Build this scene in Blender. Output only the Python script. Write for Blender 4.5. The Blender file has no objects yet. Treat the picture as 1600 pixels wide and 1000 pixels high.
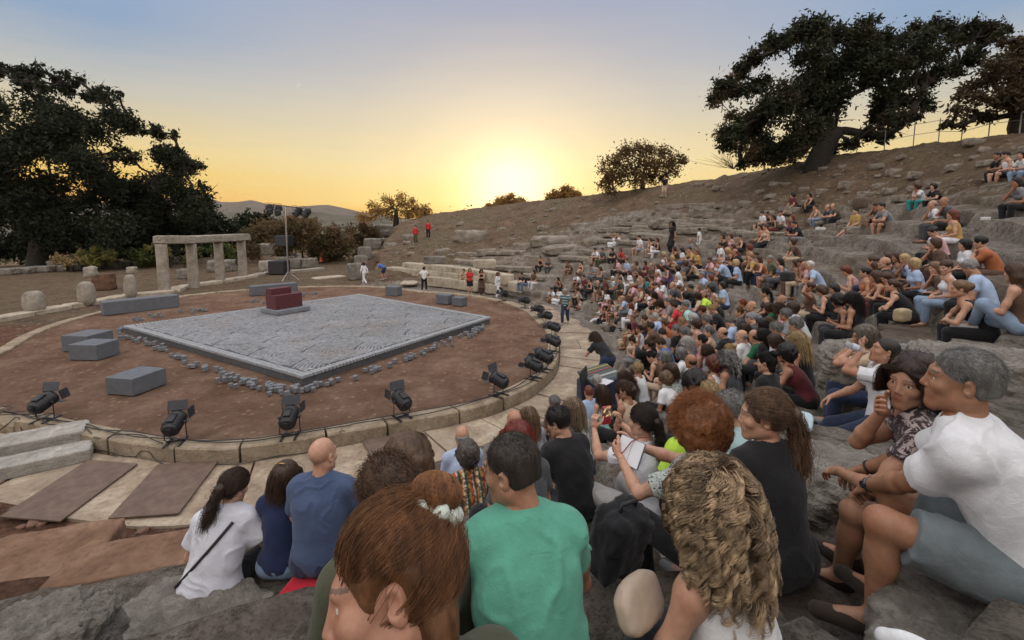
import bpy, math, random
import numpy as np
from mathutils import Vector, Matrix
SC = bpy.context.scene
COL = SC.collection
R = math.radians
rng = np.random.default_rng(7)
random.seed(7)
# ------------------------------------------------------------------ camera model
F, PPX, PPY, HOR, CAMZ = 700.0, 800.0, 420.0, 347.0, 4.5
PITCH = math.atan((PPY - HOR) / F)
CP, SP = math.cos(PITCH), math.sin(PITCH)
def ray(x, y):
    u = (x - PPX) / F; v = (PPY - y) / F
    return np.array([u, CP + v * SP, -SP + v * CP])
def at_depth(x, y, Y):
    d = ray(x, y); return np.array([0, 0, CAMZ]) + d * (Y / d[1])
def at_z(x, y, z=0.0):
    d = ray(x, y); return np.array([0, 0, CAMZ]) + d * ((z - CAMZ) / d[2])
def project(p):
    x, y, z = p[0], p[1], p[2] - CAMZ
    dep = y * CP - z * SP
    return PPX + F * x / dep, PPY - F * (y * SP + z * CP) / dep
# ------------------------------------------------------------------ noise
def _h(ix, iy, iz, seed):
    n = (ix * 374761393 + iy * 668265263 + iz * 2147483647 + seed * 974711) & 0xFFFFFFFF
    n = ((n ^ (n >> 13)) * 1274126177) & 0xFFFFFFFF
    n = ((n ^ (n >> 16)) * 2246822519) & 0xFFFFFFFF
    return ((n ^ (n >> 15)) & 0xFFFF) / 32767.5 - 1.0
def vnoise(x, y, z=None, seed=0):
    x = np.asarray(x, float); y = np.asarray(y, float)
    z = np.zeros_like(x) if z is None else np.asarray(z, float)
    ix, iy, iz = np.floor(x), np.floor(y), np.floor(z)
    fx, fy, fz = x - ix, y - iy, z - iz
    ix, iy, iz = ix.astype(np.int64), iy.astype(np.int64), iz.astype(np.int64)
    fx = fx * fx * (3 - 2 * fx); fy = fy * fy * (3 - 2 * fy); fz = fz * fz * (3 - 2 * fz)
    def L(a, b, t): return a + (b - a) * t
    def sl(k):
        return L(L(_h(ix, iy, iz + k, seed), _h(ix + 1, iy, iz + k, seed), fx),
                 L(_h(ix, iy + 1, iz + k, seed), _h(ix + 1, iy + 1, iz + k, seed), fx), fy)
    if not np.any(fz): return sl(0)
    return L(sl(0), sl(1), fz)
def fbm(x, y, z=None, oct=4, seed=0):
    s = 0; a = 1.0; t = 0
    for o in range(oct):
        k = 2.03 ** o
        s = s + a * vnoise(x * k + o * 17.3, y * k - o * 9.1, None if z is None else z * k + o * 3.7, seed + o)
        t += a; a *= 0.5
    return s / t
def sstep(a, b, x):
    t = np.clip((np.asarray(x, float) - a) / (b - a), 0, 1); return t * t * (3 - 2 * t)
# ------------------------------------------------------------------ mesh helpers
def raw_mesh(name, V, Fq, mats=(), midx=None, smooth=True):
    """V (n,3); Fq: list of arrays, each (m,k)"""
    me = bpy.data.meshes.new(name)
    V = np.asarray(V, np.float32)
    if not isinstance(Fq, list): Fq = [Fq]
    Fq = [np.asarray(f, np.int32) for f in Fq if len(f)]
    me.vertices.add(len(V)); me.vertices.foreach_set('co', V.ravel())
    nl = sum(f.size for f in Fq); nf = sum(len(f) for f in Fq)
    me.loops.add(nl); me.loops.foreach_set('vertex_index', np.concatenate([f.ravel() for f in Fq]))
    me.polygons.add(nf)
    tot = np.concatenate([np.full(len(f), f.shape[1], np.int32) for f in Fq])
    st = np.zeros(nf, np.int32); st[1:] = np.cumsum(tot)[:-1]
    me.polygons.foreach_set('loop_start', st)
    for m in mats: me.materials.append(m)
    if midx is not None: me.polygons.foreach_set('material_index', np.asarray(midx, np.int32))
    me.polygons.foreach_set('use_smooth', np.full(nf, smooth))
    me.update(calc_edges=True); me.validate()
    return me
def link(name, me, parent=None, M=None):
    o = bpy.data.objects.new(name, me); COL.objects.link(o)
    if parent is not None: o.parent = parent
    if M is not None: o.matrix_local = Matrix(M) if not isinstance(M, Matrix) else M
    return o
def tag(o, label=None, cat=None, group=None, kind=None):
    if label: o['label'] = label
    if cat: o['category'] = cat
    if group: o['group'] = group
    if kind: o['kind'] = kind
    return o
def empty(name, loc=(0, 0, 0), rz=0.0):
    o = bpy.data.objects.new(name, None); COL.objects.link(o)
    o.location = loc; o.rotation_euler = (0, 0, rz); o.empty_display_size = 0.1
    return o
def copy_tree(o, parent=None):
    c = o.copy(); COL.objects.link(c); c.parent = parent
    for ch in list(o.children): copy_tree(ch, c)
    return c
class MB:
    """collects shapes into one mesh"""
    def __init__(s): s.V = []; s.F = {}; s.n = 0
    def add(s, V, F):
        V = np.asarray(V, float); s.V.append(V)
        for f in (F if isinstance(F, list) else [F]):
            f = np.asarray(f, np.int64)
            if len(f): s.F.setdefault(f.shape[1], []).append(f + s.n)
        s.n += len(V); return s
    def box(s, c, d, M=None, bev=0.0, jit=0.0):
        x, y, z = [k / 2 for k in d]
        b = min(bev, x * .9, y * .9, z * .9)
        if b <= 0:
            V = np.array([(i, j, k) for k in (-z, z) for j in (-y, y) for i in (-x, x)])
            Fq = np.array([(0, 2, 3, 1), (4, 5, 7, 6), (0, 1, 5, 4), (2, 6, 7, 3), (0, 4, 6, 2), (1, 3, 7, 5)])
            Fl = [Fq]
        else:
            V = []
            for k in (-1, 1):
                for j in (-1, 1):
                    for i in (-1, 1):
                        V += [(i * x, j * (y - b), k * (z - b)), (i * (x - b), j * y, k * (z - b)), (i * (x - b), j * (y - b), k * z)]
            V = np.array(V)
            def q(i, j, k, a): return ((k > 0) * 4 + (j > 0) * 2 + (i > 0)) * 3 + a
            Q = []
            for sg in (-1, 1):
                o = [(-1, -1), (1, -1), (1, 1), (-1, 1)]
                if sg < 0: o = o[::-1]
                Q.append([q(sg, a, c_, 0) for a, c_ in o]); 
                Q.append([q(c_, sg, a, 1) for a, c_ in o])
                Q.append([q(a, c_, sg, 2) for a, c_ in o])
            for i in (-1, 1):
                for j in (-1, 1):
                    e = [q(i, j, -1, 0), q(i, j, 1, 0), q(i, j, 1, 1), q(i, j, -1, 1)]; Q.append(e if i * j < 0 else e[::-1])
                    e = [q(i, -1, j, 0), q(i, 1, j, 0), q(i, 1, j, 2), q(i, -1, j, 2)]; Q.append(e if i * j > 0 else e[::-1])
                    e = [q(-1, i, j, 1), q(1, i, j, 1), q(1, i, j, 2), q(-1, i, j, 2)]; Q.append(e if i * j < 0 else e[::-1])
            T = []
            for k in (-1, 1):
                for j in (-1, 1):
                    for i in (-1, 1):
                        t = [q(i, j, k, 0), q(i, j, k, 1), q(i, j, k, 2)]; T.append(t if i * j * k > 0 else t[::-1])
            Fl = [np.array(Q), np.array(T)]
        if jit: V = V + rng.uniform(-jit, jit, V.shape)
        if M is not None: V = V @ np.asarray(M)[:3, :3].T
        return s.add(V + np.asarray(c, float), Fl)
    def tube(s, pts, rad, n=8, cap=True):
        pts = np.asarray(pts, float); m = len(pts)
        rad = np.full(m, rad, float) if np.isscalar(rad) else np.asarray(rad, float)
        T = np.gradient(pts, axis=0); T /= np.linalg.norm(T, axis=1)[:, None] + 1e-9
        u = np.cross(T[0], (0, 0, 1.0))
        if np.linalg.norm(u) < .05: u = np.cross(T[0], (0, 1.0, 0))
        a = np.linspace(0, 2 * math.pi, n, endpoint=False); V = []
        for i in range(m):
            u = u - T[i] * (u @ T[i]); u /= np.linalg.norm(u) + 1e-9; w = np.cross(T[i], u)
            V.append(pts[i] + rad[i] * (np.cos(a)[:, None] * u + np.sin(a)[:, None] * w))
        V = np.concatenate(V); k = np.arange(n); Q = []
        for i in range(m - 1):
            Q.append(np.c_[i * n + k, i * n + (k + 1) % n, (i + 1) * n + (k + 1) % n, (i + 1) * n + k])
        Fl = [np.concatenate(Q)]
        if cap:
            V = np.concatenate([V, [pts[0], pts[-1]]]); e = (m - 1) * n
            Fl.append(np.concatenate([np.c_[(k + 1) % n, k, np.full(n, m * n)], np.c_[e + k, e + (k + 1) % n, np.full(n, m * n + 1)]]))
        return s.add(V, Fl)
    def cyl(s, a, b, r, n=16, r2=None): return s.tube([a, b], [r, r if r2 is None else r2], n)
    def lathe(s, prof, n=24, c=(0, 0, 0), M=None):
        prof = np.asarray(prof, float); m = len(prof); a = np.linspace(0, 2 * math.pi, n, endpoint=False)
        V = np.array([(r * math.cos(t), r * math.sin(t), z) for r, z in prof for t in a])
        k = np.arange(n)
        Q = np.concatenate([np.c_[i * n + k, i * n + (k + 1) % n, (i + 1) * n + (k + 1) % n, (i + 1) * n + k] for i in range(m - 1)])
        if M is not None: V = V @ np.asarray(M)[:3, :3].T
        return s.add(V + np.asarray(c, float), [Q])
    def prism(s, poly, z0, z1, jit=0):
        poly = np.asarray(poly, float); n = len(poly)
        V = np.concatenate([np.c_[poly, np.full(n, z0)], np.c_[poly, np.full(n, z1)]])
        k = np.arange(n)
        s.add(V, [np.c_[k, (k + 1) % n, n + (k + 1) % n, n + k]])
        s.F.setdefault(n, []).append(np.array([list(range(n - 1, -1, -1)), list(range(n, 2 * n))]) + s.n - 2 * n)
        return s
    def mesh(s, name, mat, smooth=False):
        return raw_mesh(name, np.concatenate(s.V), [np.concatenate(f) for f in s.F.values()], [mat] if mat else [], None, smooth)
    def build(s, name, mat, parent=None, smooth=False, M=None):
        return link(name, s.mesh(name, mat, smooth), parent, M)
def rotz(a):
    c, s_ = math.cos(a), math.sin(a); return np.array([[c, -s_, 0], [s_, c, 0], [0, 0, 1.0]])
def rotx(a):
    c, s_ = math.cos(a), math.sin(a); return np.array([[1, 0, 0], [0, c, -s_], [0, s_, c.real]])
def roty(a):
    c, s_ = math.cos(a), math.sin(a); return np.array([[c, 0, s_], [0, 1, 0], [-s_, 0, c]])
def bevel_shade(o, w=0.01, seg=2):
    m = o.modifiers.new('bevel', 'BEVEL'); m.width = w; m.segments = seg; m.limit_method = 'ANGLE'
# ------------------------------------------------------------------ materials
MATS = {}
def nodes(name):
    m = bpy.data.materials.new(name); m.use_nodes = True
    nt = m.node_tree; return m, nt, nt.nodes['Principled BSDF']
def N(nt, t, **kw):
    n = nt.nodes.new(t)
    for k, v in kw.items():
        if k in n.inputs: n.inputs[k].default_value = v
        else: setattr(n, k, v)
    return n
def ramp(nt, fac, stops):
    r = nt.nodes.new('ShaderNodeValToRGB'); e = r.color_ramp.elements
    while len(e) > 1: e.remove(e[-1])
    for i, (p, c) in enumerate(stops):
        k = e[0] if i == 0 else e.new(p)
        k.position = p; k.color = (*c, 1) if len(c) == 3 else c
    nt.links.new(fac, r.inputs[0]); return r.outputs[0]
def mixc(nt, fac, a, b, mode='MIX'):
    m = nt.nodes.new('ShaderNodeMix'); m.data_type = 'RGBA'; m.blend_type = mode
    for s_, v in ((m.inputs[0], fac), (m.inputs[6], a), (m.inputs[7], b)):
        if hasattr(v, 'links') or hasattr(v, 'is_linked'): nt.links.new(v, s_)
        else: s_.default_value = v if not isinstance(v, tuple) or len(v) == 4 else (*v, 1)
    return m.outputs[2]
def noise(nt, scale, detail=4, rough=.6, vec=None, dist=0.0):
    n = N(nt, 'ShaderNodeTexNoise'); n.inputs['Scale'].default_value = scale; n.inputs['Detail'].default_value = detail
    n.inputs['Roughness'].default_value = rough; n.inputs['Distortion'].default_value = dist
    if vec is not None: nt.links.new(vec, n.inputs['Vector'])
    return n.outputs[0]
def bump(nt, bs, h, strength=.4, dist=.02):
    b = N(nt, 'ShaderNodeBump'); b.inputs['Strength'].default_value = strength; b.inputs['Distance'].default_value = dist
    nt.links.new(h, b.inputs['Height']); nt.links.new(b.outputs[0], bs.inputs['Normal'])
def coord(nt, which='Object'):
    return nt.nodes.new('ShaderNodeTexCoord').outputs[which]
def simple(name, col, rough=.6, var=.25, scale=8.0, bmp=.2, dist=.01, metal=0.0, spec=.5, coordn='Object', det=5):
    if name in MATS: return MATS[name]
    m, nt, bs = nodes(name); v = coord(nt, coordn)
    n = noise(nt, scale, det, .65, v)
    lo = tuple(c * (1 - var) for c in col); hi = tuple(min(1, c * (1 + var)) for c in col)
    nt.links.new(ramp(nt, n, [(.3, lo), (.7, hi)]), bs.inputs['Base Color'])
    bs.inputs['Roughness'].default_value = rough; bs.inputs['Metallic'].default_value = metal
    bs.inputs['Specular IOR Level'].default_value = spec
    if bmp: bump(nt, bs, noise(nt, scale * 3, det, .7, v), bmp, dist)
    MATS[name] = m; return m
def stone(name, col, col2, scale=3.0, bmp=.6, dist=.03, coordn='Object'):
    if name in MATS: return MATS[name]
    m, nt, bs = nodes(name); v = coord(nt, coordn)
    n1 = noise(nt, scale, 8, .65, v, .4); n2 = noise(nt, scale * 6, 6, .7, v)
    n3 = noise(nt, scale * .35, 3, .5, v)
    c = ramp(nt, n1, [(.3, tuple(x * .62 for x in col)), (.5, col), (.72, col2)])
    c = mixc(nt, ramp(nt, n2, [(.32, (.0,) * 3), (.50, (1,) * 3)]), mixc(nt, .55, c, (col[0] * .35, col[1] * .33, col[2] * .3, 1)), c)
    c = mixc(nt, ramp(nt, n3, [(.45, (0,) * 3), (.65, (.45,) * 3)]), c, tuple(x * .7 for x in col2))
    nt.links.new(c, bs.inputs['Base Color']); bs.inputs['Roughness'].default_value = .9
    bs.inputs['Specular IOR Level'].default_value = .2
    vo = N(nt, 'ShaderNodeTexVoronoi'); vo.inputs['Scale'].default_value = scale * 9; nt.links.new(v, vo.inputs['Vector'])
    ad = N(nt, 'ShaderNodeMath', operation='MULTIPLY_ADD'); nt.links.new(vo.outputs['Distance'], ad.inputs[0]); ad.inputs[1].default_value = .5
    nt.links.new(n2, ad.inputs[2])
    ad2 = N(nt, 'ShaderNodeMath', operation='MULTIPLY_ADD'); nt.links.new(noise(nt, scale * 26, 5, .75, v), ad2.inputs[0]); ad2.inputs[1].default_value = .7; nt.links.new(ad.outputs[0], ad2.inputs[2]); ad = ad2
    bump(nt, bs, ad.outputs[0], bmp, dist)
    MATS[name] = m; return m
# ------------------------------------------------------------------ the theatre's ground
CEN = np.array([-9.35, 19.5])
_kp = [(0, 545), (150, 488), (280, 462), (400, 451), (545, 446), (660, 455), (750, 462), (812, 476), (850, 500), (872, 545), (866, 575), (830, 605), (750, 636), (600, 663), (500, 682), (400, 697), (330, 706), (190, 688), (60, 662)]
_kw = np.array([at_z(x, y, 0.0)[:2] for x, y in _kp]) - CEN
_ka = np.unwrap(np.arctan2(_kw[:, 1], _kw[:, 0])); _kr = np.hypot(*_kw.T)
_o = np.argsort(_ka % (2 * math.pi)); _ka = (_ka % (2 * math.pi))[_o]; _kr = _kr[_o]
_grid = np.radians(np.arange(0, 360, 1.0))
_kg = np.interp(_grid, _ka, _kr, period=2 * math.pi)
_ker = np.exp(-np.linspace(-2, 2, 17) ** 2); _ker /= _ker.sum()
_kg = np.convolve(np.r_[_kg[-8:], _kg, _kg[:8]], _ker, 'valid')
def RK(th): return np.interp(np.mod(th, 2 * math.pi), _grid, _kg, period=2 * math.pi)
WALK = 1.85
_sa = np.radians([-130, -64, -40, -4, 16, 45, 72, 88, 97, 110]); _ss = np.array([.40, .45, .47, .505, .53, .47, .40, .335, .26, .15])
def SL(th): return np.interp(th, _sa, _ss)
ROW = 0.8; R0 = 13.9
# seated heads whose size in the photo gives their distance: (x, y, depth) - the rock under them follows
_HD = [(1478,418,6.8),(1516,418,6.2),(1387,402,10.3),(1428,412,7.5),(1368,432,8.8),(1585,426,5.3),(1500,452,6.4),(1532,379,7.8),(1457,320,11.2),(1433,292,12.4),(1571,242,14),(1377,323,15.5),(1301,322,18),(1337,330,17),(1196,355,16.8),(1265,415,12.4),(1218,408,12),(1129,369,18),(1322,423,10.6),(1264,449,10.2),(1309,470,9),(1195,458,10.2),(1097,473,12),(1158,526,7.3),(1227,492,7.2),(1246,532,6.4),(1227,553,5.5),(1197,567,5.2),(1090,668,2.4),(1040,593,6.3),(1083,598,6),(997,576,7.8),(1023,496,12.4),(1096,532,9.2),(1068,520,9.8),(932,595,8.8),(920,613,8.2),(872,665,3.7),(804,657,5.5),(825,655,5.7),(731,712,4.3),(808,690,3),(866,630,6.2),(963,493,12.4),(1053,478,12.4),(972,466,13.6),(921,438,15),(861,452,18.5),(969,391,19),(998,371,22),(1058,433,13.5),(1077,390,16),(907,411,17),(503,712,3),(365,755,3.1),(1195,655,2.15),(1003,665,3.3),(1380,550,4.2),(1500,600,1.65),(1425,600,2.05),(1112,800,1.35),(800,735,1.5),(650,930,.68)]
_HD = [(x, y, D if D < 5 else 168 / (168 / D - 1.2)) for x, y, D in _HD]
_HP = np.array([at_depth(*h) for h in _HD])
def _lin(r, th): return SL(wrap(th)) * (np.minimum(r, 30) - R0 + ROW * .45) - .3
def wrap(th): return (np.asarray(th) + math.pi) % (2 * math.pi) - math.pi
_hr, _ht = np.hypot(_HP[:, 0] - CEN[0], _HP[:, 1] - CEN[1]), np.arctan2(_HP[:, 1] - CEN[1], _HP[:, 0] - CEN[0])
_HRES = np.clip(_HP[:, 2] - .74 - _lin(_hr, _ht), -.8, .95)
def bumpf(x, y, r):
    num = np.zeros(np.shape(x)); den = np.full(np.shape(x), .12)
    for (hx, hy, _), q in zip(_HP, _HRES):
        w = np.exp(-((x - hx) ** 2 + (y - hy) ** 2) / (2 * 1.7 ** 2)); num += w * q; den += w
    return num / den * (1 - sstep(26, 30, r)) * sstep(R0, R0 + 1.6, r)
def cavea_w(th, r):
    t = np.degrees(wrap(th)); jag = 1.2 * vnoise(r * .8, r * 0, seed=5)
    return sstep(-128, -116, t) * (1 - sstep(96.5 + jag, 99 + jag, t))
def polar(x, y):
    dx, dy = np.asarray(x, float) - CEN[0], np.asarray(y, float) - CEN[1]
    return np.hypot(dx, dy), np.arctan2(dy, dx)
def ground(x, y, full=False):
    x = np.asarray(x, float); y = np.asarray(y, float)
    r, th = polar(x, y); t = np.degrees(wrap(th)); s = SL(wrap(th))
    wob = .16 * fbm(x * .35, y * .35, oct=3, seed=11) + .05 * fbm(x * 1.7, y * 1.7, oct=3, seed=12)
    blk = np.floor((th * r) / 1.7 + .37 * np.floor((r - R0) / ROW)); 
    jb = .06 * _h(blk.astype(np.int64), np.floor((r - R0) / ROW).astype(np.int64), np.zeros_like(blk, dtype=np.int64), 3)
    rr = np.minimum(r, 30.0)
    u = (rr + wob * .55 + jb - R0) / ROW
    k = np.floor(u); fr = u - k
    bmp = bumpf(x, y, r); bs_ = bmp
    step = bs_ + s * ROW * (k + sstep(0, .13, fr) * .97 + .06 * fr)
    lin = s * (rr - R0 + ROW * .45) + bmp
    # where the carved rows survive
    ero = fbm(x * .16 + 4, y * .16, oct=3, seed=21)
    top = 26.0 - 5.0 * sstep(40, 64, t) - 6.5 * sstep(62, 82, t)
    w = (1 - sstep(top - 2.0, top + .8, r + 2.2 * ero)) * (1 - .35 * sstep(.1, .5, ero))
    w = np.clip(w, 0, 1)
    z = lin * (1 - w) + step * w
    rough = fbm(x * 1.1, y * 1.1, oct=5, seed=31) * .10 + fbm(x * 5, y * 5, oct=3, seed=33) * .035
    ridg = (1 - np.abs(fbm(x * .55, y * .55, oct=4, seed=41))) ** 3
    z = z + rough * (1 - .45 * w) + .22 * (ridg - .35) * (1 - w) * sstep(R0, R0 + 2, r)
    z = np.where(r < R0, -.3 + (z + .3) * 0 + (rough * .3), z - .3 + .3 * sstep(R0, R0 + .3, r) * 0)
    # crest and beyond
    over = np.maximum(r - 30.0, 0)
    z = z + .10 * over * (over < 6) + np.where(over >= 6, .6 - .035 * (over - 6), 0) - .05 * np.maximum(over - 3, 0)
    cw = cavea_w(th, r)
    flat = -.06 + .05 * fbm(x * .5, y * .5, oct=4, seed=51) + .012 * fbm(x * 4, y * 4, oct=2, seed=52)
    far = np.maximum(r - 48, 0)
    flat = flat - np.minimum(.035 * far + .0006 * far ** 2, 60) + 1.2 * fbm(x * .03, y * .03, oct=3, seed=53) * sstep(48, 80, r)
    # ground outside the walkway near left sinks to walkway level close to the kerb
    rk = RK(th)
    near = sstep(-170, -150, t) * (1 - sstep(20, 60, t))
    flat = np.where((r > rk - .3) & (r < rk + 4), flat - .3 * near, flat)
    z = np.maximum(z, -90)
    zz = flat * (1 - cw) + z * cw
    zz = np.where((r < R0 + .05) & (r > rk - .2), np.minimum(zz, -.34 * near - .07 * (1 - near)), zz)
    zz = np.where(r <= rk - .2, -.30, zz)
    if full: return zz, w * cw, cw, ero, ridg, k, fr
    return zz
def gz(x, y): return float(ground(np.array([x]), np.array([y]))[0])
IMPRINT = []   # seats worn into the rock: (x, y, z, yaw, scale, drop)
def imprint(X, Y, Z):
    for ph in (0, 1):
        for x, y, z, yaw, sc, drop in IMPRINT:
            f = np.array([-math.sin(yaw), math.cos(yaw)]); c = np.array([x, y]) + (f * .50 * sc if ph == 0 else -f * .06 * sc); zz = z - (drop if ph == 0 else .0) * sc
            if ph == 0 and drop == 0: continue
            m = (np.abs(X - c[0]) < .6) & (np.abs(Y - c[1]) < .6)
            if not m.any(): continue
            dx, dy = X[m] - c[0], Y[m] - c[1]; u = dx * f[0] + dy * f[1]; v = dx * f[1] - dy * f[0]
            d = np.maximum(np.abs(u) / 1.0, np.abs(v) / (1.25 if ph == 0 else 1.2)) + .04 * vnoise(X[m] * 5, Y[m] * 5, seed=8); w = 1 - sstep(.20, .27 if ph else .36, d)
            Z[m] = Z[m] * (1 - w) + (zz - .015 + .02 * vnoise(X[m] * 4, Y[m] * 4, seed=9)) * w
    return Z
def build_terrain():
    th = np.concatenate([np.arange(-126, 101, .3), np.arange(101, 234, 1.2)])
    rr = np.concatenate([np.arange(8.0, 25.6, .055), np.arange(25.6, 33, .1), 33 + np.cumsum(.16 * 1.075 ** np.arange(118))])
    rr = rr[rr < 9000]
    TH, RR = np.meshgrid(np.radians(th), rr, indexing='ij')
    X = CEN[0] + RR * np.cos(TH); Y = CEN[1] + RR * np.sin(TH)
    z, w, cw, ero, ridg, k, fr = ground(X.ravel(), Y.ravel(), True)
    z = imprint(X.ravel(), Y.ravel(), z.copy())
    V = np.c_[X.ravel(), Y.ravel(), z]
    a, b = TH.shape; i = np.arange(a)[:, None]; j = np.arange(b - 1)[None]
    i2 = (i + 1) % a
    Q = np.stack([i * b + j + 0 * i, i * b + j + 1, i2 * b + j + 1, i2 * b + j], -1).reshape(-1, 4)
    me = raw_mesh('hillside_ground', V, [Q], [mat_terrain()])
    x, y = X.ravel(), Y.ravel()
    # how much bare limestone shows
    steep = np.clip(1 - np.abs(fr - .06) / .25, 0, 1)
    rock = np.clip(w * (.85 + .15 * steep) + .30 * sstep(.55, .85, ridg) * cw * sstep(13.5, 15, RR.ravel()) * (1 - w) , 0, 1)
    thd = np.degrees(wrap(TH.ravel()))
    near_red = (1 - sstep(16.2, 17.6, RR.ravel() + .8 * ero)) * (1 - sstep(-62, -52, thd))
    rock = rock * (1 - near_red * .9)
    at = me.attributes.new('rock', 'FLOAT', 'POINT'); at.data.foreach_set('value', rock.astype(np.float32))
    red = np.clip(near_red, 0, 1)
    at = me.attributes.new('red', 'FLOAT', 'POINT'); at.data.foreach_set('value', red.astype(np.float32))
    o = link('hillside_ground', me); tag(o, kind='structure'); return o
def attr(nt, name):
    n = N(nt, 'ShaderNodeAttribute'); n.attribute_name = name; return n
def mat_terrain():
    m, nt, bs = nodes('terrain'); v = coord(nt)
    dirt = ramp(nt, noise(nt, .9, 9, .68, v), [(.3, (.075, .050, .034)), (.5, (.135, .090, .060)), (.7, (.22, .152, .102))])
    grass = ramp(nt, noise(nt, 3.5, 8, .75, v), [(.35, (.065, .052, .031)), (.65, (.20, .155, .095))])
    dirt = mixc(nt, ramp(nt, noise(nt, .35, 4, .6, v), [(.42, (0,) * 3), (.6, (.8,) * 3)]), dirt, grass)
    clod = ramp(nt, noise(nt, 11, 6, .75, v, .4), [(.40, (.75,) * 3), (.55, (0,) * 3)])
    redd = ramp(nt, noise(nt, 2.2, 8, .7, v), [(.3, (.11, .055, .035)), (.7, (.25, .135, .088))])
    redd = mixc(nt, clod, redd, (.055, .026, .016))
    dirt = mixc(nt, attr(nt, 'red').outputs['Fac'], dirt, redd)
    rk = ramp(nt, noise(nt, 1.6, 9, .7, v, .5), [(.28, (.12, .104, .086)), (.5, (.30, .265, .225)), (.72, (.48, .435, .38))])
    rk = mixc(nt, ramp(nt, noise(nt, 42, 4, .75, v), [(.38, (.6,) * 3), (.50, (0,) * 3)]), rk, (.075, .065, .055))
    rk = mixc(nt, ramp(nt, noise(nt, 9, 6, .75, v), [(.36, (.7,) * 3), (.51, (0,) * 3)]), rk, (.06, .05, .042))
    rk = mixc(nt, ramp(nt, noise(nt, .5, 5, .6, v), [(.5, (0,) * 3), (.62, (.5,) * 3)]), rk, (.15, .095, .06))
    # stones bedded in the soil
    def pebbles(sc, lo):
        vo = N(nt, 'ShaderNodeTexVoronoi'); vo.inputs['Scale'].default_value = sc; nt.links.new(v, vo.inputs['Vector']); sp = N(nt, 'ShaderNodeSeparateColor'); nt.links.new(vo.outputs['Color'], sp.inputs[0])
        a = ramp(nt, sp.outputs[0], [(lo, (0,) * 3), (lo + .02, (1,) * 3)]); b = ramp(nt, vo.outputs['Distance'], [(.22, (1,) * 3), (.36, (0,) * 3)]); return mixc(nt, 1.0, a, b, 'MULTIPLY')
    p1, p2 = pebbles(3.2, .74), pebbles(9.0, .70)
    dirt = mixc(nt, p1, dirt, (.26, .20, .15)); dirt = mixc(nt, p2, dirt, (.24, .18, .135))
    f = N(nt, 'ShaderNodeMath', operation='ADD'); nt.links.new(attr(nt, 'rock').outputs['Fac'], f.inputs[0])
    f2 = N(nt, 'ShaderNodeMath', operation='MULTIPLY_ADD'); nt.links.new(noise(nt, 2.6, 7, .7, v), f2.inputs[0]); f2.inputs[1].default_value = 1.6; f2.inputs[2].default_value = -.85
    nt.links.new(f2.outputs[0], f.inputs[1])
    fac = ramp(nt, f.outputs[0], [(.35, (0,) * 3), (.62, (1,) * 3)])
    nt.links.new(mixc(nt, fac, dirt, rk), bs.inputs['Base Color'])
    bs.inputs['Roughness'].default_value = .95; bs.inputs['Specular IOR Level'].default_value = .15
    b = N(nt, 'ShaderNodeMath', operation='ADD'); nt.links.new(noise(nt, 7, 9, .72, v), b.inputs[0]); nt.links.new(noise(nt, 38, 8, .78, v), b.inputs[1])
    b2 = N(nt, 'ShaderNodeMath', operation='MULTIPLY_ADD'); nt.links.new(p1, b2.inputs[0]); b2.inputs[1].default_value = 1.2; nt.links.new(b.outputs[0], b2.inputs[2])
    bump(nt, bs, b2.outputs[0], 1.0, .085); return m
# ------------------------------------------------------------------ orchestra floor, kerb, walkway
def ring_pts(th, off): 
    r = RK(th) + off; return np.c_[CEN[0] + r * np.cos(th), CEN[1] + r * np.sin(th)]
def mat_orch():
    m, nt, bs = nodes('orchestra_earth'); v = coord(nt)
    c = ramp(nt, noise(nt, .7, 8, .65, v, .3), [(.3, (.115, .064, .042)), (.5, (.180, .112, .078)), (.7, (.27, .18, .13))])
    straw = ramp(nt, noise(nt, 14, 5, .8, v), [(.58, (0,) * 3), (.68, (.75,) * 3)])
    big = ramp(nt, noise(nt, .35, 3, .6, v), [(.4, (.15,) * 3), (.62, (1,) * 3)])
    c = mixc(nt, mixc(nt, 1.0, straw, big, 'MULTIPLY'), c, (.38, .27, .18))
    c = mixc(nt, ramp(nt, noise(nt, 30, 4, .7, v), [(.3, (.55,) * 3), (.45, (0,) * 3)]), c, (.065, .028, .018))
    vo = N(nt, 'ShaderNodeTexVoronoi'); vo.inputs['Scale'].default_value = 5.5; nt.links.new(v, vo.inputs['Vector']); sp = N(nt, 'ShaderNodeSeparateColor'); nt.links.new(vo.outputs['Color'], sp.inputs[0])
    c = mixc(nt, mixc(nt, 1.0, ramp(nt, sp.outputs[0], [(.72, (0,) * 3), (.74, (.8,) * 3)]), ramp(nt, vo.outputs['Distance'], [(.15, (1,) * 3), (.40, (0,) * 3)]), 'MULTIPLY'), c, (.34, .225, .145))
    c = mixc(nt, ramp(nt, noise(nt, 4.5, 6, .75, v, .5), [(.36, (.45,) * 3), (.52, (0,) * 3)]), c, (.10, .052, .034))
    nt.links.new(c, bs.inputs['Base Color']); bs.inputs['Roughness'].default_value = 1; bs.inputs['Specular IOR Level'].default_value = .1
    bump(nt, bs, noise(nt, 12, 9, .78, v), 1.0, .09); return m
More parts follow.
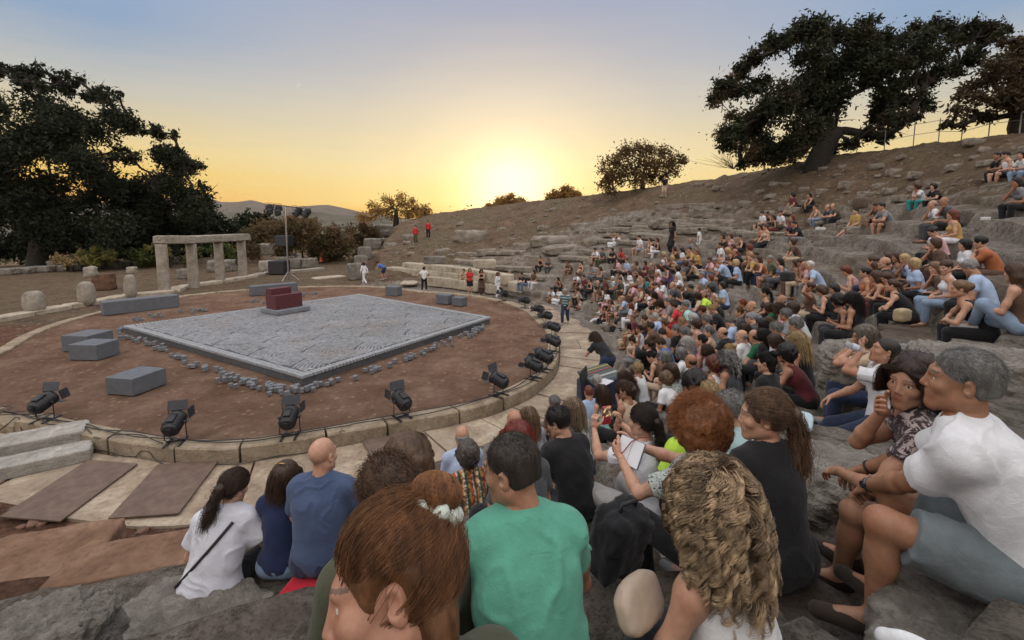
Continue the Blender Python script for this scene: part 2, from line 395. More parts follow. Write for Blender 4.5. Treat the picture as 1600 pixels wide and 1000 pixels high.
def build_orchestra():
    th = np.radians(np.arange(0, 360, 2.0)); fr = np.linspace(0, 1, 90); 
    V = [[CEN[0], CEN[1]]]
    TH, FR = np.meshgrid(th, fr[1:], indexing='ij')
    r = (RK(TH) - .38) * FR
    X = CEN[0] + r * np.cos(TH); Y = CEN[1] + r * np.sin(TH)
    P = np.r_[V, np.c_[X.ravel(), Y.ravel()]]
    z = -.055 + .035 * fbm(P[:, 0] * .6, P[:, 1] * .6, oct=4, seed=61) + .018 * fbm(P[:, 0] * 4, P[:, 1] * 4, oct=3, seed=62)
    a, b = TH.shape; i = np.arange(a)[:, None]; j = np.arange(b - 1)[None]; i2 = (i + 1) % a
    Q = np.stack([1 + i * b + j, 1 + i * b + j + 1, 1 + i2 * b + j + 1, 1 + i2 * b + j], -1).reshape(-1, 4)
    k = np.arange(a); T = np.c_[np.zeros(a, int), 1 + k * b, 1 + ((k + 1) % a) * b]
    o = link('orchestra_earth', raw_mesh('orchestra_earth', np.c_[P, z], [Q, T], [mat_orch()])); tag(o, kind='structure')
    # kerb: worn blocks set end to end
    kb = MB(); t = 0.0; lim = stone('kerb_stone', (.30, .235, .165), (.46, .385, .29), 2.2, .7, .03)
    rs = np.random.default_rng(3)
    while t < 358:
        tn = min(360, t + rs.uniform(5.5, 9.5)); 
        broken = 228 < t < 262 and rs.random() < .45
        g = .12; n = 6; A = np.radians(np.linspace(t + g, tn - g, n)); oi = -.42 + rs.uniform(-.03, .03); oo = rs.uniform(-.01, .02)
        top = rs.uniform(.0, .035) - (.12 if broken else 0)
        I, O = ring_pts(A, oi), ring_pts(A, oo); bev = .03
        I2, O2 = ring_pts(A, oi + bev), ring_pts(A, oo - bev)
        zj = top + rs.uniform(-.012, .012, n)
        rows = [np.c_[I, np.full(n, -.3)], np.c_[I, zj - bev], np.c_[I2, zj], np.c_[O2, zj], np.c_[O, zj - bev], np.c_[O, np.full(n, -.45)]]
        V = np.concatenate(rows); j = np.arange(n - 1); Q = []
        for q in range(5): Q.append(np.c_[q * n + j, (q + 1) * n + j, (q + 1) * n + j + 1, q * n + j + 1])
        kb.add(V, [np.concatenate(Q), np.array([[q * n for q in range(5, -1, -1)], [q * n + n - 1 for q in range(6)]])])
        t = tn
    tag(kb.build('kerb', lim), kind='structure')
    # paved walkway slabs at the foot of the seats
    wb = MB(); sl = stone('walkway_slab', (.31, .24, .175), (.50, .42, .325), 1.6, .5, .02); t = -128.0
    while t < 28:
        tn = t + rs.uniform(4.0, 7.5); g = .10; n = 5
        A = np.radians(np.linspace(t + g, tn - g, n)); sk = rs.uniform(-.004, .004)
        i0, o0 = .05, WALK + rs.uniform(-.12, .1); mid = rs.uniform(.7, 1.2) if rs.random() < .3 else None
        for (p, q) in (((i0, mid - .012), (mid + .012, o0)) if mid else ((i0, o0),)):
            I, O = ring_pts(A, p), ring_pts(A + sk, q); z = -.30 + rs.uniform(-.02, .02)
            rows = [np.c_[I, np.full(n, -.5)], np.c_[I, np.full(n, z)], np.c_[O, np.full(n, z + rs.uniform(-.01, .01))], np.c_[O, np.full(n, -.6)]]
            V = np.concatenate(rows); j = np.arange(n - 1)
            wb.add(V, [np.concatenate([np.c_[q_ * n + j, (q_ + 1) * n + j, (q_ + 1) * n + j + 1, q_ * n + j + 1] for q_ in range(3)]),
                       np.array([[3 * n, 2 * n, n, 0], [n - 1, 2 * n - 1, 3 * n - 1, 4 * n - 1]])])
        t = tn
    tag(wb.build('walkway', sl), kind='structure')
# ------------------------------------------------------------------ hills and vegetation
def leaf_mat(name, c1, c2, trans=.25, c3=None):
    if name in MATS: return MATS[name]
    m, nt, bs = nodes(name); v = coord(nt)
    c = ramp(nt, noise(nt, 1.3, 4, .7, v), [(.35, c1), (.65, c2)])
    if c3: c = mixc(nt, ramp(nt, noise(nt, .45, 3, .6, v), [(.5, (0,) * 3), (.62, (1,) * 3)]), c, c3)
    nt.links.new(c, bs.inputs['Base Color']); bs.inputs['Roughness'].default_value = .7; bs.inputs['Specular IOR Level'].default_value = .2
    t = N(nt, 'ShaderNodeBsdfTranslucent'); nt.links.new(c, t.inputs[0])
    mx = N(nt, 'ShaderNodeMixShader'); mx.inputs[0].default_value = trans
    nt.links.new(bs.outputs[0], mx.inputs[1]); nt.links.new(t.outputs[0], mx.inputs[2])
    nt.links.new(mx.outputs[0], nt.nodes['Material Output'].inputs[0])
    MATS[name] = m; return m
def leaves(centers, rad, n, size, rs, twigs=26, spread=.16, squash=.8):
    """leaf-sized faces gathered on twigs, twigs spread through each clump's volume"""
    centers = np.asarray(centers, float); rad = np.asarray(rad, float); m = len(centers)
    w = rad ** 2.2; w /= w.sum(); per = np.maximum((n * w).astype(int), 30); P = []
    for c, r, k in zip(centers, rad, per):
        nt_ = max(6, int(twigs * (r / rad.mean()) ** 1.5)); d = rs.normal(size=(nt_, 3)); d /= np.linalg.norm(d, axis=1)[:, None]
        rr = r * rs.random(nt_) ** .42; d[:, 2] *= squash; tw = c + d * rr[:, None]
        idx = rs.integers(0, nt_, k)
        P.append(tw[idx] + rs.normal(size=(k, 3)) * (spread * r) * (.5 + rs.random((k, 1))) * np.where(rs.random((k, 1)) < .16, 1.6, 1))
    P = np.concatenate(P); k = len(P)
    a = rs.normal(size=(k, 3)); a /= np.linalg.norm(a, axis=1)[:, None]
    b = np.cross(a, rs.normal(size=(k, 3))); b /= np.linalg.norm(b, axis=1)[:, None] + 1e-9
    s = size * rs.uniform(.55, 1.35, (k, 1)); nrm = np.cross(a, b)
    V = np.stack([P - a * s, P - b * s * .42 + nrm * s * .12, P + a * s, P + b * s * .42 + nrm * s * .12], 1).reshape(-1, 3)
    return V, np.arange(4 * k).reshape(-1, 4)
def limb_mesh(mb, trunk, clumps, rad, base_r, rs):
    """limbs growing from the trunk's tip through the clumps"""
    pts = [trunk[-1]] + list(clumps); n = len(pts); P = np.array(pts); done = {0: 0.0}; par = {}
    D = np.linalg.norm(P[:, None] - P[None], axis=2)
    left = set(range(1, n)); cost = np.full(n, np.inf); cost[0] = 0; best = D[0] ** 1.6; bp = np.zeros(n, int)
    while left:
        j = min(left, key=lambda q: best[q]); left.remove(j); par[j] = bp[j]; done[j] = best[j]
        for q in left:
            c = done[j] * .75 + D[j, q] ** 1.6
            if c < best[q]: best[q] = c; bp[q] = j
    ch = {i: 0 for i in range(n)}
    for j in sorted(par, key=lambda q: -done[q]):
        ch[j] += 1; ch[par[j]] += ch[j]
    for j, p in par.items():
        a, b = P[p], P[j]; L = np.linalg.norm(b - a); t = np.linspace(0, 1, 7)[:, None]
        sag = rs.normal(size=3) * .1 * L
        path = a + (b - a) * t + sag * np.sin(t * math.pi) + rs.normal(size=(7, 3)) * .02 * L * np.sin(t * math.pi)
        f = (ch[j] / max(1, n)) ** .5
        r0 = base_r * (.035 + .86 * f); r1 = r0 * .75
        mb.tube(path, np.linspace(r0, r1, 7), 6)
        for _ in range(7):
            e = b + rs.normal(size=3) * rad[j - 1] * .6; q = a + (b - a) * rs.uniform(.5, 1); mm = (q + e) / 2 + rs.normal(size=3) * .08 * L
            mb.tube([q, mm, e], [r1 * .45 + .008, r1 * .3 + .006, .005], 4, cap=False)
def tree(name, label, cat, clumps, depth, trunk, base_r, n, size, lm, group=None, dspread=.75, seed=1, bark=None, twigs=26, spread=.16, squash=.8, low_=1.2):
    rs = np.random.default_rng(seed); T = [at_depth(x, y, depth) for x, y in trunk]; C, Rr = [], []
    cw = np.ptp([c[0] for c in clumps]) * depth / F
    for i, c in enumerate(clumps):
        dd = rs.uniform(-.5, .5) * cw * dspread * (1 - .5 * abs(rs.random())); 
        p = at_depth(c[0], c[1], depth + dd); C.append(p); Rr.append(c[2] * depth / F)
    root = empty(name, T[0]); tag(root, label, cat, group)
    mb = MB(); o = np.array(T[0]); TT = np.array(T) - o; CC = np.array(C) - o
    low = TT[0].copy(); low[2] -= low_
    tp = np.vstack([low, TT]); rr_ = np.linspace(base_r * 1.15, base_r * .8, len(tp)); rr_[0] *= 1.5; rr_[1] *= 1.2
    mb.tube(tp, rr_, 10); limb_mesh(mb, TT, CC, Rr, base_r, rs)
    mb.build('trunk', bark or simple('bark', (.026, .020, .015), .95, .4, 6, .8, .04), root, True)
    V, Q = leaves(CC, Rr, n, size, rs, twigs, spread, squash)
    link('crown', raw_mesh('crown', V, [Q], [lm], None, False), root); return root
def fill(outline, ybot, k, r, seed, gaps=(), edge=3):
    rs = np.random.default_rng(seed); xs = [p[0] for p in outline]; ys = [p[1] for p in outline]; out = []
    # edge clumps along the outline, the rest inside it
    for i, (x, y) in enumerate(outline):
        if edge == 0: out.append((x, y + r * .75, r * rs.uniform(.6, .85)))
        for _ in range(edge): q = r * rs.uniform(.28, .5); out.append((x + rs.normal() * r * .5, np.interp(x, xs, ys) + q * .8 + abs(rs.normal()) * r * .35, q))
    while len(out) < k:
        x = rs.uniform(xs[0], xs[-1]); yt = np.interp(x, xs, ys) + r * (1.25 if edge else .8); y = rs.uniform(min(yt, ybot), max(yt, ybot))
        if any((x - gx) ** 2 + (y - gy) ** 2 < gr ** 2 for gx, gy, gr in gaps): continue
        out.append((x, y, r * rs.uniform(.7, 1.15)))
    return out
def build_hills():
    pk = [(-900, 318), (0, 312), (200, 316), (310, 307.5), (330, 309.5), (350, 315.5), (380, 314.5), (395, 313), (420, 319), (445, 322), (480, 322), (515, 320), (540, 325), (562, 330), (600, 337), (660, 343), (760, 346), (1100, 346)]
    pk2 = [(-900, 338), (300, 336), (360, 331), (420, 336), (470, 329), (520, 334), (580, 338), (640, 345), (760, 348), (1100, 348)]
    for name, pp, Y0, col, sd in (('far_hills', pk, 3600, (.075, .062, .05), 1), ('near_hills', pk2, 1700, (.06, .055, .035), 2)):
        xs = np.linspace(-600, 1000, 420); top = np.interp(xs, [p[0] for p in pp], [p[1] for p in pp])
        top = top - 1.3 * fbm(xs * .03, xs * 0 + sd, oct=4, seed=sd) - .6
        t = np.linspace(-1, 1, 40); X, T = np.meshgrid((xs - PPX) / F, t, indexing='ij'); TOP = np.meshgrid(top, t, indexing='ij')[0]
        Y = Y0 * (1 + .38 * T); H = (347 - TOP) / F * Y0 + 45
        prof = np.where(T < 0, (1 + T) ** 1.35, (1 - T) ** 1.1)
        rough = (fbm(X * 26 + sd, T * 5, oct=5, seed=sd + 4)) * 30 * (1 - np.abs(T)) * np.abs(T) ** .5
        Z = CAMZ - 45 + H * prof + rough
        b = len(t); i = np.arange(len(xs) - 1)[:, None]; j = np.arange(b - 1)[None]
        Q = np.stack([i * b + j, (i + 1) * b + j, (i + 1) * b + j + 1, i * b + j + 1], -1).reshape(-1, 4)
        m = simple(name, col, .95, .35, .012, 0, 0)
        tag(link(name, raw_mesh(name, np.c_[(X * Y).ravel(), Y.ravel(), Z.ravel()], [Q], [m])), kind='structure')
def build_trees():
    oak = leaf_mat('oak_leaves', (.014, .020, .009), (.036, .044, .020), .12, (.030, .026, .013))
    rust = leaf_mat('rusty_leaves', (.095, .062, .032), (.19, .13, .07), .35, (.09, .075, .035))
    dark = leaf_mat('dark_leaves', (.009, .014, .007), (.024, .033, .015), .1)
    gold = leaf_mat('golden_leaves', (.20, .105, .03), (.40, .24, .08), .6)
    grn = leaf_mat('green_leaves', (.045, .06, .018), (.10, .12, .035), .2)
    yel = leaf_mat('yellow_leaves', (.10, .10, .03), (.22, .19, .055), .25)
    straw = leaf_mat('straw_leaves', (.20, .15, .07), (.36, .27, .13), .2)
    c6 = lambda l: [(1080 + x / 3.077, y / 3.077, r / 3.077) for x, y, r in l]
    big = [(560,130,62),(620,115,45),(500,170,52),(420,205,52),(360,245,52),(300,285,48),(230,335,44),(170,395,44),(120,470,36),(180,450,40),(250,430,50),(330,400,52),(640,180,62),(700,165,45),(780,180,55),(850,120,46),(830,200,62),(920,190,55),(1000,210,55),(1080,140,46),(1120,200,55),(1200,140,55),(1280,180,55),(1360,140,46),(1450,130,42),(1400,190,46),(1500,160,32),(1180,260,52),(1080,290,60),(980,300,60),(880,310,72),(780,300,82),(680,330,92),(580,270,72),(600,400,105),(520,480,105),(420,480,75),(350,560,76),(280,600,66),(200,640,50),(160,690,36),(330,680,62),(420,720,62),(500,690,72),(560,620,76),(700,450,72),(640,540,76),(300,770,40),(240,790,30),(880,380,52),(960,420,50),(1050,390,50),(1130,400,46),(1180,345,42),(1260,330,50),(1340,280,52),(1100,480,46),(1000,495,50),(900,480,56),(1150,510,32),(980,570,48),(900,560,50),(850,640,42),(930,660,36),(780,690,40),(700,720,32),(1060,560,36)]
    c = c6(big)
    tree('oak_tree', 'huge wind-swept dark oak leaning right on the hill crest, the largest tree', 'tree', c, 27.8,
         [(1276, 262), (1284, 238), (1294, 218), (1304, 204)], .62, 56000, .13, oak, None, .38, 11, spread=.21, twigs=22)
    # the dry left side of its crown belongs to another, rusty shrubby tree under it
    c = c6([(120,480,40),(170,420,40),(230,350,36),(160,650,46),(220,700,46),(300,740,46),(380,760,44),(460,750,46),(520,720,40),(260,640,40),(200,560,36)])
    tree('rusty_shrub', 'rusty dry bush at the foot of the huge wind-swept oak', 'shrub', c, 29.0, [(1195, 256), (1192, 252), (1186, 246)], .05, 5200, .11, rust, None, .4, 12, spread=.28, low_=.1)
    rs = np.random.default_rng(5); sb = empty('bare_shrub', at_depth(1146, 264, 30.0)); tag(sb, 'leafless grey twiggy shrub on the crest left of the huge oak', 'shrub'); mb = MB()
    for _ in range(34):
        d = rs.normal(size=3) * (.9, .5, 0) + (-.5, 0, rs.uniform(.4, 1.3)); p = [np.zeros(3)]
        for q in range(4): p.append(p[-1] + d * .28 + rs.normal(size=3) * .07)
        mb.tube(p, np.linspace(.016, .004, 5), 4, False)
    mb.build('branches', simple('twig', (.16, .13, .10), .9), sb)
    c = c6([(1590,240,52),(1540,300,60),(1470,330,60),(1420,380,52),(1350,420,50),(1300,460,38),(1280,540,34),(1350,560,38),(1240,600,28),(1430,570,38),(1500,480,60),(1580,420,75),(1650,300,120),(1650,450,100),(1720,350,120),(1400,480,44),(1310,600,26),(1490,210,24),(1560,200,34),(1760,240,90)])
    tree('oak_tree', 'brownish oak cut by the right edge of the photo beyond the crest fence', 'tree', c, 20.5, [(1597, 214), (1588, 198), (1592, 178)], .34, 13000, .105, leaf_mat('brown_oak_leaves', (.035, .026, .014), (.085, .058, .03), .2), None, .4, 13, spread=.22)
    # dark trees on the left
    o1 = [(-60, 92), (0, 97), (30, 104), (55, 100), (75, 118), (105, 120), (125, 108), (148, 122), (165, 142), (188, 160), (195, 190), (192, 220)]
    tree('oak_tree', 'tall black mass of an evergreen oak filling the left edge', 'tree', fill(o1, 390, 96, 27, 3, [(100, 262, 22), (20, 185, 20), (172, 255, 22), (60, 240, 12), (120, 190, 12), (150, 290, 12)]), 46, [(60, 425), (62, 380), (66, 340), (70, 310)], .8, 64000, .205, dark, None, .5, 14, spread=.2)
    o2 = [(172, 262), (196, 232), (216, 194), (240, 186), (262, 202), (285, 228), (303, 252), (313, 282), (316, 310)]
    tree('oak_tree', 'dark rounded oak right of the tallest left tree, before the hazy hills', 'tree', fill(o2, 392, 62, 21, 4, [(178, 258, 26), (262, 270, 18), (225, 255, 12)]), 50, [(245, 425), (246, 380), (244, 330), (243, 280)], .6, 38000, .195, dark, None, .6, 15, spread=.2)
    def bush(name, label, cat, outl, yb, k, r, depth, n, size, lm, seed, group=None, br=.12):
        cl = fill(outl, yb, k, r, seed, (), 0); mx = (outl[0][0] + outl[-1][0]) / 2
        tree(name, label, cat, cl, depth, [(mx, yb + 6), (mx, yb - 4), (mx, yb - 14)], br, n, size, lm, group, .8, seed, spread=.25)
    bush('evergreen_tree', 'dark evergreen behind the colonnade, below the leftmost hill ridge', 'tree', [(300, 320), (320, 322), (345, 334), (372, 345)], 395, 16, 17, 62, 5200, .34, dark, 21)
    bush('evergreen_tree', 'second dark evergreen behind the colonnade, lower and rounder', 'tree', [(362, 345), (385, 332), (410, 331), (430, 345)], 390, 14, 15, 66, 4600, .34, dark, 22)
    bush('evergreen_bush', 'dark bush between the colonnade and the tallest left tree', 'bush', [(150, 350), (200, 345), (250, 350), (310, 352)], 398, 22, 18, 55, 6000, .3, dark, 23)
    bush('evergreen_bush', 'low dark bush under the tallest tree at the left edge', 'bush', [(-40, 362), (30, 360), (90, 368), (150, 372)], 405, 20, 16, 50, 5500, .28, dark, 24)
    bush('rusty_thicket', 'wide rusty brown thicket behind the lighting mast', 'bush', [(385, 352), (420, 340), (455, 336), (490, 338), (520, 350), (545, 368), (560, 385)], 405, 40, 15, 52, 15000, .2, rust, 25)
    bush('rusty_bush', 'small rusty bush right of the thicket, beside the retaining wall', 'bush', [(545, 352), (565, 345), (585, 352)], 385, 12, 11, 58, 3600, .2, rust, 26)
    bush('green_bush', 'bright yellow-green bush left of the colonnade', 'bush', [(125, 392), (150, 383), (175, 388)], 408, 9, 9, 42, 2600, .17, yel, 27)
    bush('green_bush', 'mid green bush just left of the first tall column', 'bush', [(185, 392), (205, 388), (225, 394)], 408, 8, 8, 44, 2200, .17, grn, 28)
    bush('green_bush', 'yellowish bush seen between the first two tall columns', 'bush', [(232, 380), (255, 372), (300, 384)], 412, 10, 9, 45, 2600, .17, yel, 29)
    bush('green_bush', 'olive bush seen between the last two tall columns', 'bush', [(315, 385), (345, 378), (375, 386)], 412, 10, 9, 45, 2600, .17, grn, 30)
    bush('dry_grass_clump', 'straw-coloured clump of tall dry grass under the left trees', 'grass', [(92, 400), (110, 396), (132, 402)], 412, 7, 7, 41, 1800, .16, straw, 31)
    bush('golden_tree', 'golden backlit tree with open crown left of the red-jacketed pair', 'tree', [(566, 330), (580, 312), (600, 302), (622, 300), (645, 306), (662, 318), (672, 328)], 342, 26, 11, 56, 3800, .16, gold, 32, None, .3)
    bush('golden_tree', 'small golden tree just under the sunset glow on the ridge', 'tree', [(764, 320), (780, 308), (798, 300), (815, 308), (828, 318)], 326, 20, 9, 62, 6000, .17, gold, 33, None, .15)
    bush('golden_tree', 'smallest golden tree, right of the sunset glow on the ridge', 'tree', [(855, 306), (868, 296), (884, 290), (902, 300)], 311, 16, 8, 60, 5000, .17, gold, 34, None, .12)
    c = [(948, 275, 15), (945, 290, 12), (958, 255, 16), (975, 240, 15), (995, 233, 14), (1015, 234, 14), (1035, 238, 14), (1055, 248, 13), (1068, 252, 8), (1050, 265, 14), (1030, 258, 16), (1008, 255, 17), (985, 262, 17), (968, 278, 16), (995, 282, 14), (1018, 278, 14), (1038, 278, 10), (955, 297, 10)]
    tree('golden_tree', 'rounded rusty tree standing alone on the crest left of the huge oak', 'tree', c, 41.5, [(1004, 300), (1004, 285), (1005, 270)], .22, 8500, .13, leaf_mat('rust_dark', (.075, .045, .018), (.15, .09, .035), .35), None, .7, 35, spread=.24)
    # the wooded valley beyond, one mass
    rs = np.random.default_rng(9); C, Rr = [], []
    for _ in range(620):
        x = rs.uniform(-150, 760); Y = 70 * (1000 / 70) ** rs.random(); p = at_depth(x, 350, Y); p[2] = gz(p[0], p[1]) + rs.uniform(.5, 2.5) * (1 + Y / 250)
        if Y < 90 and 560 < x: continue
        C.append(p); Rr.append(rs.uniform(2.2, 4.2) * (1 + Y / 320))
    V, Q = leaves(C, Rr, 70000, .55, rs, 14, .24); V = np.asarray(V)
    tag(link('valley_woodland', raw_mesh('valley_woodland', V, [Q], [leaf_mat('wood_leaves', (.03, .036, .014), (.085, .075, .03), .2, (.10, .065, .03))], None, False)), kind='stuff')
# ------------------------------------------------------------------ stage, ruins, lamps
def M_(): return MATS
def quad_box(mb, A, B, depth, h, z0, bev=.012):
    """box whose front bottom edge runs A->B (world xy), going back by depth"""
    A, B = np.array(A[:2]), np.array(B[:2]); e = B - A; L = np.hypot(*e); e /= L; n = np.array([-e[1], e[0]])
    c = (A + B) / 2 + n * depth / 2; mb.box((c[0], c[1], z0 + h / 2), (L, depth, h), rotz(math.atan2(e[1], e[0])), bev)
def rock(name, c, dims, rz, mat, seed, rough=.16, res=9, tilt=(0, 0), parent=None, sub=2.2, sq=5, fine=0):
    """weathered block: a subdivided box, rounded and broken up by noise"""
    g = np.linspace(-1, 1, res); P = []; Q = []; n = 0
    for ax in range(3):
        for sg in (-1, 1):
            U, Vv = np.meshgrid(g, g, indexing='ij'); p = np.zeros((res * res, 3)); p[:, ax] = sg; p[:, (ax + 1) % 3] = U.ravel(); p[:, (ax + 2) % 3] = Vv.ravel()
            i = np.arange(res - 1)[:, None]; j = np.arange(res - 1)[None]
            q = np.stack([i * res + j, (i + 1) * res + j, (i + 1) * res + j + 1, i * res + j + 1], -1).reshape(-1, 4)
            if sg < 0: q = q[:, ::-1]
            P.append(p); Q.append(q + n); n += res * res
    P = np.concatenate(P); Q = np.concatenate(Q)
    key = np.round(P * 1000).astype(int); _, first, inv = np.unique(key, axis=0, return_index=True, return_inverse=True); P = P[first]; Q = inv.ravel()[Q]
    l = (np.abs(P) ** sq).sum(1) ** (1 / sq); P = P / l[:, None]
    D = np.asarray(dims) / 2; W = P * D; m = min(D) 
    s = sub / max(m, .05) * .28; o = seed * 3.1
    dn = fbm(W[:, 0] * s + o, W[:, 1] * s, W[:, 2] * s, 4, seed); dn2 = fbm(W[:, 0] * s * 4 + o, W[:, 1] * s * 4, W[:, 2] * s * 4, 3, seed + 5)
    W = W * (1 + rough * dn + rough * .35 * dn2)[:, None] + P * (m * rough * .9 * dn2)[:, None]
    if fine:
        n1 = fbm(W[:, 0] * 14, W[:, 1] * 14, W[:, 2] * 30, 4, seed + 9); pit = vnoise(W[:, 0] * 26, W[:, 1] * 26, W[:, 2] * 26, seed + 11); W = W + P * (fine * (n1 - 1.1 * np.maximum(pit, .25) ** 2))[:, None]
    Rm = rotz(rz) @ rotx(tilt[0]) @ roty(tilt[1])
    o = link(name, raw_mesh(name, W, [Q], [mat], None, True), parent); o.location = c; o.rotation_euler = Matrix(Rm).to_euler(); return o
def cobble_mat():
    m, nt, bs = nodes('cobble'); v = coord(nt); c = ramp(nt, noise(nt, 9, 5, .65, v), [(.3, (.155, .160, .170)), (.7, (.285, .293, .308))])
    tn = N(nt, 'ShaderNodeMath', operation='ADD'); nt.links.new(attr(nt, 'tone').outputs['Fac'], tn.inputs[0]); tn.inputs[1].default_value = 1.0
    vm = N(nt, 'ShaderNodeVectorMath', operation='SCALE'); nt.links.new(c, vm.inputs[0]); nt.links.new(tn.outputs[0], vm.inputs['Scale'])
    dust = ramp(nt, noise(nt, .55, 5, .65, v), [(.52, (0,) * 3), (.75, (.45,) * 3)]); nt.links.new(mixc(nt, dust, vm.outputs[0], (.24, .17, .125)), bs.inputs['Base Color']); bs.inputs['Roughness'].default_value = .75; bump(nt, bs, noise(nt, 40, 4, .7, v), .4, .008); return m
def build_stage():
    ztop = .25; K = [(192, 509), (562, 459), (768, 495), (472, 588)]
    P = np.array([at_z(x, y, ztop)[:2] for x, y in K]); cen = P.mean(0)
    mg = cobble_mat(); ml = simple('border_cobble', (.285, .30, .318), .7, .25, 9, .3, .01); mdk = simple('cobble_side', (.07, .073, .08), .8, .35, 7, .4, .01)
    root = empty('stage_platform', (cen[0], cen[1], 0)); tag(root, 'low square stage platform paved with grey cobbles in fan patterns', 'platform'); o = np.array([cen[0], cen[1], 0])
    ins = lambda q, d: np.array([q[i] + d * (lambda a, b: (a + b) / np.linalg.norm(a + b) * 1.35)((q[i - 1] - q[i]) / np.linalg.norm(q[i - 1] - q[i]), (q[(i + 1) % 4] - q[i]) / np.linalg.norm(q[(i + 1) % 4] - q[i])) for i in range(4)])
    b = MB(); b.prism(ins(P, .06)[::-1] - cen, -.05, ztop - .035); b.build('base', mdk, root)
    inner = ins(P, .36)
    def inside(p, q):
        r_ = np.ones(len(p), bool)
        for i in range(4):
            a, c = q[i], q[(i + 1) % 4]; cr = (c[0] - a[0]) * (p[:, 1] - a[1]) - (c[1] - a[1]) * (p[:, 0] - a[0])
            r_ &= cr < 0
        return r_
    if not inside(np.array([cen]), P)[0]: P_ = None
    # fans
    e = (P[2] - P[3]) / np.linalg.norm(P[2] - P[3]); nrm = np.array([-e[1], e[0]]); W = 2.3; S = []
    rs = np.random.default_rng(2); st = .115
    for j in range(-8, 9):
        for i in range(-6, 7):
            c = np.array([i * W + (j % 2) * W / 2, j * W / 2])
            for q in range(1, int(W / 2 * 1.42 / st) + 1):
                rr = q * st - st / 2; na = max(3, int(math.pi * 2 * rr / st)); a = (np.arange(na) + (q % 2) * .5) / na * 2 * math.pi
                p = np.c_[c[0] + rr * np.cos(a), c[1] + rr * np.sin(a)]
                # keep those nearer to this fan than to any fan in front of it
                ok = np.hypot(p[:, 0] - c[0], p[:, 1] - c[1]) < W / 2 * 1.415 - .02
                for dj, di in ((-1, -.5), (-1, .5), (-2, 0), (-1, -1.5), (-1, 1.5), (-2, -1), (-2, 1)):
                    cc = c + np.array([di * W, dj * W / 2]); ok &= np.hypot(p[:, 0] - cc[0], p[:, 1] - cc[1]) > W / 2 * 1.415 + .03
                if ok.any(): S.append(np.c_[p[ok], a[ok]])
    S = np.concatenate(S); xy = cen + S[:, :1] * e + S[:, 1:2] * nrm; ang = S[:, 2] + math.atan2(e[1], e[0])
    ok = inside(xy, inner); xy, ang = xy[ok], ang[ok]
    def stones(xy, ang, w, l, zt, zb, zj=.003):
        k = len(xy); w = w * rs.uniform(.74, .84, k); l = l * rs.uniform(.88, .98, k); z = zt + rs.uniform(-zj, zj, k)
        ca, sa = np.cos(ang), np.sin(ang); V = []
        for (f, zz) in ((1, np.full(k, zb)), (1, z - .014), (.82, z)):
            for sx, sy in ((-1, -1), (1, -1), (1, 1), (-1, 1)):
                dx, dy = sx * w / 2 * f, sy * l / 2 * f; V.append(np.c_[xy[:, 0] + dx * ca - dy * sa, xy[:, 1] + dx * sa + dy * ca, zz])
        V = np.stack(V, 1); bs = np.arange(k)[:, None] * 12; Q = []
        for r_ in (0, 4):
            for c_ in range(4): Q.append(bs + [r_ + c_, r_ + (c_ + 1) % 4, r_ + 4 + (c_ + 1) % 4, r_ + 4 + c_])
        Q.append(bs + [8, 9, 10, 11]); return V.reshape(-1, 3), np.concatenate(Q)
    V, Q = stones(xy, ang, st, st, ztop, ztop - .05); me = raw_mesh('paving', V - o, [Q], [mg], None, False); tn = np.repeat(np.clip(rs.normal(size=len(xy)) * .12, -.3, .35) + .12 * vnoise(xy[:, 0] * .8, xy[:, 1] * .8, seed=4), 12); at_ = me.attributes.new('tone', 'FLOAT', 'POINT'); at_.data.foreach_set('value', tn.astype(np.float32)); link('paving', me, root)
    bx, ba, sx_, sa_ = [], [], [], []
    for i in range(4):
        A, B = P[i], P[(i + 1) % 4]; d = B - A; L = np.linalg.norm(d); d /= L; inn = np.array([d[1], -d[0]])
        if (cen - A) @ inn < 0: inn = -inn
        t = np.arange(.06, L - .03, .125)
        for row in (.075, .20): bx.append(A + t[:, None] * d + inn * row); ba.append(np.full(len(t), math.atan2(d[1], d[0])))
    V, Q = stones(np.concatenate(bx), np.concatenate(ba), .12, .115, ztop + .004, ztop - .085); link('border', raw_mesh('border', V - o, [Q], [ml], None, False), root)
    # loose cobbles round the edge
    sb = MB(); sb.box((0, 0, .065), (.13, .13, .13), None, .009, .003); cm = sb.mesh('loose_cobble', simple('loose_cobble_stone', (.15, .158, .172), .75, .3, 8, .4, .012)); n = 0
    def put(x, y, z=None):
        nonlocal n; w = at_z(x, y, 0.0)
        if inside(np.array([w[:2]]), ins(P, -.06))[0]: return
        ob = link('loose_cobble', cm); ob.location = (w[0], w[1], -.02 if z is None else z); ob.rotation_euler = (rs.uniform(-.1, .1), rs.uniform(-.1, .1), rs.uniform(0, 1.5)); s = rs.uniform(.75, 1.0); ob.scale = (s, s, s * rs.uniform(.8, 1.3))
        tag(ob, 'loose grey cobble lying on red earth by the stage edge', 'cobble', 'loose cobbles round the stage platform'); n += 1
    edge = lambda a, b, k, off, jit: [put(a[0] + (b[0] - a[0]) * t + rs.normal() * jit, a[1] + (b[1] - a[1]) * t + off * .8 + abs(rs.normal()) * jit * 1.5) for t in np.sort(rs.random(k))]
    edge((270, 545), (330, 572), 18, 7, 3); edge((335, 572), (400, 592), 26, 8, 4); edge((405, 593), (470, 604), 24, 6, 4); edge((472, 606), (545, 585), 13, 4, 2)
    edge((550, 584), (640, 555), 14, 3, 2); edge((640, 555), (735, 516), 26, 2, 2); edge((735, 514), (764, 500), 16, 4, 3); edge((186, 514), (268, 542), 20, 6, 3)
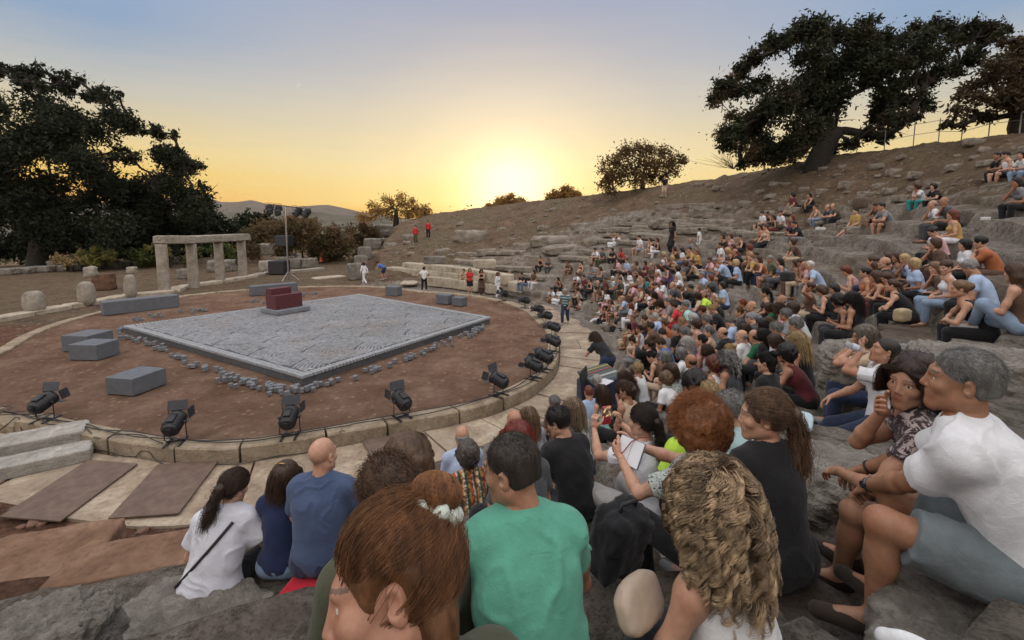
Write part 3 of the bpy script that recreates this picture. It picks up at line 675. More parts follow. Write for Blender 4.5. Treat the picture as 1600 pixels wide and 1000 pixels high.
    for x, y, k in ((215, 500, 5), (245, 494, 5), (290, 488, 5), (318, 485, 6), (190, 515, 7), (400, 471, 6), (470, 461, 7), (490, 460, 5)): [put(x + rs.normal() * 6, y + rs.normal() * 1.3) for _ in range(k)]
    # dark grey blocks
    bm = simple('grey_block', (.105, .114, .130), .75, .18, 5, .25, .006)
    def block(A, B, depth, hpx, label, name='stone_block', z0=-.03):
        a, b = at_z(*A, 0), at_z(*B, 0); h = hpx * a[1] / F; r_ = empty(name, (*((a + b) / 2)[:2], 0)); m = MB(); quad_box(m, a - [*((a + b) / 2)[:2], 0], b - [*((a + b) / 2)[:2], 0], depth, h, z0)
        ob = m.build(name, bm); ob.location = r_.location; bpy.data.objects.remove(r_); tag(ob, label, 'block' if 'block' in name else 'bench')
    block((166, 614), (208, 617.5), .95, 28, 'dark grey cuboid block nearest the spotlights, alone on the red earth')
    block((108, 561), (152, 562), .8, 25, 'dark grey cuboid block in front of its twin left of the stage')
    block((97, 548), (138, 549), .95, 26, 'dark grey cuboid block half hidden behind another left of the stage')
    block((162, 492.5), (281, 478.5), .8, 21, 'long low dark grey bench block below the tall columns', 'bench_block')
    block((393, 462), (466, 455), .7, 15, 'long grey bench block behind the maroon throne', 'bench_block')
    block((602, 461), (621, 462), .55, 14, 'small grey block alone near the far kerb')
    block((681, 473), (700, 475), .6, 14, 'small grey block, the larger of the pair on the far right')
    block((706, 476), (721, 478), .5, 13, 'small grey block, the lesser of the pair on the far right')
    # maroon throne on its plinth
    A, B, C = at_z(403, 487, ztop), at_z(434, 494, ztop), at_z(485, 485, ztop); e1 = (C - B)[:2]; L = np.linalg.norm(e1); e1 /= L; n1 = np.array([-e1[1], e1[0]])
    c = B[:2] + e1 * L / 2 + n1 * .75; az = math.atan2(e1[1], e1[0]); Rz = rotz(az)
    pl = empty('throne_plinth', (c[0], c[1], ztop)); m = MB(); m.box((0, 0, .11), (L, 1.5, .2), None, .015); bpy.data.objects.remove(pl)
    ob = m.build('throne_plinth', simple('plinth', (.17, .18, .205), .6, .2, 5, .2)); ob.location = (c[0], c[1], ztop + .012); ob.rotation_euler.z = az; tag(ob, 'flat grey slab under the maroon throne on the stage', 'plinth')
    r_ = empty('throne', (c[0], c[1], ztop + .225), az); tag(r_, 'dark maroon block throne with low back on a grey slab', 'throne'); mm = simple('maroon', (.085, .016, .022), .6, .15, 6, .15)
    m = MB(); m.box((-.05, -.02, .33), (1.3, .85, .66), None, .015); m.build('seat', mm, r_); m = MB(); m.box((-.19, .17, .80), (.98, .46, .285), None, .012); m.build('backrest', mm, r_)
def build_ruins():
    lim = stone('limestone', (.30, .265, .22), (.47, .42, .355), 2.5, .7, .03); pale = stone('pale_limestone', (.40, .345, .265), (.58, .51, .41), 2.0, .6, .02); grey = stone('grey_limestone', (.19, .175, .15), (.34, .315, .275), 2.0, .9, .05); brn = stone('brown_stone', (.13, .075, .05), (.22, .13, .09), 3, .6, .03)
    cols = [(246.5, 268.5, 456, 380.5), (293.5, 313, 448, 380), (336.5, 353, 440, 378), (372.5, 388, 433.5, 375.5)]; tops = []
    for i, (x0, x1, yb, yt) in enumerate(cols):
        b = at_z((x0 + x1) / 2, yb, 0.02); D = b[1]; h = (yb - yt) * D / F; w = .86 * (x1 - x0) * D / F; m = MB(); a = np.linspace(0, 2 * math.pi, 40, endpoint=False)
        # double half-column: two lobes joined by a narrower waist
        rad = lambda s: s * (.30 + .20 * np.abs(np.cos(a)) ** 1.2 + .012 * np.cos(a * 14)); Vv = []; zs = np.linspace(-.1, h, 14)
        for z in zs:
            k = w * (1.0 - .05 * z / h); r_ = rad(k) * (1 + .012 * vnoise(np.cos(a) * 2 + i * 7, np.sin(a) * 2, np.full(40, z * 2.0), 3)); Vv.append(np.c_[r_ * np.cos(a), r_ * np.sin(a) * .95, np.full(40, z)])
        Vv = np.concatenate(Vv); k = np.arange(40); Q = [np.c_[q * 40 + k, q * 40 + (k + 1) % 40, (q + 1) * 40 + (k + 1) % 40, (q + 1) * 40 + k] for q in range(13)]
        m.add(Vv, [np.concatenate(Q), np.array([list(range(13 * 40, 14 * 40))])]); ob = m.build('column', lim, None, True); ob.location = b; ob.rotation_euler.z = -.25 + i * .06
        tag(ob, ['tall double column nearest, at the left end of the colonnade', 'tall double column second from the near end, under the architrave joint', 'tall double column third from the near end of the colonnade', 'tall double column at the far right end of the colonnade'][i], 'column'); tops.append(np.array([b[0], b[1], b[2] + h]))
    for a, b, e0, e1, lb, sd in ((0, 1, -.1, .0, 'shorter weathered architrave block across the two nearest columns', 1), (1, 3, .08, .6, 'longer architrave block across the three farther columns', 2)):
        A, B = tops[a], tops[b]; d = B - A; L = np.linalg.norm(d[:2]); u = d / np.linalg.norm(d); A2 = A + u * e0; B2 = B + u * e1; c = (A2 + B2) / 2
        if a == 1: c = c - u * .0
        ob = rock('architrave', (c[0], c[1], c[2] + .27), (np.linalg.norm(B2 - A2) + .25, .8, .54), math.atan2(d[1], d[0]), lim, sd, .07, 16, (0, -math.asin(u[2])), None, 3, 12); tag(ob, lb, 'architrave')
    def blk(x0, x1, y0, y1, mat, label, name='stone_block', dd=1.0, rz=.2, rough=.1, z=0.0, cat='stone', seed=None):
        b = at_z((x0 + x1) / 2, y1, z); D = b[1] + .2; w = (x1 - x0) * D / F; h = (y1 - y0) * D / F
        st_ = 'stump' in name; w = w * (.66 if st_ else 1.0); ob = rock(name, (b[0], b[1] + w * dd / 2, z + h / 2 - .03), (w, w * dd, h + .06), rz, mat, seed or int(x0 + y0), rough, 14, sq=3.2 if st_ else 11)
        if st_: ob.data.transform(Matrix.Diagonal((1.12, 1.12, 1.0, 1)))
        tag(ob, label, cat); return ob
    blk(28, 61, 455, 491, lim, 'lowest column stump, pale drum at the left edge', 'column_stump', .9, .1, .05, cat='column')
    blk(115, 143, 440, 478, lim, 'broken-topped column stump left of the brown stone', 'column_stump', .9, .1, .06, cat='column')
    blk(189, 210, 430, 465, lim, 'slim tan column stump behind the long grey bench', 'column_stump', .9, .3, .07, cat='column')
    t = at_z(129, 476, 0); rock('column_top', (t[0] + .15, t[1] + .5, 1.75), (.5, .5, .6), .3, lim, 77, .2); tag(bpy.data.objects['column_top'], 'rounded broken stone lying on the middle column stump', 'stone')
    t = at_z(200, 463, 0); ob = rock('column_top', (t[0], t[1] + .45, 1.55), (.45, .45, .4), .3, lim, 78, .25); tag(ob, 'worn tan cap stone on the slim column stump', 'stone')
    blk(144, 169, 428, 453, brn, 'dark reddish brown square stone behind the broken stump', dd=.7)
    blk(403, 425, 408, 425, lim, 'lowest stone of the short stacked pillar by the loudspeaker'); blk(402, 427, 392, 409, lim, 'middle stone of the short stacked pillar by the loudspeaker').location.z = 1.38
    blk(405, 425, 376, 393, lim, 'topmost stone of the short stacked pillar by the loudspeaker').location.z = 2.2
    for x0, x1, y0, y1, l in ((428, 449, 402, 416, 'grey wall block just right of the ground loudspeaker, hidden partly by the mast'), (450, 469, 404, 419, 'grey wall block on which the grey-haired sitter rests'), (470, 491, 404, 419, 'grey wall block at the right end of the far wall'), (322, 356, 407, 425, 'grey block seen between the second and third columns'), (354, 368, 404, 414, 'small pale block seen between the third and fourth columns'), (274, 294, 421, 435, 'dark low block seen between the first and second columns'), (70, 107, 408, 420, 'rounded grey boulder left of the low wall'), (142, 162, 405, 415, 'small dark boulder on the left part of the low wall'), (192, 210, 402, 411, 'small dark boulder on the right part of the low wall')):
        blk(x0, x1, y0, y1, grey, l, 'stone_block', .8, .1, .14)
    # low wall behind the ruins: blocks end to end
    xs = [-20, 12, 40, 70, 98, 122, 150, 178, 205, 232, 256]
    for i in range(len(xs) - 1): yb = 428 - 16 * (xs[i] / 250); blk(xs[i], xs[i + 1] + 1, yb - 9, yb, grey, 'low grey block in the rough wall behind the column stumps', 'wall_block', .6, .12, .13, seed=50 + i)['group'] = 'blocks of the low wall behind the ruins'
    # stylobate slabs and stray paving
    ln = [(-30, 505), (30, 494), (90, 483), (146, 474), (182, 466), (262, 458), (275, 451), (338, 442), (392, 433), (408, 429), (442, 427), (502, 421)]
    for i in range(len(ln) - 1):
        a, b = at_z(*ln[i], 0), at_z(*ln[i + 1], 0); c = (a + b) / 2; d = b - a
        ob = rock('foundation_slab', (c[0], c[1] + .45, .03), (np.hypot(d[0], d[1]) * .98, .8, .26), math.atan2(d[1], d[0]), pale if i < 8 else lim, 90 + i, .05, 14, (0, 0), None, 3, 16); tag(ob, 'pale foundation slab in the line under the columns', 'slab', 'foundation slabs of the colonnade')
    ob = rock('paving_slab', (*at_z(514, 433, 0)[:2], -.02), (2.6, 1.3, .16), .9, pale, 120, .06); tag(ob, 'pale slanting slab on the path beyond the far kerb', 'slab')
    # slabs of the seating's far retaining wall
    for x0, x1, y0, y1, z, sd in ((541, 566, 412, 437, 0, 1), (552, 571, 400, 421, .45, 2), (558, 577, 386, 405, 1.0, 3), (567, 591, 373, 389, 1.75, 4)):
        ob = blk(x0, x1, y0, y1, grey, ['large leaning slab at the foot of the far retaining wall', 'grey slab second from the foot of the far retaining wall', 'grey slab second from the top of the far retaining wall', 'topmost grey slab of the far retaining wall'][sd - 1], 'retaining_slab', .8, .5, .08, z, seed=sd)
    blk(576, 622, 352, 371, grey, 'flat rock outcrop at the top of the far retaining wall', 'rock_outcrop', .7, .2, .2, 2.4, 'rock', 140)
    # pale stone benches at the far side
    for ri, (row, hp, dp, lab) in enumerate((([(631, 421), (668, 424), (705, 427), (742, 432), (775, 437), (797, 441)], 11, .75, 'highest'), ([(606, 427), (645, 430), (690, 434), (722, 438), (770, 445), (814, 452)], 10, .9, 'middle'), ([(668, 442), (710, 446), (752, 452), (788, 456)], 10, .8, 'lowest'))):
        for i in range(len(row) - 1):
            zz = (0.75, .36, 0.0)[ri]; a, b = at_z(*row[i], zz), at_z(*row[i + 1], zz); c = (a + b) / 2; d = b - a; D = c[1]; h = hp * D / F
            ob = rock('bench_block', (c[0], c[1] + dp / 2, zz + h / 2 - .12), (np.hypot(d[0], d[1]) * .985, dp, h + .24), math.atan2(d[1], d[0]), pale, 150 + ri * 9 + i, .035, 14, (0, 0), None, 3, 16); tag(ob, f'pale dressed block in the {lab} of the three restored far benches', 'bench', f'blocks of the {lab} restored bench')
    blk(661, 695, 401, 412, grey, 'grey squared block lying above the restored benches', dd=.5, z=1.6); blk(739, 774, 406, 419, pale, 'pale long block lying above the restored benches', dd=.4, z=1.2)
    ob = rock('paving_slab', (*at_z(640, 441, 0)[:2], -.03), (1.2, 2.0, .16), .1, pale, 171, .05); tag(ob, 'pale slab at the left end of the lowest restored bench', 'slab')
    # outcrops on the hillside
    gh = stone('hill_rock', (.25, .215, .175), (.43, .385, .32), 1.8, .9, .06); rs = np.random.default_rng(17)
    for x, y, w, h in ((862, 378, 60, 14), (1100, 335, 40, 12), (735, 372, 50, 18), (690, 396, 26, 10), (760, 396, 30, 10), (712, 378, 16, 12), (785, 360, 14, 6), (850, 358, 20, 7), (818, 388, 30, 12), (905, 355, 26, 9), (1050, 352, 60, 12), (1010, 360, 40, 10), (1130, 350, 36, 10), (1180, 352, 30, 10), (1155, 368, 34, 10), (1240, 330, 26, 10), (1330, 290, 24, 10), (1405, 270, 26, 9), (1440, 275, 30, 9), (1500, 262, 26, 9), (1380, 292, 20, 8), (1470, 290, 26, 8), (1290, 300, 18, 7), (640, 372, 24, 8), (610, 385, 20, 8), (596, 378, 18, 8), (930, 380, 40, 12), (880, 390, 60, 10), (1200, 335, 24, 8), (1260, 318, 20, 7), (1360, 305, 24, 8), (1550, 255, 22, 8), (720, 350, 12, 5), (830, 345, 12, 5), (960, 330, 12, 5), (1040, 330, 16, 6)):
        for t in np.arange(12, 60, .15):
            p = np.array([0, 0, CAMZ]) + ray(x, y) * t
            if p[2] < gz(p[0], p[1]): break
        D = p[1]; ob = rock('outcrop_rock', p + [0, .2, .02], (w * D / F, w * D / F * rs.uniform(.4, .7), h * D / F * 1.3), rs.uniform(-.4, .6), gh, int(x), .22, 10, (rs.uniform(-.15, .15), rs.uniform(-.1, .1))); tag(ob, 'weathered grey rock bedded in the brown hillside above the audience', 'rock', 'rocks on the hillside')
    for q in range(260):
        a = R(rs.uniform(-12, 94)); r_ = rs.uniform(22.5, 29.8) if a < R(45) else rs.uniform(18, 29.8); x, y = CEN[0] + r_ * math.cos(a), CEN[1] + r_ * math.sin(a); s = .10 + .42 * rs.random() ** 3
        ob = rock('loose_rock', (x, y, gz(x, y) + s * .1), (s * 1.5, s, s * .7), rs.uniform(0, 6), gh, q, .25, 6, (rs.uniform(-.3, .3), 0)); tag(ob, 'small loose stone on the dry brown slope', 'rock', 'loose stones on the slope')
    for q in range(64):
        a = R(rs.uniform(14, 80) if q < 40 else rs.uniform(-14, 34)); k = int(rs.integers(2, 12 if a < R(50) else 7) if q < 40 else rs.integers(9, 15)); r_ = R0 + ROW * k + rs.uniform(.1, .4); x, y = CEN[0] + r_ * math.cos(a), CEN[1] + r_ * math.sin(a); z = gz(x, y)
        if any(math.hypot(x - i[0], y - i[1]) < 1.3 for i in IMPRINT): continue
        L = rs.uniform(1.2, 3.0); h = rs.uniform(.22, .4); ob = rock('stone_ledge', (x, y, z - h * .12), (L, rs.uniform(.5, .8), h), a + math.pi / 2 + rs.uniform(-.1, .1), gh, 300 + q, .12, 14, (rs.uniform(-.06, .06), rs.uniform(-.05, .05)), None, 2.6, 9); tag(ob, 'broken pale ledge of an old seat row on the slope', 'rock', 'broken ledges of the seat rows')
    rc = simple('red_clod', (.15, .082, .055), .95, .4, 9, .5, .02)
    for q in range(70):
        a = R(rs.uniform(-108, -66)); r_ = RK(a) + WALK + rs.uniform(.15, 2.6); x, y = CEN[0] + r_ * math.cos(a), CEN[1] + r_ * math.sin(a); s = .05 + .16 * rs.random() ** 2; ob = rock('loose_stone', (x, y, gz(x, y) + s * .12), (s * 1.4, s, s * .7), rs.uniform(0, 6), rc, q, .3, 6); tag(ob, 'small reddish clod on the bare earth below the walkway', 'stone', 'clods on the red earth')
    # boards over the walkway
    wood = simple('plywood', (.125, .082, .060), .8, .32, 4.0, .3, .008, det=8); wood2 = simple('board_edge', (.16, .10, .068), .85, .25, 3)
    for q, (pl, lb) in enumerate((([(0, 808), (94, 815), (215, 725), (138, 719)], 'brown plywood board on the walkway, leftmost'), ([(169, 811), (279, 803), (343, 718), (246, 727)], 'brown plywood board on the walkway, left of the woman in white'), ([(566, 690), (634, 677), (654, 716), (590, 730)], 'brown plywood board against the kerb, right of the bald man'))):
        w = np.array([at_z(x, y, -.255)[:2] for x, y in pl]); c = w.mean(0); m = MB(); pp = (w - c); ar = np.cross(pp[1] - pp[0], pp[2] - pp[0]); m.prism(pp if ar > 0 else pp[::-1], -.012, .012)
        ob = m.build('plywood_board', wood); ob.location = (c[0], c[1], -.255 + .004 * q); tag(ob, lb, 'board')
    pale2 = stone('step_stone', (.30, .28, .25), (.46, .44, .40), 3.0, .6, .02)
    # steps and rough blocks at the near left
    for (px, py, z, dims, rz, sd, mt, lb, rg) in ((28, 694, -.06, (2.1, .75, .30), .62, 1, pale2, 'pale step block outside the kerb at the left edge, the upper one', .05), (24, 728, -.2, (2.2, .6, .26), .62, 2, pale2, 'pale step block outside the kerb at the left edge, the lower one', .05),
            (70, 940, .50, (1.15, .95, .34), .30, 3, stone('red_slab', (.20, .115, .075), (.31, .20, .14), 2, .6, .03), 'reddish flat stone slab at the lower left corner', .05), (235, 985, .62, (1.3, .55, .3), .3, 4, stone('red_slab', (.2, .1, .06), (.3, .2, .1)), 'long reddish slab below the big pitted boulder', .05)):
        p = at_z(px, py, z); p[2] = max(p[2], gz(p[0], p[1]) + .02); ob = rock('stone_slab', p, dims, rz, mt, sd, rg, 18, (0, 0), None, 3, 18); tag(ob, lb, 'stone')
def fore_rocks():
    near = stone('near_rock', (.36, .325, .285), (.60, .55, .495), 9.0, 1.0, .04)
    for (px, py, Y, dz, dims, rz, sd, lb, rg) in ((345, 968, 2.55, -.33, (1.7, .75, .62), -.25, 5, 'big pitted grey boulder on which the woman in white and the bald man sit', .10),
            (40, 985, 2.05, -.25, (.62, .55, .5), .3, 6, 'rough grey boulder cut by the lower left corner', .2),
            (1690, 1075, 1.20, -.22, (1.0, .8, .46), -.75, 7, 'layered grey rock seat under the man in white', .07),
            (1335, 725, 2.75, -.32, (.95, .8, .62), -.5, 8, 'pale rock seat below the drinking man', .09),
            (1405, 545, 5.0, -.3, (1.5, .8, .62), -.55, 9, 'pale rock behind the drinking man, under the purple mat', .1),
            (1560, 565, 4.3, -.25, (1.4, .9, .7), -.7, 10, 'large pale rock behind the head of the man in white', .1)):
        p = at_depth(px, py, Y); ob = rock('seat_rock', p + [0, 0, dz], dims, rz, near, sd, rg, 90, (0, 0), None, 3.4, 5 if sd != 7 else 9, .022); tag(ob, lb, 'rock')
# ------------------------------------------------------------------ lamps and gear
def build_gear():
    blk = simple('black_metal', (.022, .023, .026), .45, .3, 9, .15, .004, .3); flap = simple('barn_door_paint', (.040, .044, .054), .5, .2, 6, .1); lensm = simple('lens_glass', (.10, .11, .12), .08, .2, 4, 0); steel = simple('steel', (.33, .33, .34), .35, .15, 8, .1, .003, .9)
    def spot():
        r_ = empty('spotlight', (0, 0, 0)); b = MB()
        for s in (-.13, .13): b.box((s, 0, .015), (.05, .46, .025), None, .004)
        b.box((0, 0, .032), (.34, .05, .012)); b.build('base', blk, r_)
        y = MB(); y.tube([(-.19, 0, .42), (-.20, 0, .08), (-.16, 0, .045), (.16, 0, .045), (.20, 0, .08), (.19, 0, .42)], .011, 6); y.cyl((-.215, 0, .42), (-.165, 0, .42), .03, 10); y.cyl((.165, 0, .42), (.215, 0, .42), .03, 10); y.build('yoke', blk, r_)
        T = rotx(R(16)); o = np.array([0, 0, .42]); TL = lambda p: (np.asarray(p) @ T.T) + o
        h = MB(); ax = np.array([[1, 0, 0], [0, 0, 1], [0, -1.0, 0]]).T
        prof = [(0, -.27), (.10, -.27), (.135, -.25), (.15, -.20), (.152, .10), (.165, .11), (.168, .20), (.15, .205)]
        MM = T @ np.array([[1, 0, 0], [0, 0, 1], [0, 1, 0]], float); h.lathe(prof, 20, o, MM)
        for q in (-.2, -.13, -.06, .01): h.lathe([(.15, q - .008), (.168, q), (.15, q + .012)], 20, o, MM)
        h.box(TL((0, -.06, .165)), (.13, .24, .05), T, .008); h.box(TL((0, -.285, .02)), (.09, .02, .12), T, .004); h.build('housing', blk, r_, True)
        l = MB(); l.lathe([(0, .205), (.08, .20), (.142, .185)], 20, o, MM); l.build('lens', lensm, r_, True)
        d = MB(); Tf = T @ rotx(R(58)); d.box(TL((0, .275, .235)), (.36, .19, .008), T @ rotx(R(56)), .002); d.box(TL((0, .215, .16)), (.32, .03, .02), T); d.box(TL((-.2, .30, .02)), (.008, .17, .24), T @ rotz(.4)); d.box(TL((.2, .30, .02)), (.008, .17, .24), T @ rotz(-.4)); d.box(TL((0, .29, -.19)), (.30, .16, .008), T @ rotx(-.4)); d.build('barn_door', flap, r_)
        return r_
    proto = spot(); first = True
    L = [(60, 660, 0, 1.0, 'black spotlight with raised flap, leftmost on the kerb'), (280, 686, -8, 1.0, 'black spotlight on the broken kerb behind the woman in white'), (455, 666, 6, 1.0, 'black spotlight on the kerb behind the bald man in blue'), (622, 646, 12, 1.0, 'black spotlight with raised flap, right of the near stage corner'), (748, 606, 10, 1.0, 'black spotlight with raised flap, last before the bare ones'), (806, 585, 38, 1.0, 'front spotlight of the tight pair at the kerb bend'), (826, 574, 42, 1.1, 'rear spotlight of the tight pair at the kerb bend'), (853, 549, 50, 1.0, 'first spotlight above the kerb bend pair, aimed left'), (856, 526, 58, 1.0, 'second spotlight above the kerb bend pair, by white papers'), (851, 507, 62, 1.0, 'third spotlight above the kerb bend pair'), (838, 496, 66, 1.0, 'fourth spotlight above the kerb bend pair, touching its neighbour'), (807, 482, 80, 1.0, 'spotlight next to last along the far right kerb'), (778, 471, 95, 1.0, 'spotlight farthest along the kerb, below the woman in the white dress')]
    for x, y, a, s, lb in L:
        o = proto if first else copy_tree(proto); first = False; p = at_z(x, y, .03); r_, th = polar(p[0], p[1]); rr = RK(th) - .2; o.location = (CEN[0] + rr * math.cos(th), CEN[1] + rr * math.sin(th), .02); o.scale = (s * 1.0,) * 3
        d = np.array([-9.3, 20.5]) - np.array(o.location[:2]); o.rotation_euler.z = math.atan2(d[1], d[0]) - math.pi / 2 + rng.uniform(-.22, .22); tag(o, lb, 'spotlight', 'spotlights along the kerb')
        if x > 790:
            for c in o.children:
                if c.name.startswith('barn_door'): c.scale = (1, 1, .6); c.location.z = .12
    # cables
    cm = simple('cable_rubber', (.018, .018, .019), .55, .2, 9, 0)
    def cable(th0, th1, off, seed, lb, r=.011, loops=0.0):
        rs = np.random.default_rng(seed); t = np.radians(np.linspace(th0, th1, 90)); q = np.linspace(0, 1, 90)
        of = off + .10 * fbm(q * 9 + seed, q * 0, oct=3, seed=seed) + loops * np.sin(q * 30 + seed)
        rr = RK(t) + of; z = np.where(of < .0, .055, -.272) + .008; z = np.convolve(np.r_[[z[0]] * 2, z, [z[-1]] * 2], np.ones(5) / 5, 'valid')
        mb = MB(); mb.tube(np.c_[CEN[0] + rr * np.cos(t), CEN[1] + rr * np.sin(t), z], r, 6); ob = mb.build('cable', cm, None, True); tag(ob, lb, 'cable')
    cable(232, 300, -.2, 1, 'black cable along the kerb top from the left edge to the bend', loops=.05); cable(236, 282, -.13, 2, 'black looping cable nearest the kerb edge by the broken blocks', loops=.1); cable(228, 262, .04, 3, 'black cable spilling over the broken kerb onto the walkway', loops=.16)
    cable(262, 335, -.28, 4, 'black cable along the inner side of the kerb, right half', loops=.03); cable(300, 372, -.16, 5, 'black cable running to the spotlights beyond the kerb bend', loops=.06); cable(240, 262, -.3, 6, 'black tangled cable around the two left spotlights', loops=.12); cable(270, 300, .08, 7, 'thin black cable lying at the foot of the kerb', .008, .03)
    # lighting mast
    b = at_z(451, 438, 0); D = b[1]; k = D / F; r_ = empty('lighting_mast', (b[0], b[1], -.04)); tag(r_, 'tall thin lighting mast with crossbar before the rusty thicket', 'lighting mast')
    m = MB(); m.cyl((0, 0, 0), (0, 0, 117 * k), .06, 10, .045); m.build('pole', steel, r_); m = MB(); m.tube([(-26 * k, 0, 119.5 * k), (0, 0, 117 * k), (29 * k, 0, 113 * k)], .04, 8); m.build('crossbar', simple('red_steel', (.10, .045, .035), .5, .2, 6, .1), r_)
    m = MB(); [m.tube([(0, 0, .75), (.75 * math.cos(a), .75 * math.sin(a), .03)], .025, 6) for a in (.3, 2.4, 4.5)]; m.build('tripod', steel, r_)
    pm = bpy.data.objects['spotlight']; hs = [c for c in pm.children if c.name.startswith(('housing', 'yoke', 'lens'))]
    for i, (x, lb) in enumerate(((-23, 'leftmost lamp hanging from the mast crossbar'), (-11, 'lamp hanging from the mast crossbar just left of the pole'), (14, 'lamp hanging from the mast crossbar just right of the pole'), (27, 'rightmost lamp hanging from the mast crossbar'))):
        e = empty('hanging_lamp', (b[0] + x * k, b[1] - .05, 118 * k - x * .11 * k + .06)); tag(e, lb, 'lamp', 'lamps on the mast'); e.rotation_euler = (math.pi + .5, 0, (.5, .3, -.5, -.6)[i]); e.scale = (1.5,) * 3
        for c in hs: q = c.copy(); COL.objects.link(q); q.parent = e
    # loudspeakers
    def speaker(b, w, h, lb, stand=0.0):
        r_ = empty('loudspeaker', b); tag(r_, lb, 'loudspeaker'); m = MB(); m.box((0, 0, stand + h / 2), (w, w * .8, h), None, .03); m.build('cabinet', blk, r_); g = MB(); g.box((0, -w * .4 - .008, stand + h / 2), (w * .9, .02, h * .88), None, .008); g.build('grille', simple('grille', (.03, .03, .032), .7, .3, 60, .6, .01), r_)
        if stand: s = MB(); s.cyl((0, 0, .0), (0, 0, stand), .03, 8); [s.tube([(0, 0, .8), (.6 * math.cos(a), .6 * math.sin(a), .02)], .018, 6) for a in (.2, 2.3, 4.4)]; s.build('stand', blk, r_)
    p = at_z(437, 428, 0); speaker(p, 25 * p[1] / F, 21 * p[1] / F, 'large black loudspeaker standing on the ground by the stacked pillar'); p = at_z(446, 420, 0); speaker(p, 22 * p[1] / F, 16 * p[1] / F, 'black loudspeaker up on a stand beside the mast', 36 * p[1] / F)
    # traffic cone
    p = at_z(502, 409, .1); r_ = empty('traffic_cone', p); tag(r_, 'orange traffic cone beyond the far kerb', 'traffic cone'); m = MB(); m.lathe([(.20, .03), (.035, 1.0), (0, 1.0)], 14); m.build('cone', simple('cone_orange', (.62, .13, .04), .5, .1, 5, 0), r_, True); m = MB(); m.box((0, 0, .02), (.5, .5, .04), None, .01); m.build('base', simple('cone_orange', (.6, .1, .04)), r_)
    # fence on the crest
    fm = simple('fence_pipe', (.20, .20, .20), .5, .2, 6, .1); r_ = None; xs = [(1290, 252), (1330, 243), (1372, 236), (1416, 228), (1454, 220), (1489, 212), (1530, 202), (1577, 195), (1630, 183)]; pts = []
    for x, y in xs:
        for t in np.arange(14, 60, .1):
            p = np.array([0, 0, CAMZ]) + ray(x, HOR) * t
            if polar(p[0], p[1])[0] > 31.3: break
        pts.append(np.array([p[0], p[1], gz(p[0], p[1])]))
    r_ = empty('crest_fence', pts[0]); tag(r_, 'thin pipe fence along the crest between the two oaks', 'fence'); o = pts[0]
    for p in pts: m = MB(); m.cyl(p - o - [0, 0, .2], p - o + [0, 0, 1.25], .025, 6); m.build('post', fm, r_)
    for hh in (1.15, .6): m = MB(); m.tube([p - o + [0, 0, hh] for p in pts], .014, 5); m.build('rail', fm, r_)
    # crescent moon, far away
    d = ray(464, 132); d /= np.linalg.norm(d); Y = 9000; a = np.linspace(-1.5, 1.5, 15); ro = Y * .0042; V = []
    for t in a: V += [(ro * math.cos(t), ro * math.sin(t)), (ro * (1.32 * math.cos(t * .86) - .42) , ro * .98 * math.sin(t))]
    V = np.array(V); ux = np.cross(d, (0, 0, 1)); ux /= np.linalg.norm(ux); uz = np.cross(ux, d); c, s = math.cos(-.5), math.sin(-.5); V = V @ np.array([[c, s], [-s, c]])
    P3 = np.array([0, 0, CAMZ]) + d * Y + V[:, :1] * ux + V[:, 1:] * uz; P3 = np.r_[P3, P3 + d * 30]; n = 30; Q = [[2 * i, 2 * i + 1, 2 * i + 3, 2 * i + 2] for i in range(14)] + [[n + 2 * i, n + 2 * i + 2, n + 2 * i + 3, n + 2 * i + 1] for i in range(14)]
    mm, nt, bs = nodes('moon'); bs.inputs['Emission Color'].default_value = (1, .97, .9, 1); bs.inputs['Emission Strength'].default_value = 1.0; bs.inputs['Base Color'].default_value = (.3, .3, .3, 1)
    tag(link('moon', raw_mesh('moon', P3, [np.array(Q)], [mm])), kind='structure')
# ------------------------------------------------------------------ people: signed-distance bodies meshed with surface nets
def surf_nets(D, lo, h):
    S = D < 0; c = np.zeros(np.array(D.shape) - 1, np.int8); cor = [(i, j, k) for i in (0, 1) for j in (0, 1) for k in (0, 1)]
    n = np.array(D.shape) - 1; sl = lambda A, o: A[o[0]:o[0] + n[0], o[1]:o[1] + n[1], o[2]:o[2] + n[2]]
    for o in cor: c += sl(S, o)
    act = (c > 0) & (c < 8); ids = np.full(act.shape, -1, np.int64); ii = np.argwhere(act); ids[act] = np.arange(len(ii))
    v = np.stack([sl(D, o)[act] for o in cor], 1); acc = np.zeros((len(ii), 3)); cnt = np.zeros(len(ii)); C = np.array(cor, float)
    for a in range(8):
        for b in range(a + 1, 8):
            if np.abs(C[a] - C[b]).sum() != 1: continue
            x = (v[:, a] < 0) != (v[:, b] < 0); t = v[x, a] / (v[x, a] - v[x, b]); acc[x] += C[a] + t[:, None] * (C[b] - C[a]); cnt[x] += 1
    V = lo + (ii + acc / cnt[:, None]) * h; Q = []
    for ax in range(3):
        s0 = [slice(None)] * 3; s1 = [slice(None)] * 3; s0[ax] = slice(0, -1); s1[ax] = slice(1, None); A, B = S[tuple(s0)], S[tuple(s1)]
        e = np.argwhere(A != B); b_, c_ = (ax + 1) % 3, (ax + 2) % 3
        e = e[(e[:, b_] > 0) & (e[:, c_] > 0) & (e[:, b_] < n[b_]) & (e[:, c_] < n[c_])]
        def cell(db, dc): q = e.copy(); q[:, b_] += db; q[:, c_] += dc; return ids[q[:, 0], q[:, 1], q[:, 2]]
        q = np.stack([cell(-1, -1), cell(0, -1), cell(0, 0), cell(-1, 0)], 1); fl = A[tuple(e.T)]
        q[~fl] = q[~fl][:, ::-1]; Q.append(q)
    Q = np.concatenate(Q); return V, Q[(Q >= 0).all(1)]
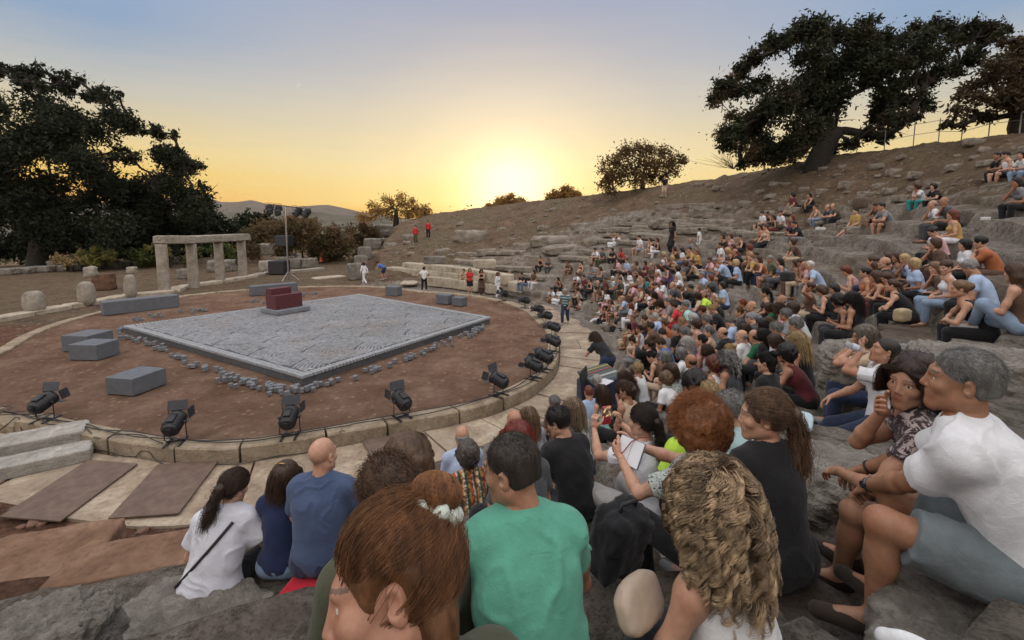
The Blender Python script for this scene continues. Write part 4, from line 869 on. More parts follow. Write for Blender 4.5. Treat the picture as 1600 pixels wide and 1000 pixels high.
def mesh_sdf(f, lo, hi, h, cs=4):
    lo = np.asarray(lo, float) - 2 * h; n = np.ceil((np.asarray(hi) + 2 * h - lo) / h / cs).astype(int)
    g = np.stack(np.meshgrid(*[np.arange(k) for k in n], indexing='ij'), -1).reshape(-1, 3)
    dc = f(lo + (g * cs + (cs - 1) / 2) * h); D = dc.reshape(n); m = (np.abs(D) < h * cs * 1.5)
    up = lambda A: A.repeat(cs, 0).repeat(cs, 1).repeat(cs, 2)
    D = up(D).copy(); m = up(m); D[m] = f(lo + np.argwhere(m) * h); return surf_nets(D, lo, h)
def nrm(v): v = np.asarray(v, float); return v / (np.linalg.norm(v) + 1e-12)
def d_cone(P, a, b, ra, rb):
    ab = b - a; L2 = ab @ ab + 1e-12; t = np.clip((P - a) @ ab / L2, 0, 1); return np.linalg.norm(P - a - t[:, None] * ab, axis=1) - (ra + (rb - ra) * t)
def d_ell(P, c, M, r):
    q = (P - c) @ M if M is not None else P - c; k0 = np.linalg.norm(q / r, axis=1); k1 = np.linalg.norm(q / (r * r), axis=1) + 1e-9; return np.where(k0 < 1e-6, -r.min(), k0 * (k0 - 1) / k1)
def smin(a, b, k): h = np.maximum(k - np.abs(a - b), 0) / k; return np.minimum(a, b) - h * h * k * .25
class SDF:
    def __init__(s): s.p = []; s.cuts = []; s.noise = None
    def cone(s, a, b, ra, rb=None, k=.03, cut=None): s.p.append(('c', np.asarray(a, float), np.asarray(b, float), ra, ra if rb is None else rb, k, cut)); return s
    def ell(s, c, r, M=None, k=.03, cut=None): s.p.append(('e', np.asarray(c, float), None if M is None else np.asarray(M, float), np.asarray(r, float), None, k, cut)); return s
    def sub(s, c, r, M=None, k=.01): s.p.append(('s', np.asarray(c, float), None if M is None else np.asarray(M, float), np.asarray(r, float), None, k, None)); return s
    def cut(s, o, n): s.cuts.append((np.asarray(o, float), nrm(n))); return s
    def __call__(s, P):
        d = np.full(len(P), 9.0)
        for t, a, b, r, rb, k, cut in s.p:
            if t == 'c': e = d_cone(P, a, b, r, rb)
            else: e = d_ell(P, a, b, r)
            if t == 's': d = -smin(-d, e, k); continue
            if cut is not None: e = np.maximum(e, (P - cut[0]) @ cut[1])
            d = smin(d, e, k)
        for o, n in s.cuts: d = np.maximum(d, (P - o) @ n)
        if s.noise: d = d + s.noise(P)
        return d
    def bounds(s):
        L, H = [], []
        for t, a, b, r, rb, k, cut in s.p:
            if t == 's': continue
            if t == 'c': m = max(r, rb); L += [a - m, b - m]; H += [a + m, b + m]
            else: m = r.max(); L.append(a - m); H.append(a + m)
        return np.min(L, 0), np.max(H, 0)
    def mesh(s, h): lo, hi = s.bounds(); return mesh_sdf(s, lo, hi, h)
def frame(y, z):
    y = nrm(y); x = nrm(np.cross(y, z)); return np.stack([x, y, np.cross(x, y)], 1)
# ---- head
HEADC = {}
def head_template(f, h):
    key = (f, h)
    if key in HEADC: return HEADC[key]
    s = SDF(); w = .95 if f else 1.0
    s.ell((0, -.015, .045), (.075 * w, .095, .087), k=.01).ell((0, .028, -.018), (.061 * w, .066, .083), k=.03)
    for x in (-1, 1):
        s.cone((x * .050 * w, -.008, -.052), (x * .012, .066, -.096), .021 if f else .024, .019 if f else .022, k=.03)
        s.ell((x * .040, .058, -.020), (.024, .022, .021), k=.02)
    s.ell((0, .071, -.098), (.02, .018, .017), k=.02)
    s.cone((-.034, .077, .030), (.034, .077, .030), .012 if f else .015, k=.02)
    s.ell((0, .076, -.058), (.030, .018, .024), k=.02)
    s.cone((0, -.015, -.05), (0, -.03, -.125), .05 if f else .056, .048 if f else .056, k=.03)
    for x in (-1, 1): s.sub((x * .031, .0975, .009), (.0175, .017, .0105), k=.012)
    s.cone((0, .086, .022), (0, .102 if f else .105, -.025), .0068, .0095 if f else .0112, k=.012)
    for x in (-1, 1): s.ell((x * .0115, .090, -.031), (.0085, .011, .008), k=.008)
    for x in (-1, 1):
        s.ell((x * .031, .0715, .009), (.0125,) * 3, k=.002)
        s.ell((x * .031, .0712, .0095), (.0155, .0145, .0145), k=.003, cut=((0, 0, .0125), (0, .25, -1)))
        s.ell((x * .031, .0712, .0085), (.0150, .0138, .0140), k=.003, cut=((0, 0, .0035), (0, .25, 1)))
    s.cone((-.019, .0885, -.053), (.019, .0885, -.053), .0048, k=.005); s.cone((0, .093, -.052), (0, .0935, -.0525), .0055, k=.006)
    s.cone((-.016, .0885, -.064), (.016, .0885, -.064), .0062, k=.005)
    for x in (-1, 1):
        M = rotz(-x * .45) @ rotx(-.18)
        s.ell((x * .078 * w, -.012, -.002), (.0075, .019, .031), M, k=.008); s.sub((x * (.078 * w + .009), -.006, .002), (.0085, .0105, .017), M, k=.006)
    V, Q = s.mesh(h); c = V[Q].mean(1); mi = np.zeros(len(Q), np.int32)
    de = np.minimum(*[np.linalg.norm(c - (x * .031, .0715, .009), axis=1) for x in (-1, 1)]); ey = (de < .0134) & (c[:, 1] > .0775) & (np.abs(c[:, 2] - .0085) < .0050); mi[ey] = 1
    ir = np.hypot(np.abs(c[:, 0]) - .031, c[:, 2] - .009) < .0056; mi[ey & ir] = 2
    lp = (np.abs(c[:, 0]) < .021) & (c[:, 1] > .0855) & (c[:, 2] < -.047) & (c[:, 2] > -.0715); mi[lp] = 3
    ax = np.abs(c[:, 0]); bz = .0335 + .004 * np.sin((ax - .012) / .04 * 3.1); br = (ax > .012) & (ax < .052) & (c[:, 1] > .05) & (np.abs(c[:, 2] - bz) < (.0032 if f else .0045)); mi[br] = 4
    HEADC[key] = (V, Q, mi); return HEADC[key]
# ---- hand: right hand, fingers along +y, palm down (-z), thumb at -x
HANDC = {}
def hand_template(kind, h):
    if (kind, h) in HANDC: return HANDC[kind, h]
    curl, th = {'relax': ((18, 24, 18), .35), 'flat': ((4, 6, 4), .6), 'grip': ((48, 52, 32), .15), 'fist': ((80, 88, 55), -.1)}[kind]
    s = SDF(); s.ell((0, .048, 0), (.039, .050, .0145), k=.01); s.cone((0, -.03, 0), (0, .02, 0), .0235, .025, k=.02); s.cone((-.024, .082, 0), (.026, .080, 0), .0105, .0095, k=.012)
    for q, (x, L) in enumerate(((-.029, .073), (-.010, .081), (.010, .076), (.027, .060))):
        p = np.array([x, .086 - abs(x) * .12, .001]); a = 0.0; sp = (-.10, -.02, .05, .13)[q]
        for seg, cu in zip((.45, .31, .24), curl):
            a += math.radians(cu + q * 3 * (kind == 'relax')); d = np.array([math.sin(sp) * math.cos(a), math.cos(a) * math.cos(sp), -math.sin(a)]); e = p + d * L * seg
            r = (.0088, .0082, .0075)[(0 if seg > .4 else 1 if seg > .3 else 2)] * (.92 if q == 3 else 1); s.cone(p, e, r, r * .93, k=.004); p = e
    a = np.array([-.026, .022, -.004]); b = a + nrm((-.75, .62, -.35 - th * .0)) * .044; c = b + nrm((-.30 + th * -.3, .85, -.42)) * .034; e = c + nrm((.12 - th * .4, .9, -.4)) * .027
    s.cone(a, b, .0155, .0115, k=.012); s.cone(b, c, .0112, .0098, k=.005); s.cone(c, e, .0098, .0082, k=.004)
    HANDC[kind, h] = s.mesh(h); return HANDC[kind, h]
# ---- skeleton
def two_bone(a, t, l1, l2, pole):
    a, t = np.asarray(a, float), np.asarray(t, float); d = t - a; L = np.linalg.norm(d); m = (l1 + l2) * .995
    if L > m: t = a + d / L * m; L = m; d = t - a
    L = max(L, abs(l1 - l2) + .02); u = d / (np.linalg.norm(d) + 1e-9); x = (l1 * l1 - l2 * l2 + L * L) / (2 * L); hh = math.sqrt(max(l1 * l1 - x * x, 0))
    p = np.asarray(pole, float); p = p - u * (p @ u); return a + u * x + nrm(p) * hh, a + u * L
def skel(P):
    f = P.get('g', 'm') == 'f'; sit = P.get('sit', 1); a1, a2, a3 = P.get('spine', (8, 16, 8)); sd = P.get('side', 0); tw = R(P.get('twist', 0)); J = {'f': f}
    D = lambda a: nrm((math.sin(R(sd)), math.sin(R(a)), math.cos(R(a))))
    pel = np.array([0, 0, .10 if sit else P.get('hipz', .92)]); sp = pel + .22 * D(a1); nb = sp + .275 * D(a2)
    Rt = rotz(tw); rt = Rt @ np.array([1.0, 0, 0]); fw = nrm(np.cross(D(a2), rt)) * -1; fw = np.cross(D(a2), rt); sw = .152 if f else .172; hu = P.get('hunch', .02)
    J.update(pel=pel, sp=sp, nb=nb, d1=D(a1), d2=D(a2), rt=rt, fw=fw, Mt=np.stack([rt, fw, D(a2)], 1), M1=np.stack([np.array([1.0, 0, 0]), np.cross(D(a1), (1.0, 0, 0)), D(a1)], 1))
    for s, k in ((1, 'R'), (-1, 'L')): J['sh' + k] = nb - .05 * D(a2) + rt * s * sw + fw * hu
    hy, hp, hr = P.get('head', (0, 5, 0)); Rh = rotz(R(hy)) @ rotx(-R(hp)) @ roty(R(hr)); nt_ = nb + .075 * D(a3); hc = nt_ + Rh @ np.array([0, .02, .10]); J.update(Rh=Rh, hc=hc, nt=nt_)
    for s, k in ((1, 'R'), (-1, 'L')):
        hip = pel + np.array([s * (.085 if f else .09), .0, -.015]); an = P.get('foot' + k) or (s * .13, .40, -.30)
        kp = P.get('knee' + k, (s * .35, .6, 1.0) if sit else (s * .1, 1, 0)); kn, ank = two_bone(hip, an, .43, .41, kp)
        J['hip' + k], J['kn' + k], J['an' + k] = hip, kn, ank; J['toe' + k] = ank + np.asarray(P.get('toe' + k, (s * .06, .165, -.055)))
        wr = P.get('hand' + k, (s * .06, .25, .22)); wr = (J['hc'] + Rh @ np.array(wr[1:])) if wr[0] == 'h' else np.array(wr, float)
        el, wr = two_bone(J['sh' + k], wr, .285, .25, P.get('elb' + k, (s * .7, -.5, -.6)))
        J['el' + k], J['wr' + k] = el, wr; hd = P.get('hd' + k); fd = nrm(wr - el); J['hd' + k] = nrm(hd) if hd is not None else nrm(fd + np.array([0, 0, -.25])); pn = P.get('pn' + k, (-s * .5, 0, -1)); J['pn' + k] = np.asarray(pn, float); J['hk' + k] = P.get('hk' + k, 'relax')
    return J
def body_sdf(J, infl=0.0, P=None):
    f = J['f']; s = SDF(); M, M1 = J['Mt'], J['M1']
    wd = P.get('build', 1.0) if P else 1.0
    s.ell(J['pel'] + J['d1'] * .02, np.array([.168 if f else .160, .118, .125]) * wd, M1); s.ell(J['pel'] * .35 + J['sp'] * .65, np.array([.125 if f else .142, .098 if f else .108, .15]) * wd, M1, .05)
    s.ell(J['sp'] + J['d2'] * .10 , np.array([.135 if f else .158, .098 if f else .112, .19]) * wd, M, .05)
    s.cone(J['shL'] * .86 + J['nb'] * .14, J['shR'] * .86 + J['nb'] * .14, .052 if f else .062, k=.05)
    for k in 'LR': s.cone(J['nb'] + J['d2'] * .02, J['sh' + k] * .75 + J['nb'] * .25 + J['d2'] * .01, .046, .046, k=.05)
    if f:
        for x in (-1, 1): s.ell(J['sp'] + J['d2'] * .10 + J['fw'] * .085 + J['rt'] * .065 * x, (.056, .052, .056), M, .03)
    return s
def limbs(s, J):
    f = J['f']; w = .88 if f else 1.0
    s.cone(J['nb'] - J['d2'] * .01, J['hc'] + J['Rh'] @ np.array([0, -.02, -.04]), .054 * w, .052 * w, k=.04)
    for k in 'LR':
        s.cone(J['sh' + k], J['el' + k], .050 * w, .038 * w, k=.035); s.ell(J['el' + k] * .6 + J['sh' + k] * .4, (.044 * w,) * 3, k=.04)
        m = J['el' + k] * .72 + J['wr' + k] * .28; s.cone(J['el' + k], m, .037 * w, .041 * w, k=.02); s.cone(m, J['wr' + k], .041 * w, .025 * w, k=.02)
        s.cone(J['hip' + k], J['kn' + k], .088 if not f else .086, .056, k=.04); kn = J['kn' + k]; an = J['an' + k]; bk = nrm(np.cross(np.cross(an - kn, J['kn' + k] - J['hip' + k]), an - kn))
        s.cone(kn, an, .052, .036, k=.03); s.ell(kn * .68 + an * .32 - bk * .022 * 0 + nrm((J['hip' + k] - kn) + (an - kn)) * .018, (.05, .05, .075), frame(np.cross(an - kn, (1, 0, .2)), an - kn), k=.04)
        s.cone(an + np.array([0, 0, -.01]), J['toe' + k], .036, .026, k=.03); s.ell(an + np.array([0, 0, -.045]) - nrm(J['toe' + k] - an) * .025, (.03,) * 3, k=.02)
    return s
def top_sdf(J, P, kind, infl, sl, nz):
    f = J['f']; s = body_sdf(J, 0, P)
    s.p = [(t, a, b, (r + infl if t == 'c' else r + np.array([infl + .004, infl + .006, infl])), (rb + infl if rb is not None else None), max(k, .045), c) for t, a, b, r, rb, k, c in s.p]
    if kind == 'tank':
        s.p = [q for q in s.p if not (q[0] == 'c')]
        for x in (-1, 1): s.cone(J['nb'] + J['rt'] * .085 * x + J['fw'] * -.02 - J['d2'] * .005, J['sp'] + J['d2'] * .1 + J['rt'] * .08 * x, .042, .06, k=.04)
    else:
        for k in 'LR':
            e, S_ = J['el' + k], J['sh' + k]
            if kind == 'long':
                s.cone(S_, e, .060 + infl * .5, .050, k=.045); w = J['wr' + k]; s.cone(e, w, .050, .036, k=.03, cut=(w - nrm(w - e) * .01, nrm(w - e)))
            else:
                q = S_ + (e - S_) * sl; s.cone(S_, S_ + (e - S_) * (sl + .12), .058 + infl * .4, .058 + infl * .8, k=.04, cut=(q, nrm(e - S_)))
    hem = J['pel'] - J['d1'] * (.07 if kind != 'tank' else .03); s.cut(hem, -J['d1'])
    for nr, oo in (((.066, .075, .075) if kind != 'tank' else (.078, .085, .11), .055),): s.sub(J['nb'] + J['d2'] * oo + J['fw'] * (.02 if kind != 'tank' else .03), nr, J['Mt'], k=.012)
    s.noise = nz; return s
def bottom_sdf(J, P, kind, infl, nz):
    s = SDF(); M1 = J['M1']; wd = P.get('build', 1.0)
    s.ell(J['pel'] + J['d1'] * .01, np.array([.168 if J['f'] else .160, .118, .125]) * wd + infl, M1, cut=(J['pel'] + J['d1'] * P.get('waist', .04), J['d1']))
    for k in 'LR':
        h_, n_, a_ = J['hip' + k], J['kn' + k], J['an' + k]
        if kind == 'shorts': q = h_ + (n_ - h_) * .80; s.cone(h_, h_ + (n_ - h_) * .95, .094 + infl, .080 + infl, k=.05, cut=(q, nrm(n_ - h_)))
        elif kind in ('trousers', 'jeans'):
            lo = .026 if kind == 'trousers' else .014; s.cone(h_, n_, .090 + infl, .062 + infl, k=.05); s.cone(n_, a_, .060 + infl, .040 + lo, k=.03, cut=(a_ - nrm(a_ - n_) * .02, nrm(a_ - n_)))
        elif kind in ('skirt', 'dress'):
            e = n_ + (a_ - n_) * (.45 if kind == 'skirt' else .75); s.cone(h_, n_, .094 + infl, .075 + infl, k=.07); s.cone(n_, e, .075 + infl, .085, k=.06)
    if kind in ('skirt', 'dress'):
        s.cone(J['knL'], J['knR'], .075, k=.08); s.cone((J['hipL'] + J['knL']) / 2, (J['hipR'] + J['knR']) / 2, .085, k=.08); q = .45 if kind == 'skirt' else .75
        s.cone(J['knL'] + (J['anL'] - J['knL']) * q, J['knR'] + (J['anR'] - J['knR']) * q, .075, k=.08)
    s.noise = nz; return s
def shoe_sdf(J, k, cutz=True):
    s = SDF(); a, t = J['an' + k], J['toe' + k]; dr = nrm((t - a) * (1, 1, .2)); b = a + np.array([0, 0, -.042]) - dr * .022
    s.cone(b, t + dr * .012, .041, .034, k=.02); s.cone(a + (0, 0, .005), b, .042, .042, k=.02, cut=(a + (0, 0, .012), (0, 0, 1))); s.ell((b + t) / 2, (.042, .042, .03), k=.03); return s
def wrinkles(amp, seed, fr=7.0, st=1.0):
    def n(P):
        w = fbm(P[:, 0] * fr + seed, P[:, 1] * fr, P[:, 2] * fr * st, 2, seed)
        r = 1 - np.abs(vnoise(P[:, 0] * fr * .9 + 2.2 * w, P[:, 1] * fr * .9 + seed, P[:, 2] * fr * .55 + P[:, 0] * fr * .5, seed + 3)); return -amp * w - amp * 1.3 * (r ** 3 - .4)
    return n
# ------------------------------------------------------------------ hair
HC, HR = np.array([0, -.015, .045]), np.array([.075, .095, .087])
def hair_sdf(style, seed=0):
    s = SDF(); t = .011; am = .004; fr = 28; face = True
    if style == 'bald': s.ell(HC + (0, -.012, -.035), HR + (.004, .0, -.02)); s.cut((0, 0, .035), (0, 0, 1)); s.cut((0, .02, 0), (0, 1, 0)); s.cut((0, 0, -.07), (0, 0, -1)); am = .002
    elif style in ('short', 'crop'): 
        t = .012 if style == 'short' else .0035; s.ell(HC, HR + t); s.ell((0, -.045, -.01), (.066, .062, .055), k=.03); s.cut((0, 0, -.055), (0, -.35, -1)); am = .005 if style == 'short' else .0015
    elif style == 'cap': s.ell(HC + (0, 0, .004), HR + .014); s.cut((0, 0, .052), (0, .15, -1)); s.ell((0, .115, .052), (.058, .062, .007), rotx(-.15), k=.006); face = False; am = 0
    elif style == 'hat': s.ell(HC + (0, 0, .01), HR + (.012, .012, .02)); s.cut((0, 0, .05), (0, 0, -1)); s.ell((0, 0, .052), (.165, .185, .008), k=.01); face = False; am = .002
    elif style == 'bob': s.ell(HC, HR + .018); s.ell((0, -.04, -.03), (.098, .082, .11), k=.04); s.cut((0, 0, -.125), (0, -.1, -1)); am = .007
    elif style == 'long': s.ell(HC, HR + .014); s.ell((0, -.045, -.03), (.092, .075, .11), k=.04); s.cone((0, -.075, -.06), (0, -.10, -.29), .075, .05, k=.05); s.cone((-.055, -.03, -.06), (-.06, -.05, -.22), .034, .024, k=.03); s.cone((.055, -.03, -.06), (.06, -.05, -.22), .034, .024, k=.03); am = .008; fr = 22
    elif style == 'pony': s.ell(HC, HR + .010); s.ell((0, -.125, .035), (.028, .03, .03), k=.02); s.cone((0, -.13, .02), (0, -.155, -.10), .034, .03, k=.03); s.cone((0, -.155, -.10), (0, -.135, -.22), .03, .012, k=.03); am = .004
    elif style == 'bun': s.ell(HC, HR + .010); s.ell((0, -.096, .134), (.040, .039, .035), k=.012); am = .004
    elif style == 'updo': s.ell(HC, HR + .013); s.ell((0, -.11, .045), (.05, .045, .055), k=.03); am = .007
    elif style == 'curly': s.ell(HC + (0, -.012, 0), HR + (.038, .032, .034)); s.ell((0, -.045, -.025), (.108, .085, .09), k=.05); s.cut((0, 0, -.12), (0, -.1, -1)); am = .018; fr = 26
    elif style == 'afro': s.ell(HC + (0, -.025, -.005), (.148, .145, .14)); s.ell((0, -.04, -.045), (.15, .125, .10), k=.05); am = .014; fr = 30
    elif style == 'curlylong': s.ell(HC + (0, -.01, 0), HR + .014); s.ell((0, -.045, -.05), (.115, .085, .13), k=.05); s.cone((0, -.075, -.08), (0, -.09, -.20), .09, .05, k=.06); am = .02; fr = 22
    if face:
        z0 = .034 if style in ('short', 'crop', 'bald') else .03
        s.sub((0, .105, -.028), (.078, .086, .112) if style in ('bun', 'pony', 'updo') else (.066, .066, .103 if style in ('crop', 'short') else .098), k=.02)
        if style in ('short', 'crop'): 
            for x in (-1, 1): s.sub((x * .085, .015, -.05), (.03, .05, .055), k=.015)
            for x in (-1, 1): s.sub((x * .088, -.012, 0), (.018, .026, .036), k=.01)
        if style in ('bun', 'pony', 'updo'):
            for x in (-1, 1): s.sub((x * .088, .002, -.006), (.026, .040, .046), k=.01)
            s.cut((0, -.02, -.10 if style == 'bun' else -.065), (0, .25, -1))
            if style == 'bun': s.ell((0, -.06, -.05), (.058, .045, .07), k=.03)
    if am: s.noise = lambda P: am * fbm(P[:, 0] * fr + seed, P[:, 1] * fr, P[:, 2] * fr * .7, 2, seed)
    return s
HAIRC = {}
def hair_mesh(style, h, v=0):
    k = (style, h, v)
    if k not in HAIRC and h < .012 and style in ('short', 'long', 'bob', 'curly', 'updo', 'pony', 'bun', 'curlylong'):
        HAIRC[k] = near_hair(style, {'short': 900, 'curly': 900}.get(style, 700), 30 + v, .0022, .010)
    if k not in HAIRC:
        V, Q = hair_sdf(style, v).mesh(h); HAIRC[k] = raw_mesh('hair', V, [Q], [mat_hair()])
    return HAIRC[k]
def strand_tubes(paths, r0, taper=.35):
    """paths (n,m,3) -> three-sided tubes"""
    n, m, _ = paths.shape; T = np.gradient(paths, axis=1); T /= np.linalg.norm(T, axis=2, keepdims=True) + 1e-9
    u = np.cross(T, np.array([.31, .52, .79])); u /= np.linalg.norm(u, axis=2, keepdims=True) + 1e-9; w = np.cross(T, u)
    rad = (np.linspace(1, taper, m)[None, :, None] * np.broadcast_to(np.asarray(r0, float).reshape(-1, 1, 1), (n, 1, 1)))
    V = np.stack([paths + rad * (math.cos(a) * u + math.sin(a) * w) for a in (0, 2.094, 4.189)], 2).reshape(-1, 3)
    b = (np.arange(n)[:, None] * m + np.arange(m - 1)[None]).reshape(-1, 1) * 3; Q = np.concatenate([np.concatenate([b + i, b + (i + 1) % 3, b + 3 + (i + 1) % 3, b + 3 + i], 1) for i in range(3)]); return V, Q
def roots(n, rs, low=-.06, up=0):
    out = []
    while sum(len(o) for o in out) < n:
        d = rs.normal(size=(n * 2, 3)); d /= np.linalg.norm(d, axis=1)[:, None]; p = HC + d * HR
        fr_ = ((p[:, 1] - .105) / (.066 + .022 * up)) ** 2 + (p[:, 0] / (.066 + .012 * up)) ** 2 + ((p[:, 2] + .028) / (.103 + .012 * up)) ** 2 < 1
        ear = (np.abs(p[:, 0]) > .045) & (p[:, 2] < .02 + .022 * up) & (p[:, 1] > -.035 - .012 * up)
        out.append(d[(~fr_) & (~ear) & (p[:, 2] > low)])
    return np.concatenate(out)[:n]
def slerp(a, b, t):
    om = np.arccos(np.clip((a * b).sum(-1), -1, 1))[:, None, None]; t = t[None, :, None]; so = np.sin(om) + 1e-6; return (np.sin((1 - t) * om) * a[:, None] + np.sin(t * om) * b[:, None]) / so
LAST = {}
def strands(style, n, seed, rad=.0011):
    LAST.clear()
    rs = np.random.default_rng(seed); d = roots(n, rs, -.05 if style in ('bun', 'pony', 'updo') else -.06, 1 if style in ('bun', 'pony', 'updo') else 0); m = 14; t = np.linspace(0, 1, m)
    if style in ('bun', 'pony', 'updo'):
        tip = {'bun': (0, -.085, .095), 'pony': (0, -.12, .035), 'updo': (0, -.11, .05)}[style]; td = nrm((np.array(tip) - HC) / HR)
        tgt = nrm_rows(td + rs.normal(size=(n, 3)) * .16); D = slerp(d, tgt, t); off = (.0115 + .0030 * rs.random((n, 1, 1)) + .005 * np.sin(t * math.pi)[None, :, None]); P = HC + D * (HR + off)
        P = P + .0022 * np.sin(t * math.pi)[None, :, None] * rs.normal(size=(n, 1, 3))
        k = n // 3; a = rs.random(k) * 6.28
        if style == 'bun':
            # strands rolled round the bun: from its foot up and over to its crown
            ax = nrm((0, -.45, 1)); B = np.array([0, -.097, .135]); e1 = nrm(np.cross(ax, (1, 0, 0))); e2 = np.cross(ax, e1); ph = np.linspace(-1.1, 1.56, m); rr = .038 + .006 * rs.random((k, 1)); aa = a[:, None] + .9 * t[None] * rs.choice([-1, 1], (k, 1))
            H = (np.cos(ph) * rr * 1.12)[..., None] * (np.cos(aa)[..., None] * e1 + np.sin(aa)[..., None] * e2) + (np.sin(ph) * rr * .86)[..., None] * ax; P = np.concatenate([P, B + H])
        elif style == 'pony':
            s_ = np.array([0, -.128, .03]) + rs.normal(size=(k, 3)) * .012; L = rs.uniform(.2, .34, (k, 1, 1)); g = np.stack([0 * t, -.10 * np.sin(t * 2.2), -t], -1)[None]; P = np.concatenate([P, s_[:, None] + g * L + rs.normal(size=(k, 1, 3)) * .022 * t[None, :, None] + .012 * np.sin(t * 9 + a[:, None])[..., None] * rs.normal(size=(k, 1, 3))])
        # flyaway hairs
        f = d[:n // 22]; Pf = P[:len(f)] + f[:, None] * (.012 * np.sin(t * 3.14)[None, :, None]) + rs.normal(size=(len(f), 1, 3)) * .010 * (t ** 2)[None, :, None]; P = np.concatenate([P, Pf])
    elif style in ('short', 'crop'):
        L = rs.uniform(.02, .035, (n, 1, 1)) if style == 'short' else rs.uniform(.009, .016, (n, 1, 1)); fl = np.array([0, -.75, -.45]); tn = fl - d * (d @ fl)[:, None]; tn += rs.normal(size=(n, 3)) * .35; up = 1 - np.abs(d[:, 2:3]) * .2
        P = (HC + d * (HR + (.004 if style == 'short' else .002)))[:, None] + L * (t[None, :, None] * tn[:, None] + .55 * np.sin(t * 2.4)[None, :, None] * d[:, None] * (1.0 if style == 'short' else .35))
    else:
        cu = {'long': .003, 'bob': .004, 'curlylong': .016, 'afro': .012, 'curly': .011}[style]; m = 44 if style == 'curlylong' else 26 if cu > .006 else 18; t = np.linspace(0, 1, m)
        L = {'long': (.34, .46), 'bob': (.15, .22), 'curlylong': (.19, .33), 'afro': (.07, .105), 'curly': (.06, .12)}[style]; L = rs.uniform(*L, n); vol = {'long': .010, 'bob': .014, 'curlylong': .062, 'afro': .0, 'curly': .02}[style]
        p = HC + d * (HR + .006); v = d.copy(); P = np.zeros((n, m, 3)); P[:, 0] = p; gw = {'long': .55, 'bob': .5, 'curlylong': .22, 'afro': .05, 'curly': .16}[style]; part = np.stack([np.sign(d[:, 0]) * .4, -.35 * np.ones(n), -np.ones(n) * .3], 1)
        v = nrm_rows(d * (.6 if style not in ('afro',) else 1) + part * (.7 if style not in ('afro', 'curly') else .15) + rs.normal(size=(n, 3)) * .2)
        for i in range(1, m):
            v = nrm_rows(v + np.array([0, -.06, -1]) * gw); p = p + v * (L / m)[:, None]
            q = (p - HC) / (HR + vol * np.minimum(1, i / 6)); ln = np.linalg.norm(q, axis=1); ins = ln < 1; p[ins] = HC + (q[ins] / ln[ins, None]) * (HR + vol * min(1, i / 6))
            if style in ('long', 'curlylong', 'bob'): bk = p[:, 2] < -.07; p[bk, 1] = np.minimum(p[bk, 1], -.045 - .05 * np.abs(p[bk, 0]))
            if style != 'afro' and style != 'curly':
                fc = (p[:, 1] > .005) & (p[:, 2] < .072) & (np.abs(p[:, 0]) < .083); p[fc, 0] = np.where(p[fc, 0] >= 0, 1, -1) * (.083 + .006 * rs.random(fc.sum())); p[fc, 1] -= .006
            P[:, i] = p
        if cu > .009 and style != 'afro':   # strands gathered into locks that curl together
            lc = rs.integers(0, n, max(8, n // 24)); lk = np.argmin(((d[:, None] - d[lc][None]) ** 2).sum(-1), 1) if n < 6000 else rs.integers(0, len(lc), n)
            mean = P[lc][lk]; P = mean + (P - mean) * np.interp(t, [0, .25, 1], [1, .42, .22])[None, :, None]; LAST['lk'] = lk
            ph = (rs.random(len(lc)) * 6.28)[lk][:, None] + rs.normal(size=(n, 1)) * .2; fq = rs.uniform(*((20, 33) if style == 'curlylong' else (10, 19)), len(lc))[lk][:, None]; am = (cu * rs.uniform(.45, 1.1, len(lc)))[lk][:, None] * np.minimum(1, .15 + t * 2.2)[None]
            P[..., 0] += am * np.sin(fq * t[None] + ph); P[..., 1] += am * np.cos(fq * t[None] + ph); P[..., 2] += am * .4 * np.sin(fq * t[None] * 1.3 + ph); return P
        ph = rs.random((n, 1)) * 6.28; fq = rs.uniform(14, 30, (n, 1)) if cu > .006 else rs.uniform(5, 9, (n, 1)); am = cu * rs.uniform(.5, 1.3, (n, 1)) * np.minimum(1, t * 3)[None]
        P[..., 0] += am * np.sin(fq * t[None] + ph); P[..., 1] += am * np.cos(fq * t[None] + ph); P[..., 2] += am * .4 * np.sin(fq * t[None] * 1.3 + ph)
    return P
def nrm_rows(a): return a / (np.linalg.norm(a, axis=-1, keepdims=True) + 1e-9)
def near_hair(style, n, seed, rad, base_h=.006):
    V0, Q0 = hair_sdf(style, seed).mesh(base_h); P = strands(style, n, seed)
    if style == 'bun' or style == 'pony' or style == 'updo': pass
    if rad and len(P.shape) == 3:
        rs = np.random.default_rng(seed + 1); V1, Q1 = strand_tubes(P, rad * rs.uniform(.7, 1.3, len(P))); n0 = len(V0); V0, Q0 = np.concatenate([V0, V1]), np.concatenate([Q0, Q1 + n0])
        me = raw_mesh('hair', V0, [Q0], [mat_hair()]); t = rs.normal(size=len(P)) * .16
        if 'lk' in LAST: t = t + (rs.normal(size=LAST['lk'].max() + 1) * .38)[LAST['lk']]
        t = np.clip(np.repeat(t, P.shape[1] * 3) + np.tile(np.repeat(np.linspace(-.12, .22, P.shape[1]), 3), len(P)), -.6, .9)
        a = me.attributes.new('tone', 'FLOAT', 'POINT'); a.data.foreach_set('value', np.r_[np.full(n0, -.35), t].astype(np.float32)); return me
    return raw_mesh('hair', V0, [Q0], [mat_hair()])
